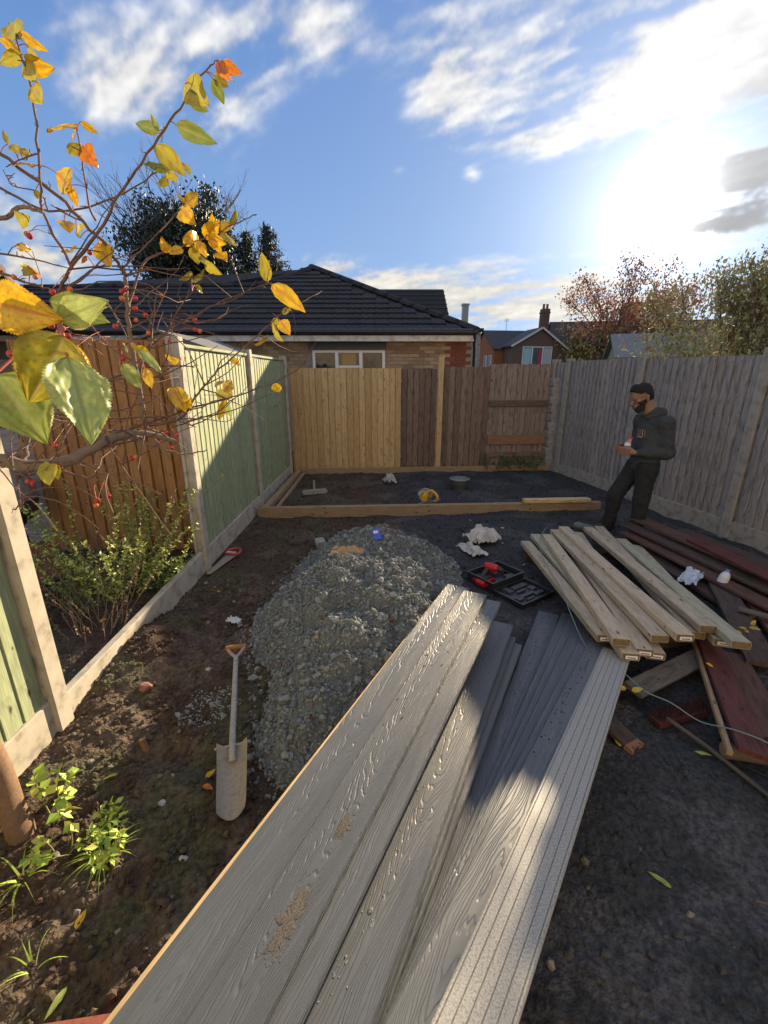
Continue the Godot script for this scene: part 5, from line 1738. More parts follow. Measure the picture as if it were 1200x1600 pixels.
	for k in 10:
		var a0 := PI * k / 10.0
		var a1 := PI * (k + 1) / 10.0
		for z in [-0.02, 0.03]:
			quad(st, Vector3(-0.05 + cos(a0) * 0.1, 0.11 + sin(a0) * 0.1, z), Vector3(-0.05 + cos(a1) * 0.1, 0.11 + sin(a1) * 0.1, z), Vector3(-0.05 + cos(a1) * 0.05, 0.11 + sin(a1) * 0.05, z), Vector3(-0.05 + cos(a0) * 0.05, 0.11 + sin(a0) * 0.05, z))
		quad(st, Vector3(-0.05 + cos(a0) * 0.1, 0.11 + sin(a0) * 0.1, -0.02), Vector3(-0.05 + cos(a0) * 0.1, 0.11 + sin(a0) * 0.1, 0.03), Vector3(-0.05 + cos(a1) * 0.1, 0.11 + sin(a1) * 0.1, 0.03), Vector3(-0.05 + cos(a1) * 0.1, 0.11 + sin(a1) * 0.1, -0.02))
	mi(cs, "guard", done(st), std(lin(0.5, 0.5, 0.48), 0.4))
	var yel := std(lin(0.62, 0.33, 0.02), 0.42)
	mi(cs, "motor", tube_mesh([Vector3(-0.03, 0.12, 0.03), Vector3(0.0, 0.11, 0.15)], 0.05, 0.042, 12), yel)
	mi(cs, "handle", tube_mesh(smooth([Vector3(-0.02, 0.15, 0.06), Vector3(0.06, 0.20, 0.06), Vector3(0.15, 0.13, 0.06), Vector3(0.12, 0.06, 0.06)], 4), 0.022, 0.018, 8), yel)
	mi(cs, "base_plate", box_mesh(Vector3(0.28, 0.006, 0.14), 0.001), steel, Transform3D(Basis(Vector3.BACK, 0.25), Vector3(0.02, 0.04, 0.03)))
	# by the green fence
	var hs2 := thing("hand_saw", "old hand saw with red and white handle lying beside the green fence", "saw", Vector3(-1.49, 0.02, -3.85))
	hs2.rotation.y = -0.16
	st = new_st()
	extrude(st, PackedVector2Array([Vector2(-0.05, 0), Vector2(0.05, 0), Vector2(0.025, 0.42), Vector2(-0.02, 0.42)]), 0.004, Transform3D(Basis(Vector3.RIGHT, PI / 2), Vector3(0, 0.01, -0.05)))
	mi(hs2, "blade", done(st), std(lin(0.34, 0.30, 0.25), 0.6, T.blotch, Vector3(6, 6, 6), true))
	st = new_st()
	var loop := smooth([Vector3(-0.055, 0.02, -0.05), Vector3(-0.06, 0.025, -0.13), Vector3(0, 0.03, -0.17), Vector3(0.06, 0.025, -0.13), Vector3(0.055, 0.02, -0.05), Vector3(-0.055, 0.02, -0.05)], 4)
	tube(st, loop, 0.014, 0.014, 7)
	mi(hs2, "handle", done(st), std(lin(0.42, 0.06, 0.05), 0.5))
	mi(hs2, "handle_insert", box_mesh(Vector3(0.09, 0.02, 0.02), 0.004), std(lin(0.6, 0.58, 0.55), 0.5), Transform3D(Basis.IDENTITY, Vector3(0, 0.03, -0.06)))
	solo("torn_wrapper", "torn white and blue wrapper on the soil beside the gravel", "wrapper", crumple(23, Vector3(0.05, 0.07, 0.03), 0.5, 0.3), std(lin(0.58, 0.6, 0.64), 0.5), Transform3D(Basis(Vector3.UP, -0.3), Vector3(-1.08, gh(-1.08, -2.75), -2.75)))
	solo("brick_fragment", "orange brick splinter standing in the dug soil", "brick", box_mesh(Vector3(0.022, 0.075, 0.018), 0.004), std(lin(0.30, 0.15, 0.085), 0.9, T.blotch, Vector3(8, 8, 8), true), Transform3D(Basis(Vector3.BACK, 0.2), Vector3(-1.155, gh(-1.155, -1.66) + 0.03, -1.66)))
	solo("brick_fragment", "pink brick crumb on the soil near the concrete post", "brick", stone_mesh(91, 1, Vector3(0.035, 0.024, 0.03), 0.3), std(lin(0.34, 0.16, 0.12), 0.9, T.blotch, Vector3(8, 8, 8), true), Transform3D(Basis.IDENTITY, Vector3(-1.33, gh(-1.33, -2.02) + 0.012, -2.02)))
	solo("house_brick", "red house brick half sunk in the mossy soil beside the decking", "brick", box_mesh(Vector3(0.215, 0.065, 0.10), 0.005), std(lin(0.36, 0.11, 0.075), 0.9, T.blotch, Vector3(6, 6, 6), true), Transform3D(Basis(Vector3.UP, 0.12), Vector3(-0.83, 0.015, -0.655)))
	for q in [[-0.74, -1.14, "small rounded flint on the trodden soil by the decking"], [-0.93, -1.37, "pale pebble beside the spade on the soil"], [-1.05, -2.2, "white stone on the soil beside the spilled gravel"]]:
		solo("pebble", q[2], "pebble", stone_mesh(int(q[0] * -100), 1, Vector3(0.016, 0.011, 0.014), 0.25), std(lin(0.42, 0.40, 0.37), 0.8), Transform3D(Basis.IDENTITY, Vector3(q[0], gh(q[0], q[1]) + 0.006, q[1])))
	solo("grey_shoe", "single grey shoe lying beside the far joist ends", "shoe", lathe_mesh([Vector2(0, -0.13), Vector2(0.03, -0.12), Vector2(0.045, -0.06), Vector2(0.038, 0.02), Vector2(0.045, 0.09), Vector2(0.02, 0.13), Vector2(0, 0.132)], 12), std(lin(0.13, 0.16, 0.17), 0.8), Transform3D(Basis(Vector3(0, 0, 1), 1.3) * Basis(Vector3.UP, 0.3), Vector3(2.28, 0.045, -4.66)))

# ---------------------------------------------------------------- person
func cap_d(p: Vector3, a: Vector3, b: Vector3, ra: float, rb: float) -> float:
	var ab := b - a
	var t := clampf((p - a).dot(ab) / maxf(ab.length_squared(), 1e-9), 0.0, 1.0)
	return p.distance_to(a + ab * t) - lerpf(ra, rb, t)

func smin(a: float, b: float, k: float) -> float:
	var h := clampf(0.5 + 0.5 * (b - a) / k, 0.0, 1.0)
	return lerpf(b, a, h) - k * h * (1.0 - h)

func bones_d(p: Vector3, bones: Array, k: float) -> float:
	var d := 1e3
	for b in bones:
		var q: float = 0.0
		if b.size() > 4:      # flattened in one direction: [a, b, ra, rb, scale]
			var s: Vector3 = b[4]
			q = cap_d(p / s, b[0] / s, b[1] / s, b[2], b[3]) * minf(s.x, minf(s.y, s.z))
		else:
			q = cap_d(p, b[0], b[1], b[2], b[3])
		d = smin(d, q, k)
	return d

# meshes the zero surface of f as surface nets
func nets(st: SurfaceTool, f: Callable, lo: Vector3, hi: Vector3, cell: float) -> void:
	var n := Vector3i(((hi - lo) / cell).ceil()) + Vector3i.ONE
	var val := PackedFloat32Array()
	val.resize(n.x * n.y * n.z)
	var bl := 5
	for bz in range(0, n.z, bl):
		for by in range(0, n.y, bl):
			for bx in range(0, n.x, bl):
				var cd: float = f.call(lo + (Vector3(bx, by, bz) + Vector3.ONE * (bl - 1) * 0.5) * cell)
				var far := absf(cd) > cell * bl * 1.5
				for z in range(bz, mini(bz + bl, n.z)):
					for y in range(by, mini(by + bl, n.y)):
						for x in range(bx, mini(bx + bl, n.x)):
							val[(z * n.y + y) * n.x + x] = cd if far else f.call(lo + Vector3(x, y, z) * cell)
	var at := {}
	var pos := PackedVector3Array()
	var corners := [Vector3i(0, 0, 0), Vector3i(1, 0, 0), Vector3i(0, 1, 0), Vector3i(1, 1, 0), Vector3i(0, 0, 1), Vector3i(1, 0, 1), Vector3i(0, 1, 1), Vector3i(1, 1, 1)]
	var edges := [[0, 1], [2, 3], [4, 5], [6, 7], [0, 2], [1, 3], [4, 6], [5, 7], [0, 4], [1, 5], [2, 6], [3, 7]]
	for z in n.z - 1:
		for y in n.y - 1:
			for x in n.x - 1:
				var i0 := (z * n.y + y) * n.x + x
				var v0 := val[i0]
				var vs := [v0, val[i0 + 1], val[i0 + n.x], val[i0 + n.x + 1], val[i0 + n.x * n.y], val[i0 + n.x * n.y + 1], val[i0 + n.x * n.y + n.x], val[i0 + n.x * n.y + n.x + 1]]
				var neg := 0
				for v in vs:
					if v < 0.0: neg += 1
				if neg == 0 or neg == 8:
					continue
				var s := Vector3.ZERO
				var c := 0
				for e in edges:
					var a: float = vs[e[0]]
					var b: float = vs[e[1]]
					if (a < 0.0) != (b < 0.0):
						var t := a / (a - b)
						s += Vector3(corners[e[0]]).lerp(Vector3(corners[e[1]]), t)
						c += 1
				at[i0] = pos.size()
				pos.append(lo + (Vector3(x, y, z) + s / c) * cell)
	st.set_smooth_group(5)
	var step := [1, n.x, n.x * n.y]
	for key in at:
		var i0: int = key
		for ax in 3:
			var u: int = step[(ax + 1) % 3]
			var v: int = step[(ax + 2) % 3]
			if i0 + step[ax] >= val.size():
				continue
			var a := val[i0] < 0.0
			var b := val[i0 + step[ax]] < 0.0
			if a == b or not (at.has(i0 - u) and at.has(i0 - v) and at.has(i0 - u - v)):
				continue
			var p0 := pos[at[i0]]
			var p1 := pos[at[i0 - u]]
			var p2 := pos[at[i0 - u - v]]
			var p3 := pos[at[i0 - v]]
			if a:
				quad(st, p0, p3, p2, p1)
			else:
				quad(st, p0, p1, p2, p3)

func hand_bones(wrist: Vector3, palm_dir: Vector3, side: Vector3, nrm: Vector3, curl: float) -> Array:
	# palm_dir from wrist to knuckles, side towards the thumb, nrm out of the palm
	var out: Array = []
	var kn := wrist + palm_dir * 0.085
	out.append([wrist, wrist + palm_dir * 0.03, 0.026, 0.026])
	for i in 4:
		var o := side * (0.030 - 0.020 * i)
		out.append([wrist + palm_dir * 0.02 + o * 0.6, kn + o, 0.015, 0.0125])
		var l: float = [0.042, 0.046, 0.043, 0.034][i]
		var a := kn + o
		var d := palm_dir
		for s in 3:
			d = (d * cos(curl) + nrm * sin(curl)).normalized()
			var b: Vector3 = a + d * l * [1.0, 0.66, 0.55][s]
			out.append([a, b, 0.0098 - 0.0008 * s, 0.0090 - 0.0008 * s])
			a = b
			var ortho := nrm - d * nrm.dot(d)
			nrm = nrm if ortho.length() < 0.2 else nrm
	var t0 := wrist + palm_dir * 0.025 + side * 0.022
	var t1 := t0 + (palm_dir * 0.5 + side * 0.7 + nrm * 0.45).normalized() * 0.042
	var t2 := t1 + (palm_dir * 0.85 + nrm * 0.6 - side * 0.1).normalized() * 0.034
	out.append([t0, t1, 0.014, 0.0115])
	out.append([t1, t2, 0.0112, 0.0095])
	return out

func build_person() -> void:
	var base := Vector3(2.70, 0.0, -4.52)
	var t := thing("person", "person in dark hooded sweater and black trousers, head bowed, holding a bottle", "person", base)
	var hipL := Vector3(0.03, 0.80, 0.085)
	var hipR := Vector3(0.03, 0.80, -0.085)
	var knL := Vector3(0.015, 0.44, 0.10)
	var knR := Vector3(-0.155, 0.445, -0.10)
	var anL := Vector3(0.02, 0.085, 0.09)
	var anR := Vector3(-0.16, 0.09, -0.14)
	var shL := Vector3(0.085, 1.235, 0.165)
	var shR := Vector3(0.03, 1.235, -0.17)
	var elL := Vector3(0.125, 0.95, 0.205)
	var elR := Vector3(0.05, 0.97, -0.21)
	var wrL := Vector3(-0.16, 0.945, 0.13)
	var wrR := Vector3(-0.17, 0.955, -0.04)
	var pel := Vector3(0.045, 0.86, 0)
	var che := Vector3(0.055, 1.14, 0)
	var nek := Vector3(0.005, 1.335, 0)
	var hc := Vector3(-0.11, 1.475, 0)
	# --- skin: head, neck and hands joined to a body under the clothes ---
	var skin := std(lin(0.27, 0.15, 0.10), 0.6)
	skin.subsurf_scatter_enabled = true
	skin.subsurf_scatter_strength = 0.15
	var inner := [[pel, che, 0.10, 0.11, Vector3(0.85, 1, 1.35)], [che, nek, 0.10, 0.06], [nek, hc, 0.056, 0.06], [shL, elL, 0.045, 0.038], [elL, wrL, 0.036, 0.026], [shR, elR, 0.045, 0.038], [elR, wrR, 0.036, 0.026], [hipL, knL, 0.075, 0.05], [knL, anL, 0.048, 0.035], [hipR, knR, 0.075, 0.05], [knR, anR, 0.048, 0.035]]
	var st := new_st()
	nets(st, func(p: Vector3) -> float: return bones_d(p, inner, 0.04), Vector3(-0.42, 0.03, -0.38), Vector3(0.32, 1.56, 0.36), 0.022)
	# head, bowed; face looks towards -x and down
	var fw := Vector3(-0.90, -0.42, 0.10).normalized()
	var sdv := Vector3.UP.cross(fw).normalized()
	var upv := fw.cross(sdv)
	if upv.y < 0.0: upv = -upv
	var H := func(f: float, u: float, s: float) -> Vector3: return hc + fw * f + upv * u + sdv * s
	var face := [
		[H.call(-0.025, 0.045, 0.0), H.call(0.012, 0.05, 0.0), 0.083, 0.078], [H.call(0.02, -0.01, 0.0), H.call(0.035, -0.075, 0.0), 0.066, 0.047],
		[H.call(0.055, -0.095, 0.0), H.call(0.06, -0.10, 0.0), 0.03, 0.03], [H.call(0.085, 0.022, 0.0), H.call(0.113, -0.022, 0.0), 0.011, 0.016],
		[H.call(0.075, 0.035, 0.028), H.call(0.075, 0.035, -0.028), 0.018, 0.018], [H.call(0.062, -0.005, 0.045), H.call(0.05, -0.02, 0.05), 0.018, 0.018], [H.call(0.062, -0.005, -0.045), H.call(0.05, -0.02, -0.05), 0.018, 0.018],
		[H.call(0.088, -0.052, 0.018), H.call(0.088, -0.052, -0.018), 0.010, 0.010], [H.call(0.085, -0.068, 0.016), H.call(0.085, -0.068, -0.016), 0.010, 0.010],
		[H.call(-0.03, 0.0, 0.0), nek + Vector3(0.0, 0.02, 0), 0.058, 0.06]]
	var ears := [[H.call(-0.018, 0.015, 0.078), H.call(-0.012, -0.03, 0.072), 0.016, 0.012, Vector3(1, 1, 0.7)], [H.call(-0.018, 0.015, -0.078), H.call(-0.012, -0.03, -0.072), 0.016, 0.012, Vector3(1, 1, 0.7)]]
	var headf := func(p: Vector3) -> float: return minf(bones_d(p, face, 0.022), bones_d(p, ears, 0.012))
	nets(st, headf, hc + Vector3(-0.16, -0.24, -0.12), hc + Vector3(0.15, 0.16, 0.12), 0.0062)
	var hl := hand_bones(wrL, Vector3(-0.93, 0.12, -0.30).normalized(), Vector3(-0.1, 0.95, 0.25).normalized(), Vector3(-0.25, 0.05, -0.96).normalized(), 0.62)
	var hr := hand_bones(wrR, Vector3(-0.95, 0.15, 0.2).normalized(), Vector3(0.1, 0.95, -0.1).normalized(), Vector3(-0.2, 0.0, 0.97).normalized(), 0.72)
	for q in [[hl, wrL], [hr, wrR]]:
		var hb: Array = q[0]
		var w: Vector3 = q[1]
		nets(st, func(p: Vector3) -> float: return bones_d(p, hb, 0.006), w + Vector3(-0.22, -0.10, -0.13), w + Vector3(0.05, 0.11, 0.13), 0.0045)
	mi(t, "body", done(st), skin)
	# --- hair, beard, eyes ---
	var hairm := std(lin(0.012, 0.011, 0.011), 0.85, T.speck, Vector3(20, 20, 20), true)
	var nz := fnl(77, 60.0, 2)
	st = new_st()
	var hair := func(p: Vector3) -> float:
		var l := p - hc
		var f := l.dot(fw)
		var u := l.dot(upv)
		var d := bones_d(p, [[H.call(-0.03, 0.055, 0.0), H.call(0.015, 0.07, 0.0), 0.088, 0.077], [H.call(0.03, 0.115, 0.0), H.call(0.065, 0.10, 0.0), 0.030, 0.018], [H.call(-0.045, 0.0, 0.0), H.call(-0.05, -0.03, 0.0), 0.074, 0.066]], 0.03) - 0.009 * nz.get_noise_3d(p.x, p.y, p.z)
		var keep := maxf(minf(f * 0.95 - u + 0.022, maxf(f + 0.008, -u - 0.045)), -(u + 0.085 + f * 0.4))      # cut away the face and the nape
		return maxf(d, keep)
	nets(st, hair, hc + Vector3(-0.18, -0.13, -0.12), hc + Vector3(0.16, 0.19, 0.12), 0.0065)
	mi(t, "hair", done(st), hairm)
	st = new_st()
	var beard := func(p: Vector3) -> float:
		var l := p - hc
		var f := l.dot(fw)
		var u := l.dot(upv)
		var s := absf(l.dot(sdv))
		var d := bones_d(p, face, 0.022) - 0.0035
		var cut := maxf(u + (0.036 if s < 0.052 else 0.004) + 0.035 * clampf(1.0 - s / 0.05, 0, 1) * (1.0 if f > 0.05 else 0.0), -(u + 0.145))
		cut = maxf(cut, -(f + (0.0 if s < 0.052 else 0.012)))
		var lips := 0.016 - Vector2(u + 0.060, s * 0.6).length() if f > 0.07 else -1.0
		return maxf(maxf(d, cut), lips)
	nets(st, beard, hc + Vector3(-0.16, -0.24, -0.10), hc + Vector3(0.09, 0.06, 0.10), 0.0062)
	mi(t, "beard", done(st), std(lin(0.022, 0.018, 0.016), 0.8))
	for s in [-1.0, 1.0]:
		mi(t, "eye", ball_mesh(0.0085, 8), std(lin(0.06, 0.045, 0.04), 0.3), Transform3D(Basis.IDENTITY, H.call(0.081, 0.014, s * 0.030)))
		mi(t, "eyebrow", tube_mesh([H.call(0.092, 0.036, s * 0.014), H.call(0.088, 0.042, s * 0.032), H.call(0.07, 0.034, s * 0.05)], 0.004, 0.003, 5), hairm)
	# --- sweater ---
	var cloth := std(lin(0.052, 0.058, 0.064), 0.95, T.blotch, Vector3(3, 3, 3), true, T.weave, 0.05)
	var fold := fnl(91, 9.0, 3)
	var sw := [[Vector3(0.035, 0.82, 0), Vector3(0.045, 1.0, 0), 0.135, 0.138, Vector3(0.92, 1, 1.25)], [Vector3(0.045, 1.0, 0), che + Vector3(0.012, 0.02, 0), 0.138, 0.14, Vector3(0.92, 1, 1.28)], [che, nek + Vector3(0.02, -0.02, 0), 0.12, 0.085], [che + Vector3(0.02, 0.06, 0), shL, 0.10, 0.075], [che + Vector3(0, 0.06, 0), shR, 0.10, 0.075], [shL, elL, 0.075, 0.062], [elL, wrL + Vector3(0.03, 0, 0), 0.060, 0.040], [shR, elR, 0.075, 0.062], [elR, wrR + Vector3(0.03, 0, 0), 0.060, 0.040]]
	var swf := func(p: Vector3) -> float:
		var d := bones_d(p, sw, 0.035) + 0.011 * fold.get_noise_3d(p.x, p.y * 1.6, p.z)
		d = maxf(d, 0.745 - p.y + 0.02 * p.x)
		return d
	st = new_st()
	nets(st, swf, Vector3(-0.24, 0.72, -0.34), Vector3(0.30, 1.40, 0.34), 0.0125)
	var sweater := mi(t, "sweater", done(st), cloth)
	st = new_st()
	var hood := [[nek + Vector3(0.07, 0.0, 0.07), nek + Vector3(0.09, -0.005, 0.0), 0.05, 0.055], [nek + Vector3(0.09, -0.03, 0.0), nek + Vector3(0.05, -0.02, -0.08), 0.05, 0.045], [nek + Vector3(0.07, -0.01, 0.075), nek + Vector3(-0.05, -0.05, 0.06), 0.04, 0.025], [nek + Vector3(0.05, -0.01, -0.075), nek + Vector3(-0.05, -0.05, -0.06), 0.04, 0.025], [nek + Vector3(0.11, -0.06, 0), nek + Vector3(0.13, -0.14, 0), 0.05, 0.03]]
	nets(st, func(p: Vector3) -> float: return bones_d(p, hood, 0.03) + 0.006 * fold.get_noise_3d(p.x * 2.0, p.y * 2.0, p.z), nek + Vector3(-0.15, -0.24, -0.16), nek + Vector3(0.22, 0.08, 0.16), 0.011)
	mi(t, "hood", done(st), cloth)
	# waist rib and cuffs
	st = new_st()
	nets(st, func(p: Vector3) -> float: return maxf(bones_d(p, sw, 0.035) - 0.006, absf(p.y - 0.765) - 0.022), Vector3(-0.18, 0.72, -0.24), Vector3(0.24, 0.81, 0.24), 0.011)
	mi(sweater, "waist_rib", done(st), std(lin(0.04, 0.045, 0.05), 0.95))
	# printed strokes on the chest
	var print_m := std(lin(0.30, 0.13, 0.07), 0.8)
	var pale_m := std(lin(0.32, 0.29, 0.25), 0.8)
	for k in 4:
		var z := 0.085 - k * 0.03
		var px := func(y: float, zz: float) -> Vector3:
			var x := -0.20
			while swf.call(Vector3(x, y, zz)) > 0.0 and x < 0.1:
				x += 0.004
			return Vector3(x - 0.004, y, zz)
		mi(sweater, "print", tube_mesh([px.call(1.10, z), px.call(1.13, z - 0.006), px.call(1.165, z - 0.004)], 0.006, 0.006, 5), print_m if k != 1 else pale_m)
	mi(sweater, "print", tube_mesh([Vector3(-0.088, 1.095, 0.09), Vector3(-0.1, 1.093, 0.06), Vector3(-0.104, 1.093, 0.03)], 0.006, 0.006, 5), pale_m)
	# --- trousers and shoes ---
	var tr := [[pel + Vector3(-0.005, 0.0, 0), hipL + Vector3(0, -0.04, 0), 0.118, 0.105], [pel + Vector3(-0.01, 0, 0), hipR + Vector3(0, -0.04, 0), 0.118, 0.105], [hipL, knL, 0.105, 0.078], [knL, anL, 0.078, 0.066], [hipR, knR, 0.105, 0.08], [knR, anR, 0.078, 0.066]]
	st = new_st()
	nets(st, func(p: Vector3) -> float: return maxf(maxf(bones_d(p, tr, 0.035) + 0.012 * fold.get_noise_3d(p.x * 1.3, p.y * 1.8, p.z * 1.3), p.y - 0.84), 0.06 - p.y), Vector3(-0.42, 0.03, -0.36), Vector3(0.24, 0.87, 0.26), 0.0135)
	mi(t, "trousers", done(st), std(lin(0.020, 0.021, 0.024), 0.9, T.blotch, Vector3(3, 3, 3), true))
	for q in [[anL, Vector3(-1, 0, 0.15), 0.0], [anR, Vector3(-1, 0, -0.1), 0.0]]:
		var an: Vector3 = q[0]
		var d: Vector3 = (q[1] as Vector3).normalized()
		var gl := an.y - 0.085
		var sb := [[an + Vector3(0.02, -0.01, 0), an + Vector3(0.025, -0.035, 0), 0.045, 0.045], [an + Vector3(0.02, -0.04, 0), an + d * 0.10 + Vector3(0, -0.048, 0), 0.044, 0.042], [an + d * 0.10 + Vector3(0, -0.048, 0), an + d * 0.18 + Vector3(0, -0.055, 0), 0.042, 0.030]]
		st = new_st()
		nets(st, func(p: Vector3) -> float: return maxf(bones_d(p, sb, 0.02), gl + 0.004 - p.y), an + Vector3(-0.26, -0.10, -0.10), an + Vector3(0.10, 0.06, 0.10), 0.009)
		mi(t, "shoe", done(st), std(lin(0.03, 0.03, 0.033), 0.7))
	# --- bottle held in both hands ---
	var bt := thing("drink_bottle", "small clear drinks bottle with red cap held by the person", "bottle", base + Vector3(-0.235, 0.90, 0.045))
	bt.rotation = Vector3(0, 0, -0.35)
	mi(bt, "body", lathe_mesh([Vector2(0, 0), Vector2(0.028, 0.003), Vector2(0.03, 0.02), Vector2(0.03, 0.06), Vector2(0.027, 0.09), Vector2(0.03, 0.115), Vector2(0.028, 0.14), Vector2(0.014, 0.175), Vector2(0.013, 0.19), Vector2(0, 0.19)], 16), std(lin(0.42, 0.24, 0.24), 0.2))
	mi(bt, "label", lathe_mesh([Vector2(0.0308, 0.10), Vector2(0.0312, 0.12), Vector2(0.0298, 0.135)], 16), std(lin(0.72, 0.72, 0.74), 0.4))
	mi(bt, "cap", lathe_mesh([Vector2(0.0165, 0.182), Vector2(0.0165, 0.205), Vector2(0, 0.206)], 12), std(lin(0.55, 0.02, 0.04), 0.35))

# ---------------------------------------------------------------- plants
# a leaf from base to tip; colours carry veins, blotches and rusty specks
func leaf_shape(base: Vector3, tip: Vector3, ratio: float, nrm: Vector3, body: Color, vein: Color, spot: Color, spots: float, nu := 8, nv := 12, curl := 0.12) -> ArrayMesh:
	var ax := tip - base
	var l := ax.length()
	ax /= l
	var sd := ax.cross(nrm).normalized()
	var up := sd.cross(ax).normalized()
	var nz := fnl(rng.randi() % 100000, 1.0, 3)
	var v := PackedVector3Array()
	var cc := PackedColorArray()
	var uvs := PackedVector2Array()
	var fold := rng.randf_range(0.10, 0.28)
	var sag := 1.6 * curl * rng.randf_range(0.5, 1.3)
	for j in nv + 1:
		var t := j / float(nv)
		var w := pow(sin(PI * pow(t, 0.72)), 0.85) * ratio * 0.5 * l
		if j == nv: w = 0.0
		for i in nu + 1:
			var u := i / float(nu) * 2.0 - 1.0
			var ww := w * (1.0 + 0.035 * (1.0 if j % 2 else -1.0) * absf(u))
			var wave := 0.08 * l * nz.get_noise_2d(u * 1.2, t * 2.2) * absf(u)
			var p := base + ax * (t * l) + sd * u * ww + up * (fold * absf(u) * ww + wave - sag * l * t * t)
			v.append(p)
			uvs.append(Vector2(u, t))
			var c := body * (1.0 + 0.35 * nz.get_noise_2d(u * 1.5 + 9.0, t * 2.0))
			var sv := absf(fposmod(t * 7.0 - absf(u) * 1.6, 1.0) - 0.5)
			if absf(u) < 0.06: c = c.lerp(vein, 0.8)
			elif sv < 0.09: c = c.lerp(vein, 0.35)
			var s := nz.get_noise_2d(u * 7.0 + 30.0, t * 11.0)
			if s > 0.30: c = c.lerp(spot, clampf((s - 0.30) * 5.0, 0, 1) * spots)
			var edge := nz.get_noise_2d(u * 2.0 + 70.0, t * 2.5)
			if absf(u) > 0.7 and edge > 0.15: c = c.lerp(spot, 0.5 * spots)
			cc.append(Color(c.r, c.g, c.b))
	var idx := PackedInt32Array()
	for j in nv:
		for i in nu:
			var a := j * (nu + 1) + i
			idx.append_array([a, a + 1, a + nu + 2, a, a + nu + 2, a + nu + 1])
	var nn := PackedVector3Array()
	nn.resize(v.size())
	for k in range(0, idx.size(), 3):
		var fn := (v[idx[k + 2]] - v[idx[k]]).cross(v[idx[k + 1]] - v[idx[k]])
		for q in 3:
			nn[idx[k + q]] += fn
	for k in nn.size():
		nn[k] = nn[k].normalized() if nn[k].length() > 1e-12 else up
	var arr: Array = []
	arr.resize(Mesh.ARRAY_MAX)
	arr[Mesh.ARRAY_VERTEX] = v
	arr[Mesh.ARRAY_NORMAL] = nn
	arr[Mesh.ARRAY_COLOR] = cc
	arr[Mesh.ARRAY_TEX_UV] = uvs
	arr[Mesh.ARRAY_INDEX] = idx
	var me := ArrayMesh.new()
	me.add_surface_from_arrays(Mesh.PRIMITIVE_TRIANGLES, arr)
	return me

const TINTS := [
	[Color(0.62, 0.43, 0.02), Color(0.50, 0.16, 0.05), Color(0.42, 0.14, 0.02)],
	[Color(0.16, 0.23, 0.05), Color(0.28, 0.30, 0.10), Color(0.30, 0.14, 0.03)],
	[Color(0.40, 0.36, 0.03), Color(0.42, 0.38, 0.10), Color(0.40, 0.15, 0.02)],
	[Color(0.34, 0.43, 0.14), Color(0.24, 0.28, 0.10), Color(0.38, 0.30, 0.08)],
	[Color(0.58, 0.20, 0.02), Color(0.45, 0.12, 0.03), Color(0.35, 0.07, 0.02)],
	[Color(0.25, 0.33, 0.07), Color(0.34, 0.38, 0.14), Color(0.34, 0.20, 0.04)],
]

func stem_plant(t: Node3D, stems: int, h: float, spread: float, leaf_l: float, tints: Array, lm: Material, stem_m: Material, density := 0.02, ratio := 0.45, lean := Vector3.ZERO, up_from := 0.2) -> void:
	var st := new_st()
	var spots: Array = []
	var cols: Array = []
	for s in stems:
		var a := rng.randf() * TAU
		var p := Vector3(cos(a), 0, sin(a)) * spread * 0.35 * sqrt(rng.randf())
		var d := (Vector3(cos(a) * rng.randf_range(0.1, 0.8), 1.0, sin(a) * rng.randf_range(0.1, 0.8)) + lean).normalized()
		var l := h * rng.randf_range(0.6, 1.1)
		var pts: Array = [p]
		var q := p
		for k in 6:
			d = (d + Vector3(rng.randf_range(-1, 1), rng.randf_range(-0.8, 0.6), rng.randf_range(-1, 1)) * 0.14).normalized()
			q += d * l / 6.0
			pts.append(q)
		tube(st, pts, 0.003, 0.0012, 4, 0.0, false)
		var n := int(l / density)
		for k in n:
			var f := up_from + (1.0 - up_from) * rng.randf()
			var x := f * 5.999
			var b: Vector3 = (pts[int(x)] as Vector3).lerp(pts[int(x) + 1], x - int(x))
			var sz := leaf_l * rng.randf_range(0.55, 1.2)
			spots.append(Transform3D(rand_basis(sz, 0.9), b))
			cols.append((tints[rng.randi() % tints.size()] as Color) * rng.randf_range(0.75, 1.25))
	mi(t, "stems", done(st), stem_m)
	multi(t, "leaves", leaf_card(1.0, ratio), lm, spots, cols)

func blade_tuft(t: Node3D, n: int, l: float, c: Color, lm: Material) -> void:
	for k in n:
		var a := rng.randf() * TAU
		var d := Vector3(cos(a), 0, sin(a))
		var st := new_st()
		st.set_smooth_group(-1)
		var w := rng.randf_range(0.002, 0.0042)
		var sd := d.cross(Vector3.UP)
		var ll := l * rng.randf_range(0.5, 1.1)
		var prev := d * 0.01
		var up := rng.randf_range(0.5, 1.3)
		for s in 7:
			var f := (s + 1) / 7.0
			var nx := d * (0.01 + ll * f) + Vector3.UP * (ll * up * (f - f * f * 0.95))
			var w0 := w * (1.0 - s / 7.5)
			var w1 := w * (1.0 - (s + 1) / 7.5)
			quad(st, prev - sd * w0, prev + sd * w0, nx + sd * w1, nx - sd * w1)
			prev = nx
		mi(t, "blade", done(st), lm)

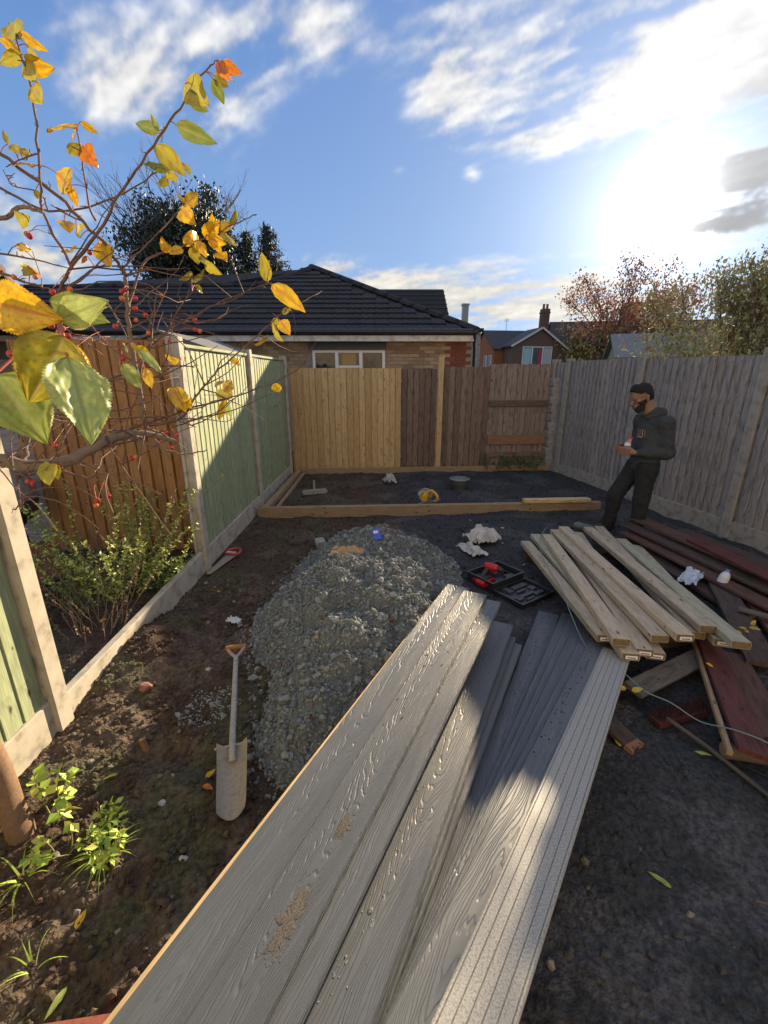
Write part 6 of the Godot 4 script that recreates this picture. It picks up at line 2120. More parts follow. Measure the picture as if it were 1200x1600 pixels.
func build_plants() -> void:
	var lm := leaf_mat(0.45, 0.5)
	var green_stem := std(lin(0.20, 0.22, 0.08), 0.8)
	var dry_stem := std(lin(0.26, 0.18, 0.11), 0.9)
	# shrub next door in the empty bay
	var t := thing("leafy_shrub", "straggly yellow-green shrub growing behind the empty fence bay", "shrub", Vector3(-2.12, 0.06, -3.15))
	stem_plant(t, 60, 0.82, 1.0, 0.036, [Color(0.30, 0.36, 0.06), Color(0.42, 0.46, 0.09), Color(0.20, 0.26, 0.05), Color(0.48, 0.48, 0.12)], lm, green_stem, 0.009, 0.5, Vector3(0.1, 0, 0.1), 0.1)
	t = thing("dark_shrub", "dark green low growth under the crab apple beside the yellow-green shrub", "shrub", Vector3(-2.35, 0.06, -2.75))
	stem_plant(t, 30, 0.48, 0.8, 0.04, [Color(0.06, 0.10, 0.03), Color(0.09, 0.13, 0.04), Color(0.12, 0.15, 0.05)], lm, green_stem, 0.012, 0.45, Vector3.ZERO, 0.1)
	t = thing("creeping_plant", "low spreading green plant along the kerb board of the empty bay", "plant", Vector3(-1.98, 0.06, -3.25))
	stem_plant(t, 26, 0.34, 0.5, 0.036, [Color(0.12, 0.20, 0.04), Color(0.20, 0.27, 0.06), Color(0.09, 0.14, 0.03)], lm, green_stem, 0.014, 0.5, Vector3(0.2, -0.5, 0.1), 0.0)
	for q in [[Vector3(-2.05, 0.06, -3.3), 0.98, "tall dry brown flower stalks above the yellow-green shrub"], [Vector3(-2.0, 0.06, -2.75), 0.5, "dry twiggy stalks at the near side of the yellow-green shrub"], [Vector3(-1.9, 0.06, -2.5), 0.25, "bare creeping stems on the soil behind the kerb board"]]:
		t = thing("dry_stalks", q[2], "plant", q[0], "dry stalks next door")
		stem_plant(t, 24, q[1], 0.5, 0.014, [Color(0.24, 0.15, 0.08), Color(0.30, 0.20, 0.11), Color(0.17, 0.11, 0.07)], lm, dry_stem, 0.018, 0.8, Vector3(0.05, 0, 0), 0.55)
	# weeds in the near corner
	var fresh := [Color(0.30, 0.42, 0.06), Color(0.38, 0.50, 0.09), Color(0.24, 0.36, 0.05), Color(0.46, 0.48, 0.08)]
	for q in [[Vector3(-1.33, 0.0, -1.30), 0.20, 5, 0.055, 0.75, "broad leaved seedling with a yellow leaf beside the tree foot"], [Vector3(-1.19, 0.0, -1.14), 0.11, 6, 0.04, 0.7, "small seedling between the tree foot and grassy weed"]]:
		t = thing("seedling", q[5], "weed", q[0] + Vector3(0, gh(q[0].x, q[0].z), 0), "weeds on the near soil")
		stem_plant(t, q[2], q[1], 0.12, q[3], fresh, lm, green_stem, 0.016, q[4], Vector3.ZERO, 0.35)
	for q in [[Vector3(-1.03, 0, -1.15), 34, 0.13, "bright green grassy weed clump on the near soil"], [Vector3(-1.08, 0, -1.27), 22, 0.09, "small green weed behind the grassy clump"], [Vector3(-1.27, 0, -1.07), 16, 0.14, "curving green blades of a weed at the tree foot"], [Vector3(-1.05, 0, -0.83), 7, 0.10, "sparse thin weed on the mossy soil"]]:
		t = thing("grass_weed", q[3], "weed", q[0] + Vector3(0, gh(q[0].x, q[0].z), 0), "weeds on the near soil")
		var bm := std(lin(0.30, 0.42, 0.055), 0.5)
		bm.backlight_enabled = true
		bm.backlight = Color(0.4, 0.4, 0.4)
		blade_tuft(t, q[1], q[2], Color.WHITE, bm)
		if q[1] > 20:
			stem_plant(t, 12, q[2] * 0.8, 0.12, 0.04, fresh, lm, green_stem, 0.012, 0.5, Vector3.ZERO, 0.2)
	# weeds against the end fence
	for q in [[2.35, -7.80, "largest dark green weed tuft under the orange cross rail of the end fence"], [2.62, -7.78, "dark green weed tuft beside the masonry pier"], [1.98, -7.76, "dark green weed tuft where old boards meet the railed boards"]]:
		t = thing("fence_weed", q[2], "weed", Vector3(q[0], 0.03, q[1]), "weeds at the end fence foot")
		stem_plant(t, 14, 0.34, 0.35, 0.05, [Color(0.07, 0.12, 0.05), Color(0.10, 0.15, 0.06)], lm, green_stem, 0.014, 0.5)
	# fallen leaves
	var sites := [[-0.80, -1.50, 0, "fallen yellow leaf beside the spade blade"], [-0.78, -1.43, 4, "curled brown leaf beside the spade blade"], [-1.03, -1.71, 2, "fallen yellow-green leaf on the dug soil"], [-1.19, -1.5, 2, "small green leaf in the dug hollow"], [-0.92, -0.79, 5, "long green leaf on the mossy soil"], [-0.98, -0.92, 0, "pale leaf on the mossy soil"], [1.12, -1.63, 2, "fallen leaf below the torn offcut"], [1.45, -1.60, 5, "narrow green leaf beside the wooden pole"], [1.0, -1.05, 5, "curled olive leaf on the dark ground beside the grooved board"], [-1.36, -3.2, 0, "yellow leaf on the soil by the kerb board"], [-1.95, -2.62, 0, "golden leaf on the soil next door"], [1.1, -4.6, 3, "pale leaf scrap on the soil behind the paper sack"], [1.35, -4.75, 3, "pale leaf scrap on the soil near the front edging"], [1.05, -5.0, 3, "pale leaf scrap close to the front edging"], [1.33, -3.75, 3, "pale leaf scrap between tool case and joists"]]
	for q in sites:
		var a := rng.randf() * TAU
		var p: Vector3 = Vector3(q[0], gh(q[0], q[1]) + 0.012, q[1])
		var tc: Array = TINTS[q[2]]
		var lf := leaf_shape(p, p + Vector3(cos(a), 0.08, sin(a)) * (0.055 if q[2] != 5 else 0.075), 0.5 if q[2] != 5 else 0.25, Vector3(rng.randf_range(-0.4, 0.4), 1, rng.randf_range(-0.4, 0.4)), tc[0], tc[1], tc[2], 0.8, 6, 8, 0.05)
		solo("fallen_leaf", q[3], "leaf", lf, lm, Transform3D.IDENTITY, "fallen leaves")
	# leafy twigs dropped on the boards
	for q in [[Vector3(1.13, 0.155, -2.02), Vector3(1.31, 0.125, -1.86), "yellow leafed twig lying on the grooved board end"], [Vector3(2.24, 0.13, -2.38), Vector3(2.26, 0.25, -2.33), "twig with yellow leaves standing between joists and brown planks"], [Vector3(1.86, 0.12, -2.12), Vector3(1.83, 0.15, -2.02), "twig with one yellow leaf on the scuffed red board"]]:
		t = thing("leafy_twig", q[2], "twig", q[0], "dropped leafy twigs")
		var e: Vector3 = q[1] - q[0]
		mi(t, "stem", tube_mesh([Vector3.ZERO, e * 0.5 + Vector3(0, 0.008, 0), e], 0.002, 0.0012, 5), M.twig)
		var n := 7 if e.length() > 0.2 else (5 if e.y > 0.05 else 2)
		for k in n:
			var b := e * (0.2 + 0.8 * k / n)
			var dd := Vector3(rng.randf_range(-1, 1), rng.randf_range(-0.1, 0.5), rng.randf_range(-0.6, 1)).normalized()
			var tc: Array = TINTS[0 if k % 3 else 2]
			mi(t, "leaf", leaf_shape(b, b + dd * rng.randf_range(0.04, 0.06), 0.5, Vector3(rng.randf_range(-0.5, 0.5), 1, 0.4), tc[0], tc[1], tc[2], 0.8, 6, 8), lm)
	# twig on the dark ground
	solo("fallen_twig", "thin dark twig on the bare ground at the house end", "twig", tube_mesh(smooth([Vector3(1.25, 0.015, -1.0), Vector3(1.36, 0.02, -0.97), Vector3(1.5, 0.018, -0.98), Vector3(1.62, 0.015, -0.94)], 3), 0.004, 0.002, 5), M.twig)
	solo("fallen_twig", "bent stick lying in the soil beside the gravel heap", "twig", tube_mesh(smooth([Vector3(-1.12, 0.02, -3.25), Vector3(-1.02, 0.05, -3.12), Vector3(-0.98, 0.03, -2.95)], 3), 0.004, 0.002, 5), M.twig)

# ---------------------------------------------------------------- crab apple over the near corner
const BRANCHES := [
	[0.0042, 0.0014, [Vector3(-0.784, 1.891, -1.162), Vector3(-0.732, 1.942, -1.146), Vector3(-0.647, 2.027, -1.152), Vector3(-0.588, 2.097, -1.153), Vector3(-0.508, 2.181, -1.159), Vector3(-0.447, 2.255, -1.172), Vector3(-0.393, 2.318, -1.181), Vector3(-0.365, 2.345, -1.190)]],
	[0.0038, 0.0014, [Vector3(-0.732, 1.936, -1.144), Vector3(-0.744, 1.965, -1.153), Vector3(-0.782, 2.055, -1.161), Vector3(-0.770, 2.169, -1.166), Vector3(-0.771, 2.303, -1.187), Vector3(-0.788, 2.366, -1.196), Vector3(-0.793, 2.403, -1.208)]],
	[0.0042, 0.0035, [Vector3(-0.894, 2.193, -1.152), Vector3(-0.856, 2.169, -1.166), Vector3(-0.765, 2.105, -1.177), Vector3(-0.709, 2.042, -1.188), Vector3(-0.667, 1.987, -1.202), Vector3(-0.654, 1.953, -1.213), Vector3(-0.654, 1.936, -1.228)]],
	[0.0036, 0.0014, [Vector3(-1.035, 2.140, -1.293), Vector3(-0.971, 2.149, -1.296), Vector3(-0.848, 2.093, -1.278), Vector3(-0.725, 2.109, -1.283), Vector3(-0.621, 2.158, -1.299), Vector3(-0.544, 2.204, -1.313)]],
	[0.0026, 0.0012, [Vector3(-0.695, 2.053, -1.213), Vector3(-0.697, 2.083, -1.201), Vector3(-0.694, 2.173, -1.198), Vector3(-0.692, 2.224, -1.193)]],
	[0.0060, 0.0035, [Vector3(-0.941, 2.030, -1.153), Vector3(-0.882, 2.041, -1.157), Vector3(-0.829, 2.066, -1.165), Vector3(-0.782, 2.055, -1.161)]],
	[0.0034, 0.0012, [Vector3(-0.654, 1.936, -1.228), Vector3(-0.654, 1.961, -1.236), Vector3(-0.604, 2.040, -1.303), Vector3(-0.541, 2.138, -1.376)]],
	[0.0036, 0.0012, [Vector3(-0.659, 1.859, -1.225), Vector3(-0.636, 1.979, -1.294), Vector3(-0.582, 2.028, -1.362), Vector3(-0.511, 2.070, -1.418), Vector3(-0.435, 2.112, -1.452), Vector3(-0.376, 2.150, -1.485)]],
	[0.0070, 0.0048, [Vector3(-0.664, 1.581, -1.221), Vector3(-0.657, 1.669, -1.217), Vector3(-0.661, 1.772, -1.218), Vector3(-0.659, 1.859, -1.225), Vector3(-0.654, 1.936, -1.228)]],
	[0.0036, 0.0012, [Vector3(-0.657, 1.669, -1.217), Vector3(-0.652, 1.741, -1.251), Vector3(-0.603, 1.818, -1.317), Vector3(-0.560, 1.860, -1.383), Vector3(-0.505, 1.899, -1.426), Vector3(-0.430, 1.937, -1.470), Vector3(-0.360, 1.973, -1.513)]],
	[0.0050, 0.0014, [Vector3(-0.774, 1.614, -1.147), Vector3(-0.738, 1.676, -1.188), Vector3(-0.664, 1.715, -1.263), Vector3(-0.551, 1.727, -1.372)]],
	[0.0040, 0.0011, [Vector3(-0.664, 1.567, -1.217), Vector3(-0.588, 1.576, -1.272), Vector3(-0.554, 1.645, -1.346), Vector3(-0.520, 1.702, -1.406), Vector3(-0.453, 1.780, -1.494), Vector3(-0.361, 1.882, -1.589), Vector3(-0.322, 1.918, -1.621)]],
	[0.0042, 0.0012, [Vector3(-0.758, 1.534, -1.154), Vector3(-0.664, 1.567, -1.217), Vector3(-0.566, 1.607, -1.334), Vector3(-0.479, 1.632, -1.426), Vector3(-0.369, 1.673, -1.523)]],
	[0.0060, 0.0014, [Vector3(-0.744, 1.540, -1.156), Vector3(-0.678, 1.527, -1.204), Vector3(-0.646, 1.510, -1.219), Vector3(-0.588, 1.484, -1.243), Vector3(-0.528, 1.483, -1.295)]],
	[0.0190, 0.0120, [Vector3(-1.087, 1.464, -1.100), Vector3(-0.971, 1.492, -1.088), Vector3(-0.906, 1.479, -1.084), Vector3(-0.815, 1.486, -1.086), Vector3(-0.771, 1.507, -1.114), Vector3(-0.731, 1.537, -1.155)]],
	[0.0140, 0.0060, [Vector3(-0.731, 1.537, -1.155), Vector3(-0.678, 1.547, -1.210), Vector3(-0.600, 1.514, -1.263)]],
	[0.0130, 0.0070, [Vector3(-1.068, 1.600, -1.122), Vector3(-0.971, 1.581, -1.116), Vector3(-0.874, 1.603, -1.123), Vector3(-0.784, 1.614, -1.147)]],
	[0.0130, 0.0080, [Vector3(-0.939, 1.475, -1.104), Vector3(-0.926, 1.519, -1.118), Vector3(-0.899, 1.578, -1.115), Vector3(-0.890, 1.615, -1.127)]],
	[0.0028, 0.0012, [Vector3(-0.911, 1.509, -1.041), Vector3(-0.889, 1.472, -1.029), Vector3(-0.880, 1.435, -1.017), Vector3(-0.877, 1.389, -1.003)]],
	[0.0045, 0.0020, [Vector3(-0.874, 1.479, -1.084), Vector3(-0.802, 1.464, -1.079), Vector3(-0.758, 1.444, -1.094)]],
	[0.0022, 0.0012, [Vector3(-0.751, 1.532, -1.143), Vector3(-0.754, 1.516, -1.138), Vector3(-0.759, 1.465, -1.121), Vector3(-0.751, 1.428, -1.110)]],
	[0.0024, 0.0011, [Vector3(-0.744, 1.540, -1.156), Vector3(-0.708, 1.480, -1.147), Vector3(-0.682, 1.445, -1.136)]],
	[0.0035, 0.0012, [Vector3(-0.784, 1.614, -1.147), Vector3(-0.716, 1.586, -1.181), Vector3(-0.628, 1.589, -1.244), Vector3(-0.553, 1.551, -1.295)]],
	[0.0032, 0.0012, [Vector3(-0.771, 1.507, -1.114), Vector3(-0.694, 1.526, -1.183), Vector3(-0.620, 1.549, -1.253), Vector3(-0.547, 1.580, -1.346)]],
	[0.0028, 0.0011, [Vector3(-0.825, 1.615, -1.127), Vector3(-0.741, 1.653, -1.160), Vector3(-0.704, 1.689, -1.192), Vector3(-0.635, 1.692, -1.256), Vector3(-0.576, 1.743, -1.314)]],
	[0.0030, 0.0011, [Vector3(-0.784, 1.891, -1.162), Vector3(-0.746, 1.844, -1.178), Vector3(-0.712, 1.785, -1.180), Vector3(-0.671, 1.740, -1.208), Vector3(-0.607, 1.717, -1.243)]],
	[0.0034, 0.0014, [Vector3(-0.882, 1.924, -1.120), Vector3(-0.840, 1.907, -1.135), Vector3(-0.811, 1.897, -1.153), Vector3(-0.784, 1.891, -1.162)]],
	[0.0028, 0.0012, [Vector3(-0.784, 1.891, -1.162), Vector3(-0.717, 1.938, -1.187), Vector3(-0.667, 1.987, -1.202)]],
	[0.0030, 0.0012, [Vector3(-0.957, 1.980, -1.190), Vector3(-0.865, 1.969, -1.186), Vector3(-0.757, 1.943, -1.178)]],
	[0.0026, 0.0011, [Vector3(-0.704, 1.877, -1.210), Vector3(-0.684, 1.833, -1.217), Vector3(-0.661, 1.772, -1.218)]],
	[0.0024, 0.0010, [Vector3(-0.603, 1.818, -1.317), Vector3(-0.583, 1.863, -1.331), Vector3(-0.538, 1.924, -1.350)]],
	[0.0020, 0.0010, [Vector3(-0.770, 2.169, -1.166), Vector3(-0.813, 2.156, -1.161), Vector3(-0.842, 2.139, -1.156)]],
	[0.0020, 0.0010, [Vector3(-0.848, 2.093, -1.278), Vector3(-0.858, 2.132, -1.269), Vector3(-0.904, 2.138, -1.250), Vector3(-0.919, 2.171, -1.250)]],
	[0.0022, 0.0010, [Vector3(-0.709, 2.042, -1.188), Vector3(-0.756, 2.065, -1.185), Vector3(-0.765, 2.072, -1.166)]],
	[0.0022, 0.0016, [Vector3(-0.306, 1.692, -0.417), Vector3(-0.285, 1.705, -0.400), Vector3(-0.268, 1.723, -0.385), Vector3(-0.253, 1.741, -0.369)]],
]
const LEAVES := [
	[Vector3(-0.271, 1.748, -0.330), Vector3(-0.224, 1.736, -0.319), 0, 0.60],
	[Vector3(-0.234, 1.738, -0.342), Vector3(-0.197, 1.749, -0.335), 3, 0.50],
	[Vector3(-0.249, 1.752, -0.357), Vector3(-0.206, 1.738, -0.350), 1, 0.45],
	[Vector3(-0.221, 1.725, -0.323), Vector3(-0.236, 1.682, -0.300), 2, 0.75],
	[Vector3(-0.218, 1.711, -0.318), Vector3(-0.192, 1.660, -0.291), 3, 0.55],
	[Vector3(-0.277, 1.700, -0.325), Vector3(-0.240, 1.657, -0.309), 5, 0.65],
	[Vector3(-0.245, 1.721, -0.353), Vector3(-0.228, 1.702, -0.358), 0, 0.50],
	[Vector3(-0.788, 2.392, -1.205), Vector3(-0.842, 2.456, -1.249), 2, 0.50],
	[Vector3(-0.788, 2.405, -1.209), Vector3(-0.743, 2.374, -1.220), 0, 0.35],
	[Vector3(-0.788, 2.366, -1.196), Vector3(-0.816, 2.377, -1.178), 0, 0.50],
	[Vector3(-0.780, 2.359, -1.194), Vector3(-0.835, 2.341, -1.191), 2, 0.40],
	[Vector3(-0.771, 2.379, -1.200), Vector3(-0.736, 2.338, -1.170), 2, 0.50],
	[Vector3(-0.780, 2.346, -1.201), Vector3(-0.710, 2.319, -1.166), 0, 0.40],
	[Vector3(-0.782, 2.349, -1.201), Vector3(-0.747, 2.302, -1.155), 2, 0.50],
	[Vector3(-0.768, 2.299, -1.186), Vector3(-0.734, 2.256, -1.149), 2, 0.60],
	[Vector3(-0.692, 2.229, -1.195), Vector3(-0.793, 2.253, -1.238), 0, 0.40],
	[Vector3(-0.689, 2.225, -1.194), Vector3(-0.728, 2.226, -1.221), 0, 0.40],
	[Vector3(-0.683, 2.243, -1.199), Vector3(-0.659, 2.228, -1.220), 0, 0.40],
	[Vector3(-0.697, 2.205, -1.208), Vector3(-0.741, 2.188, -1.228), 2, 0.60],
	[Vector3(-0.691, 2.201, -1.207), Vector3(-0.651, 2.150, -1.165), 4, 0.50],
	[Vector3(-0.839, 2.190, -1.172), Vector3(-0.836, 2.213, -1.164), 2, 0.40],
	[Vector3(-0.816, 2.169, -1.166), Vector3(-0.839, 2.199, -1.185), 2, 0.50],
	[Vector3(-0.813, 2.172, -1.167), Vector3(-0.799, 2.181, -1.188), 2, 0.50],
	[Vector3(-0.827, 2.142, -1.157), Vector3(-0.810, 2.166, -1.193), 0, 0.50],
	[Vector3(-0.785, 2.139, -1.156), Vector3(-0.794, 2.169, -1.197), 0, 0.40],
	[Vector3(-0.753, 2.142, -1.188), Vector3(-0.685, 2.086, -1.136), 0, 0.50],
	[Vector3(-0.724, 2.114, -1.180), Vector3(-0.712, 2.072, -1.175), 0, 0.40],
	[Vector3(-0.800, 2.105, -1.177), Vector3(-0.805, 2.088, -1.186), 2, 0.60],
	[Vector3(-0.494, 2.207, -1.167), Vector3(-0.555, 2.236, -1.177), 1, 0.35],
	[Vector3(-0.498, 2.212, -1.169), Vector3(-0.501, 2.234, -1.150), 3, 0.40],
	[Vector3(-0.427, 2.286, -1.182), Vector3(-0.388, 2.245, -1.167), 1, 0.50],
	[Vector3(-0.433, 2.306, -1.188), Vector3(-0.384, 2.254, -1.139), 2, 0.60],
	[Vector3(-0.370, 2.310, -1.179), Vector3(-0.358, 2.274, -1.202), 1, 0.55],
	[Vector3(-0.368, 2.316, -1.180), Vector3(-0.344, 2.309, -1.207), 2, 0.60],
	[Vector3(-0.352, 2.339, -1.188), Vector3(-0.311, 2.322, -1.186), 4, 0.50],
	[Vector3(-0.359, 2.342, -1.189), Vector3(-0.332, 2.301, -1.160), 4, 0.40],
	[Vector3(-0.352, 2.345, -1.190), Vector3(-0.340, 2.319, -1.214), 0, 0.40],
	[Vector3(-0.459, 2.225, -1.173), Vector3(-0.376, 2.189, -1.167), 1, 0.35],
	[Vector3(-0.505, 2.183, -1.160), Vector3(-0.451, 2.134, -1.175), 2, 0.50],
	[Vector3(-0.519, 2.181, -1.253), Vector3(-0.597, 2.180, -1.284), 1, 0.60],
	[Vector3(-0.525, 2.167, -1.249), Vector3(-0.494, 2.141, -1.241), 2, 0.50],
	[Vector3(-0.505, 2.209, -1.315), Vector3(-0.487, 2.179, -1.297), 2, 0.40],
	[Vector3(-0.538, 2.138, -1.376), Vector3(-0.507, 2.175, -1.398), 0, 0.55],
	[Vector3(-0.541, 2.142, -1.377), Vector3(-0.559, 2.169, -1.379), 0, 0.50],
	[Vector3(-0.555, 2.130, -1.374), Vector3(-0.506, 2.086, -1.326), 0, 0.50],
	[Vector3(-0.556, 2.042, -1.388), Vector3(-0.530, 2.079, -1.379), 0, 0.50],
	[Vector3(-0.538, 2.054, -1.391), Vector3(-0.530, 2.091, -1.435), 0, 0.50],
	[Vector3(-0.511, 2.070, -1.418), Vector3(-0.457, 2.100, -1.380), 0, 0.50],
	[Vector3(-0.483, 2.083, -1.421), Vector3(-0.474, 2.119, -1.386), 0, 0.45],
	[Vector3(-0.469, 2.094, -1.436), Vector3(-0.442, 2.125, -1.459), 0, 0.50],
	[Vector3(-0.445, 2.112, -1.452), Vector3(-0.415, 2.143, -1.438), 2, 0.50],
	[Vector3(-0.492, 2.074, -1.419), Vector3(-0.466, 2.031, -1.409), 0, 0.50],
	[Vector3(-0.520, 2.054, -1.391), Vector3(-0.498, 2.016, -1.376), 0, 0.50],
	[Vector3(-0.460, 2.091, -1.435), Vector3(-0.425, 2.037, -1.401), 2, 0.50],
	[Vector3(-0.538, 2.042, -1.388), Vector3(-0.541, 2.002, -1.426), 2, 0.50],
	[Vector3(-0.556, 2.031, -1.363), Vector3(-0.577, 2.012, -1.327), 0, 0.50],
	[Vector3(-0.573, 2.019, -1.339), Vector3(-0.603, 2.037, -1.335), 0, 0.50],
	[Vector3(-0.590, 2.014, -1.337), Vector3(-0.590, 2.047, -1.318), 0, 0.50],
	[Vector3(-0.511, 2.054, -1.391), Vector3(-0.540, 2.028, -1.397), 2, 0.50],
	[Vector3(-0.501, 2.069, -1.417), Vector3(-0.448, 2.050, -1.388), 0, 0.50],
	[Vector3(-0.547, 1.952, -1.380), Vector3(-0.501, 1.975, -1.372), 2, 0.50],
	[Vector3(-0.538, 1.943, -1.377), Vector3(-0.524, 1.925, -1.397), 2, 0.50],
	[Vector3(-0.538, 1.974, -1.366), Vector3(-0.557, 1.944, -1.338), 2, 0.50],
	[Vector3(-0.515, 2.007, -1.408), Vector3(-0.471, 1.973, -1.403), 2, 0.50],
	[Vector3(-0.529, 2.013, -1.399), Vector3(-0.499, 2.005, -1.439), 1, 0.50],
	[Vector3(-0.474, 2.030, -1.405), Vector3(-0.438, 2.008, -1.356), 0, 0.50],
	[Vector3(-0.364, 1.975, -1.513), Vector3(-0.367, 2.051, -1.487), 2, 0.40],
	[Vector3(-0.350, 1.971, -1.512), Vector3(-0.243, 1.885, -1.454), 0, 0.30],
	[Vector3(-0.361, 1.882, -1.589), Vector3(-0.382, 1.853, -1.612), 2, 0.50],
	[Vector3(-0.346, 1.896, -1.604), Vector3(-0.316, 1.918, -1.625), 2, 0.40],
	[Vector3(-0.348, 1.874, -1.586), Vector3(-0.311, 1.826, -1.539), 0, 0.50],
	[Vector3(-0.373, 1.863, -1.572), Vector3(-0.343, 1.802, -1.533), 2, 0.40],
	[Vector3(-0.418, 1.790, -1.518), Vector3(-0.366, 1.807, -1.485), 0, 0.40],
	[Vector3(-0.487, 1.748, -1.463), Vector3(-0.455, 1.729, -1.452), 0, 0.50],
	[Vector3(-0.500, 1.681, -1.420), Vector3(-0.511, 1.672, -1.365), 0, 0.40],
	[Vector3(-0.479, 1.632, -1.426), Vector3(-0.552, 1.651, -1.455), 2, 0.50],
	[Vector3(-0.507, 1.648, -1.431), Vector3(-0.496, 1.686, -1.489), 0, 0.50],
	[Vector3(-0.507, 1.623, -1.423), Vector3(-0.536, 1.550, -1.452), 0, 0.40],
	[Vector3(-0.497, 1.613, -1.420), Vector3(-0.496, 1.562, -1.431), 3, 0.40],
	[Vector3(-0.369, 1.673, -1.523), Vector3(-0.361, 1.636, -1.567), 0, 0.50],
	[Vector3(-0.602, 1.592, -1.308), Vector3(-0.543, 1.631, -1.269), 0, 0.40],
	[Vector3(-0.593, 1.601, -1.311), Vector3(-0.601, 1.638, -1.300), 0, 0.50],
	[Vector3(-0.600, 1.724, -1.056), Vector3(-0.577, 1.667, -1.077), 3, 0.45],
	[Vector3(-0.578, 1.757, -1.088), Vector3(-0.530, 1.707, -1.096), 3, 0.30],
	[Vector3(-0.562, 1.714, -1.074), Vector3(-0.536, 1.665, -1.051), 0, 0.35],
	[Vector3(-0.578, 1.764, -1.090), Vector3(-0.567, 1.737, -1.119), 0, 0.50],
	[Vector3(-0.593, 1.772, -1.092), Vector3(-0.579, 1.748, -1.095), 2, 0.40],
	[Vector3(-0.600, 1.757, -1.088), Vector3(-0.631, 1.766, -1.118), 3, 0.40],
	[Vector3(-0.610, 1.743, -1.293), Vector3(-0.568, 1.734, -1.269), 0, 0.60],
	[Vector3(-0.611, 1.665, -1.310), Vector3(-0.560, 1.605, -1.259), 0, 0.50],
	[Vector3(-0.752, 1.508, -0.967), Vector3(-0.783, 1.488, -0.956), 2, 0.70],
	[Vector3(-0.752, 1.508, -0.967), Vector3(-0.739, 1.473, -0.926), 2, 0.70],
	[Vector3(-0.749, 1.508, -0.967), Vector3(-0.728, 1.478, -0.948), 2, 0.60],
	[Vector3(-0.847, 1.982, -1.138), Vector3(-0.836, 1.981, -1.176), 0, 0.40],
	[Vector3(-0.828, 1.936, -1.144), Vector3(-0.790, 1.916, -1.124), 4, 0.50],
	[Vector3(-0.825, 1.939, -1.145), Vector3(-0.810, 1.916, -1.096), 2, 0.50],
	[Vector3(-0.841, 2.037, -1.155), Vector3(-0.794, 2.031, -1.115), 2, 0.50],
	[Vector3(-0.694, 2.005, -1.208), Vector3(-0.656, 1.953, -1.162), 0, 0.50],
	[Vector3(-0.741, 2.024, -1.204), Vector3(-0.739, 2.054, -1.238), 2, 0.50],
	[Vector3(-0.733, 2.014, -1.200), Vector3(-0.736, 2.025, -1.192), 0, 0.50],
	[Vector3(-0.678, 2.005, -1.208), Vector3(-0.656, 1.970, -1.179), 0, 0.50],
	[Vector3(-0.757, 2.047, -1.190), Vector3(-0.721, 2.021, -1.147), 0, 0.50],
	[Vector3(-0.754, 1.980, -1.190), Vector3(-0.794, 2.006, -1.240), 2, 0.50],
	[Vector3(-0.725, 1.975, -1.199), Vector3(-0.731, 1.956, -1.186), 4, 0.40],
	[Vector3(-0.566, 2.152, -1.297), Vector3(-0.534, 2.165, -1.274), 2, 0.50],
]
const FRUITS := [
	Vector3(-0.821, 2.008, -1.146), Vector3(-0.815, 2.003, -1.145), Vector3(-0.651, 1.897, -1.195), Vector3(-0.643, 1.900, -1.196), Vector3(-0.651, 1.880, -1.190), Vector3(-0.629, 1.884, -1.212), Vector3(-0.629, 1.859, -1.204), Vector3(-0.626, 1.831, -1.195), Vector3(-0.679, 1.816, -1.190), Vector3(-0.603, 1.843, -1.199), Vector3(-0.521, 1.843, -1.304), Vector3(-0.522, 1.818, -1.296), Vector3(-0.508, 1.814, -1.295), Vector3(-0.591, 1.786, -1.286), Vector3(-0.614, 1.907, -1.324), Vector3(-0.600, 1.735, -1.060), Vector3(-0.686, 1.736, -0.850), Vector3(-0.719, 1.551, -0.949), Vector3(-0.806, 1.462, -0.973), Vector3(-0.818, 1.466, -0.975), Vector3(-0.572, 1.540, -1.208), Vector3(-0.656, 1.492, -1.140), Vector3(-0.666, 1.489, -1.139), Vector3(-0.728, 1.384, -1.054), Vector3(-0.725, 1.396, -1.058), Vector3(-0.595, 1.800, -1.185), Vector3(-0.602, 1.715, -1.159), Vector3(-0.592, 1.781, -0.865), Vector3(-0.596, 1.773, -0.862), Vector3(-0.574, 1.781, -0.812), Vector3(-0.595, 1.677, -1.146), Vector3(-0.586, 1.507, -1.197), Vector3(-0.710, 1.980, -1.190), Vector3(-0.685, 1.877, -1.052), Vector3(-0.724, 1.872, -1.051), Vector3(-0.801, 1.913, -1.116), Vector3(-0.850, 1.913, -1.116), Vector3(-0.599, 1.686, -1.149), Vector3(-0.587, 1.680, -1.147), Vector3(-0.600, 1.547, -1.210), Vector3(-0.696, 1.407, -1.061), Vector3(-0.638, 1.750, -0.960), Vector3(-0.655, 1.776, -0.968), Vector3(-0.838, 1.886, -1.108)
]

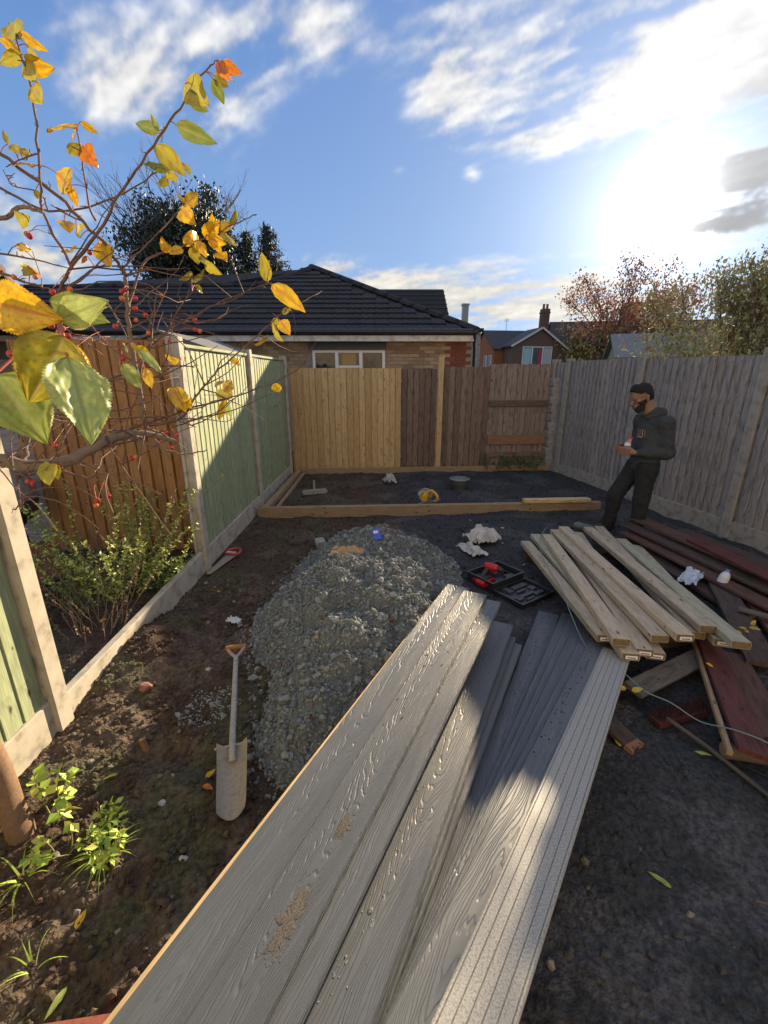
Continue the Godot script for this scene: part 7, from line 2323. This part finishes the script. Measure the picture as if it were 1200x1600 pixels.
func build_crab_apple() -> void:
	var lm := leaf_mat(0.75, 0.42)
	var t := thing("crab_apple_tree", "crab apple tree with yellow autumn leaves and red fruit leaning over the near corner", "tree")
	var bark := std(lin(0.20, 0.155, 0.125), 0.85, T.blotch, Vector3(9, 9, 9), true, T.speck_h, 0.1)
	var brown_bark := std(lin(0.24, 0.145, 0.09), 0.9, T.blotch, Vector3(9, 9, 9), true, T.speck_h, 0.2)
	mi(t, "trunk", tube_mesh(smooth([Vector3(-1.40, -0.08, -1.235), Vector3(-1.43, 0.06, -1.25), Vector3(-1.50, 0.32, -1.30), Vector3(-1.56, 0.75, -1.28), Vector3(-1.46, 1.15, -1.18), Vector3(-1.20, 1.42, -1.11), Vector3(-1.087, 1.464, -1.10)], 4), 0.046, 0.034, 12, 0.10), brown_bark)
	mi(t, "trunk_fork", tube_mesh(smooth([Vector3(-1.50, 1.05, -1.20), Vector3(-1.42, 1.45, -1.15), Vector3(-1.22, 1.72, -1.08), Vector3(-1.06, 1.86, -1.02), Vector3(-0.95, 1.93, -1.0)], 4), 0.03, 0.010, 10, 0.05), bark)
	mi(t, "trunk_fork", tube_mesh(smooth([Vector3(-1.42, 1.45, -1.15), Vector3(-1.25, 1.9, -1.15), Vector3(-1.05, 2.12, -1.14), Vector3(-0.894, 2.193, -1.152)], 4), 0.016, 0.005, 8, 0.05), bark)
	mi(t, "trunk_fork", tube_mesh(smooth([Vector3(-1.42, 1.25, -1.16), Vector3(-1.25, 1.5, -1.12), Vector3(-1.08, 1.60, -1.10)], 4), 0.02, 0.013, 8, 0.05), bark)
	var pool: Array = []
	var spurs := new_st()
	for b in BRANCHES:
		var pts := smooth(b[2], 5)
		var kink: Array = []
		for p in pts:
			kink.append((p as Vector3) + Vector3(rng.randfn(), rng.randfn(), rng.randfn()) * minf(b[0] * 0.35, 0.0016))
		var thin: bool = b[0] < 0.006
		mi(t, "branch", tube_mesh(kink, b[0], b[1], 6 if thin else 9, 0.08), M.twig if thin else bark)
		pool.append_array(kink)
		# short spurs
		for k in range(2, kink.size() - 1):
			if rng.randf() < 0.55:
				var d := Vector3(rng.randf_range(-1, 1), rng.randf_range(-0.3, 1), rng.randf_range(-1, 1)).normalized()
				var l := rng.randf_range(0.006, 0.022)
				if rng.randf() < 0.22 and (kink[k] as Vector3).y < 2.0: l = rng.randf_range(0.05, 0.13)
				var p: Vector3 = kink[k]
				var mid := p + d * l * 0.5 + Vector3(rng.randfn(), rng.randfn(), rng.randfn()) * l * 0.12
				tube(spurs, [p, mid, p + d * l], 0.0016, 0.0007, 4, 0.0, false)
	# tangle of fine side twigs in the lower crown
	for k in 130:
		var p: Vector3 = pool[rng.randi() % pool.size()]
		if p.y > 1.95 or p.y < 1.3 or p.x < -1.0 or p.z > -0.8:
			continue
		var d := Vector3(rng.randf_range(-0.2, 1), rng.randf_range(-0.35, 0.55), rng.randf_range(-0.8, 0.4)).normalized()
		var pts: Array = [p]
		var q := p
		for s in 5:
			d = (d + Vector3(rng.randfn(), rng.randfn(), rng.randfn()) * 0.22).normalized()
			q += d * rng.randf_range(0.03, 0.06)
			pts.append(q)
		tube(spurs, pts, 0.0021, 0.0009, 4, 0.0, false)
	mi(t, "twigs", done(spurs), M.twig)
	var stalk := std(lin(0.38, 0.10, 0.06), 0.6)
	for q in LEAVES:
		var b: Vector3 = q[0]
		var e: Vector3 = q[1]
		var near := b.distance_to(Vector3(0, 1.7, 0)) < 0.5
		var view := (Vector3(0, 1.7, 0) - b).normalized()
		var nr := view + Vector3(rng.randfn(), rng.randfn(), rng.randfn()) * (0.22 if near else 0.5)
		var tc: Array = TINTS[q[2]]
		var lf := mi(t, "leaf", leaf_shape(b, e, clampf(q[3] * 1.15, 0.35, 0.85), nr, tc[0], tc[1], tc[2], 0.7, 36 if near else 8, 54 if near else 11, 0.10), lm)
		var best := 9.0
		var hit := b
		for p in pool:
			var dd: float = b.distance_to(p)
			if dd < best:
				best = dd
				hit = p
		if best > 0.004 and best < 0.3:
			mi(lf, "stalk", tube_mesh(smooth([hit, hit.lerp(b, 0.5) + Vector3(0, 0.1 * best, 0), b], 4), 0.0011, 0.0009, 5), stalk)
	var fm := [std(lin(0.42, 0.035, 0.03), 0.3), std(lin(0.33, 0.02, 0.03), 0.35), std(lin(0.52, 0.14, 0.03), 0.35)]
	var fr := lathe_mesh([Vector2(0, -0.006), Vector2(0.0035, -0.0055), Vector2(0.0060, -0.002), Vector2(0.0060, 0.002), Vector2(0.0038, 0.0052), Vector2(0.001, 0.0052), Vector2(0, 0.0045)], 10)
	for p in FRUITS:
		var b: Vector3 = p
		var f := mi(t, "fruit", fr, fm[rng.randi() % 3], Transform3D(Basis(Vector3.BACK, rng.randf_range(-0.5, 0.5)).scaled(Vector3.ONE * rng.randf_range(0.85, 1.1)), b))
		var best := 9.0
		var hit := b
		for c in pool:
			var dd: float = b.distance_to(c) + (0.05 if (c as Vector3).y < b.y else 0.0)
			if dd < best:
				best = dd
				hit = c
		mi(f, "stalk", tube_mesh([Vector3(0, 0.005, 0), (hit - b) * 0.5 + Vector3(0, 0.01, 0), hit - b], 0.0007, 0.0007, 4), stalk)
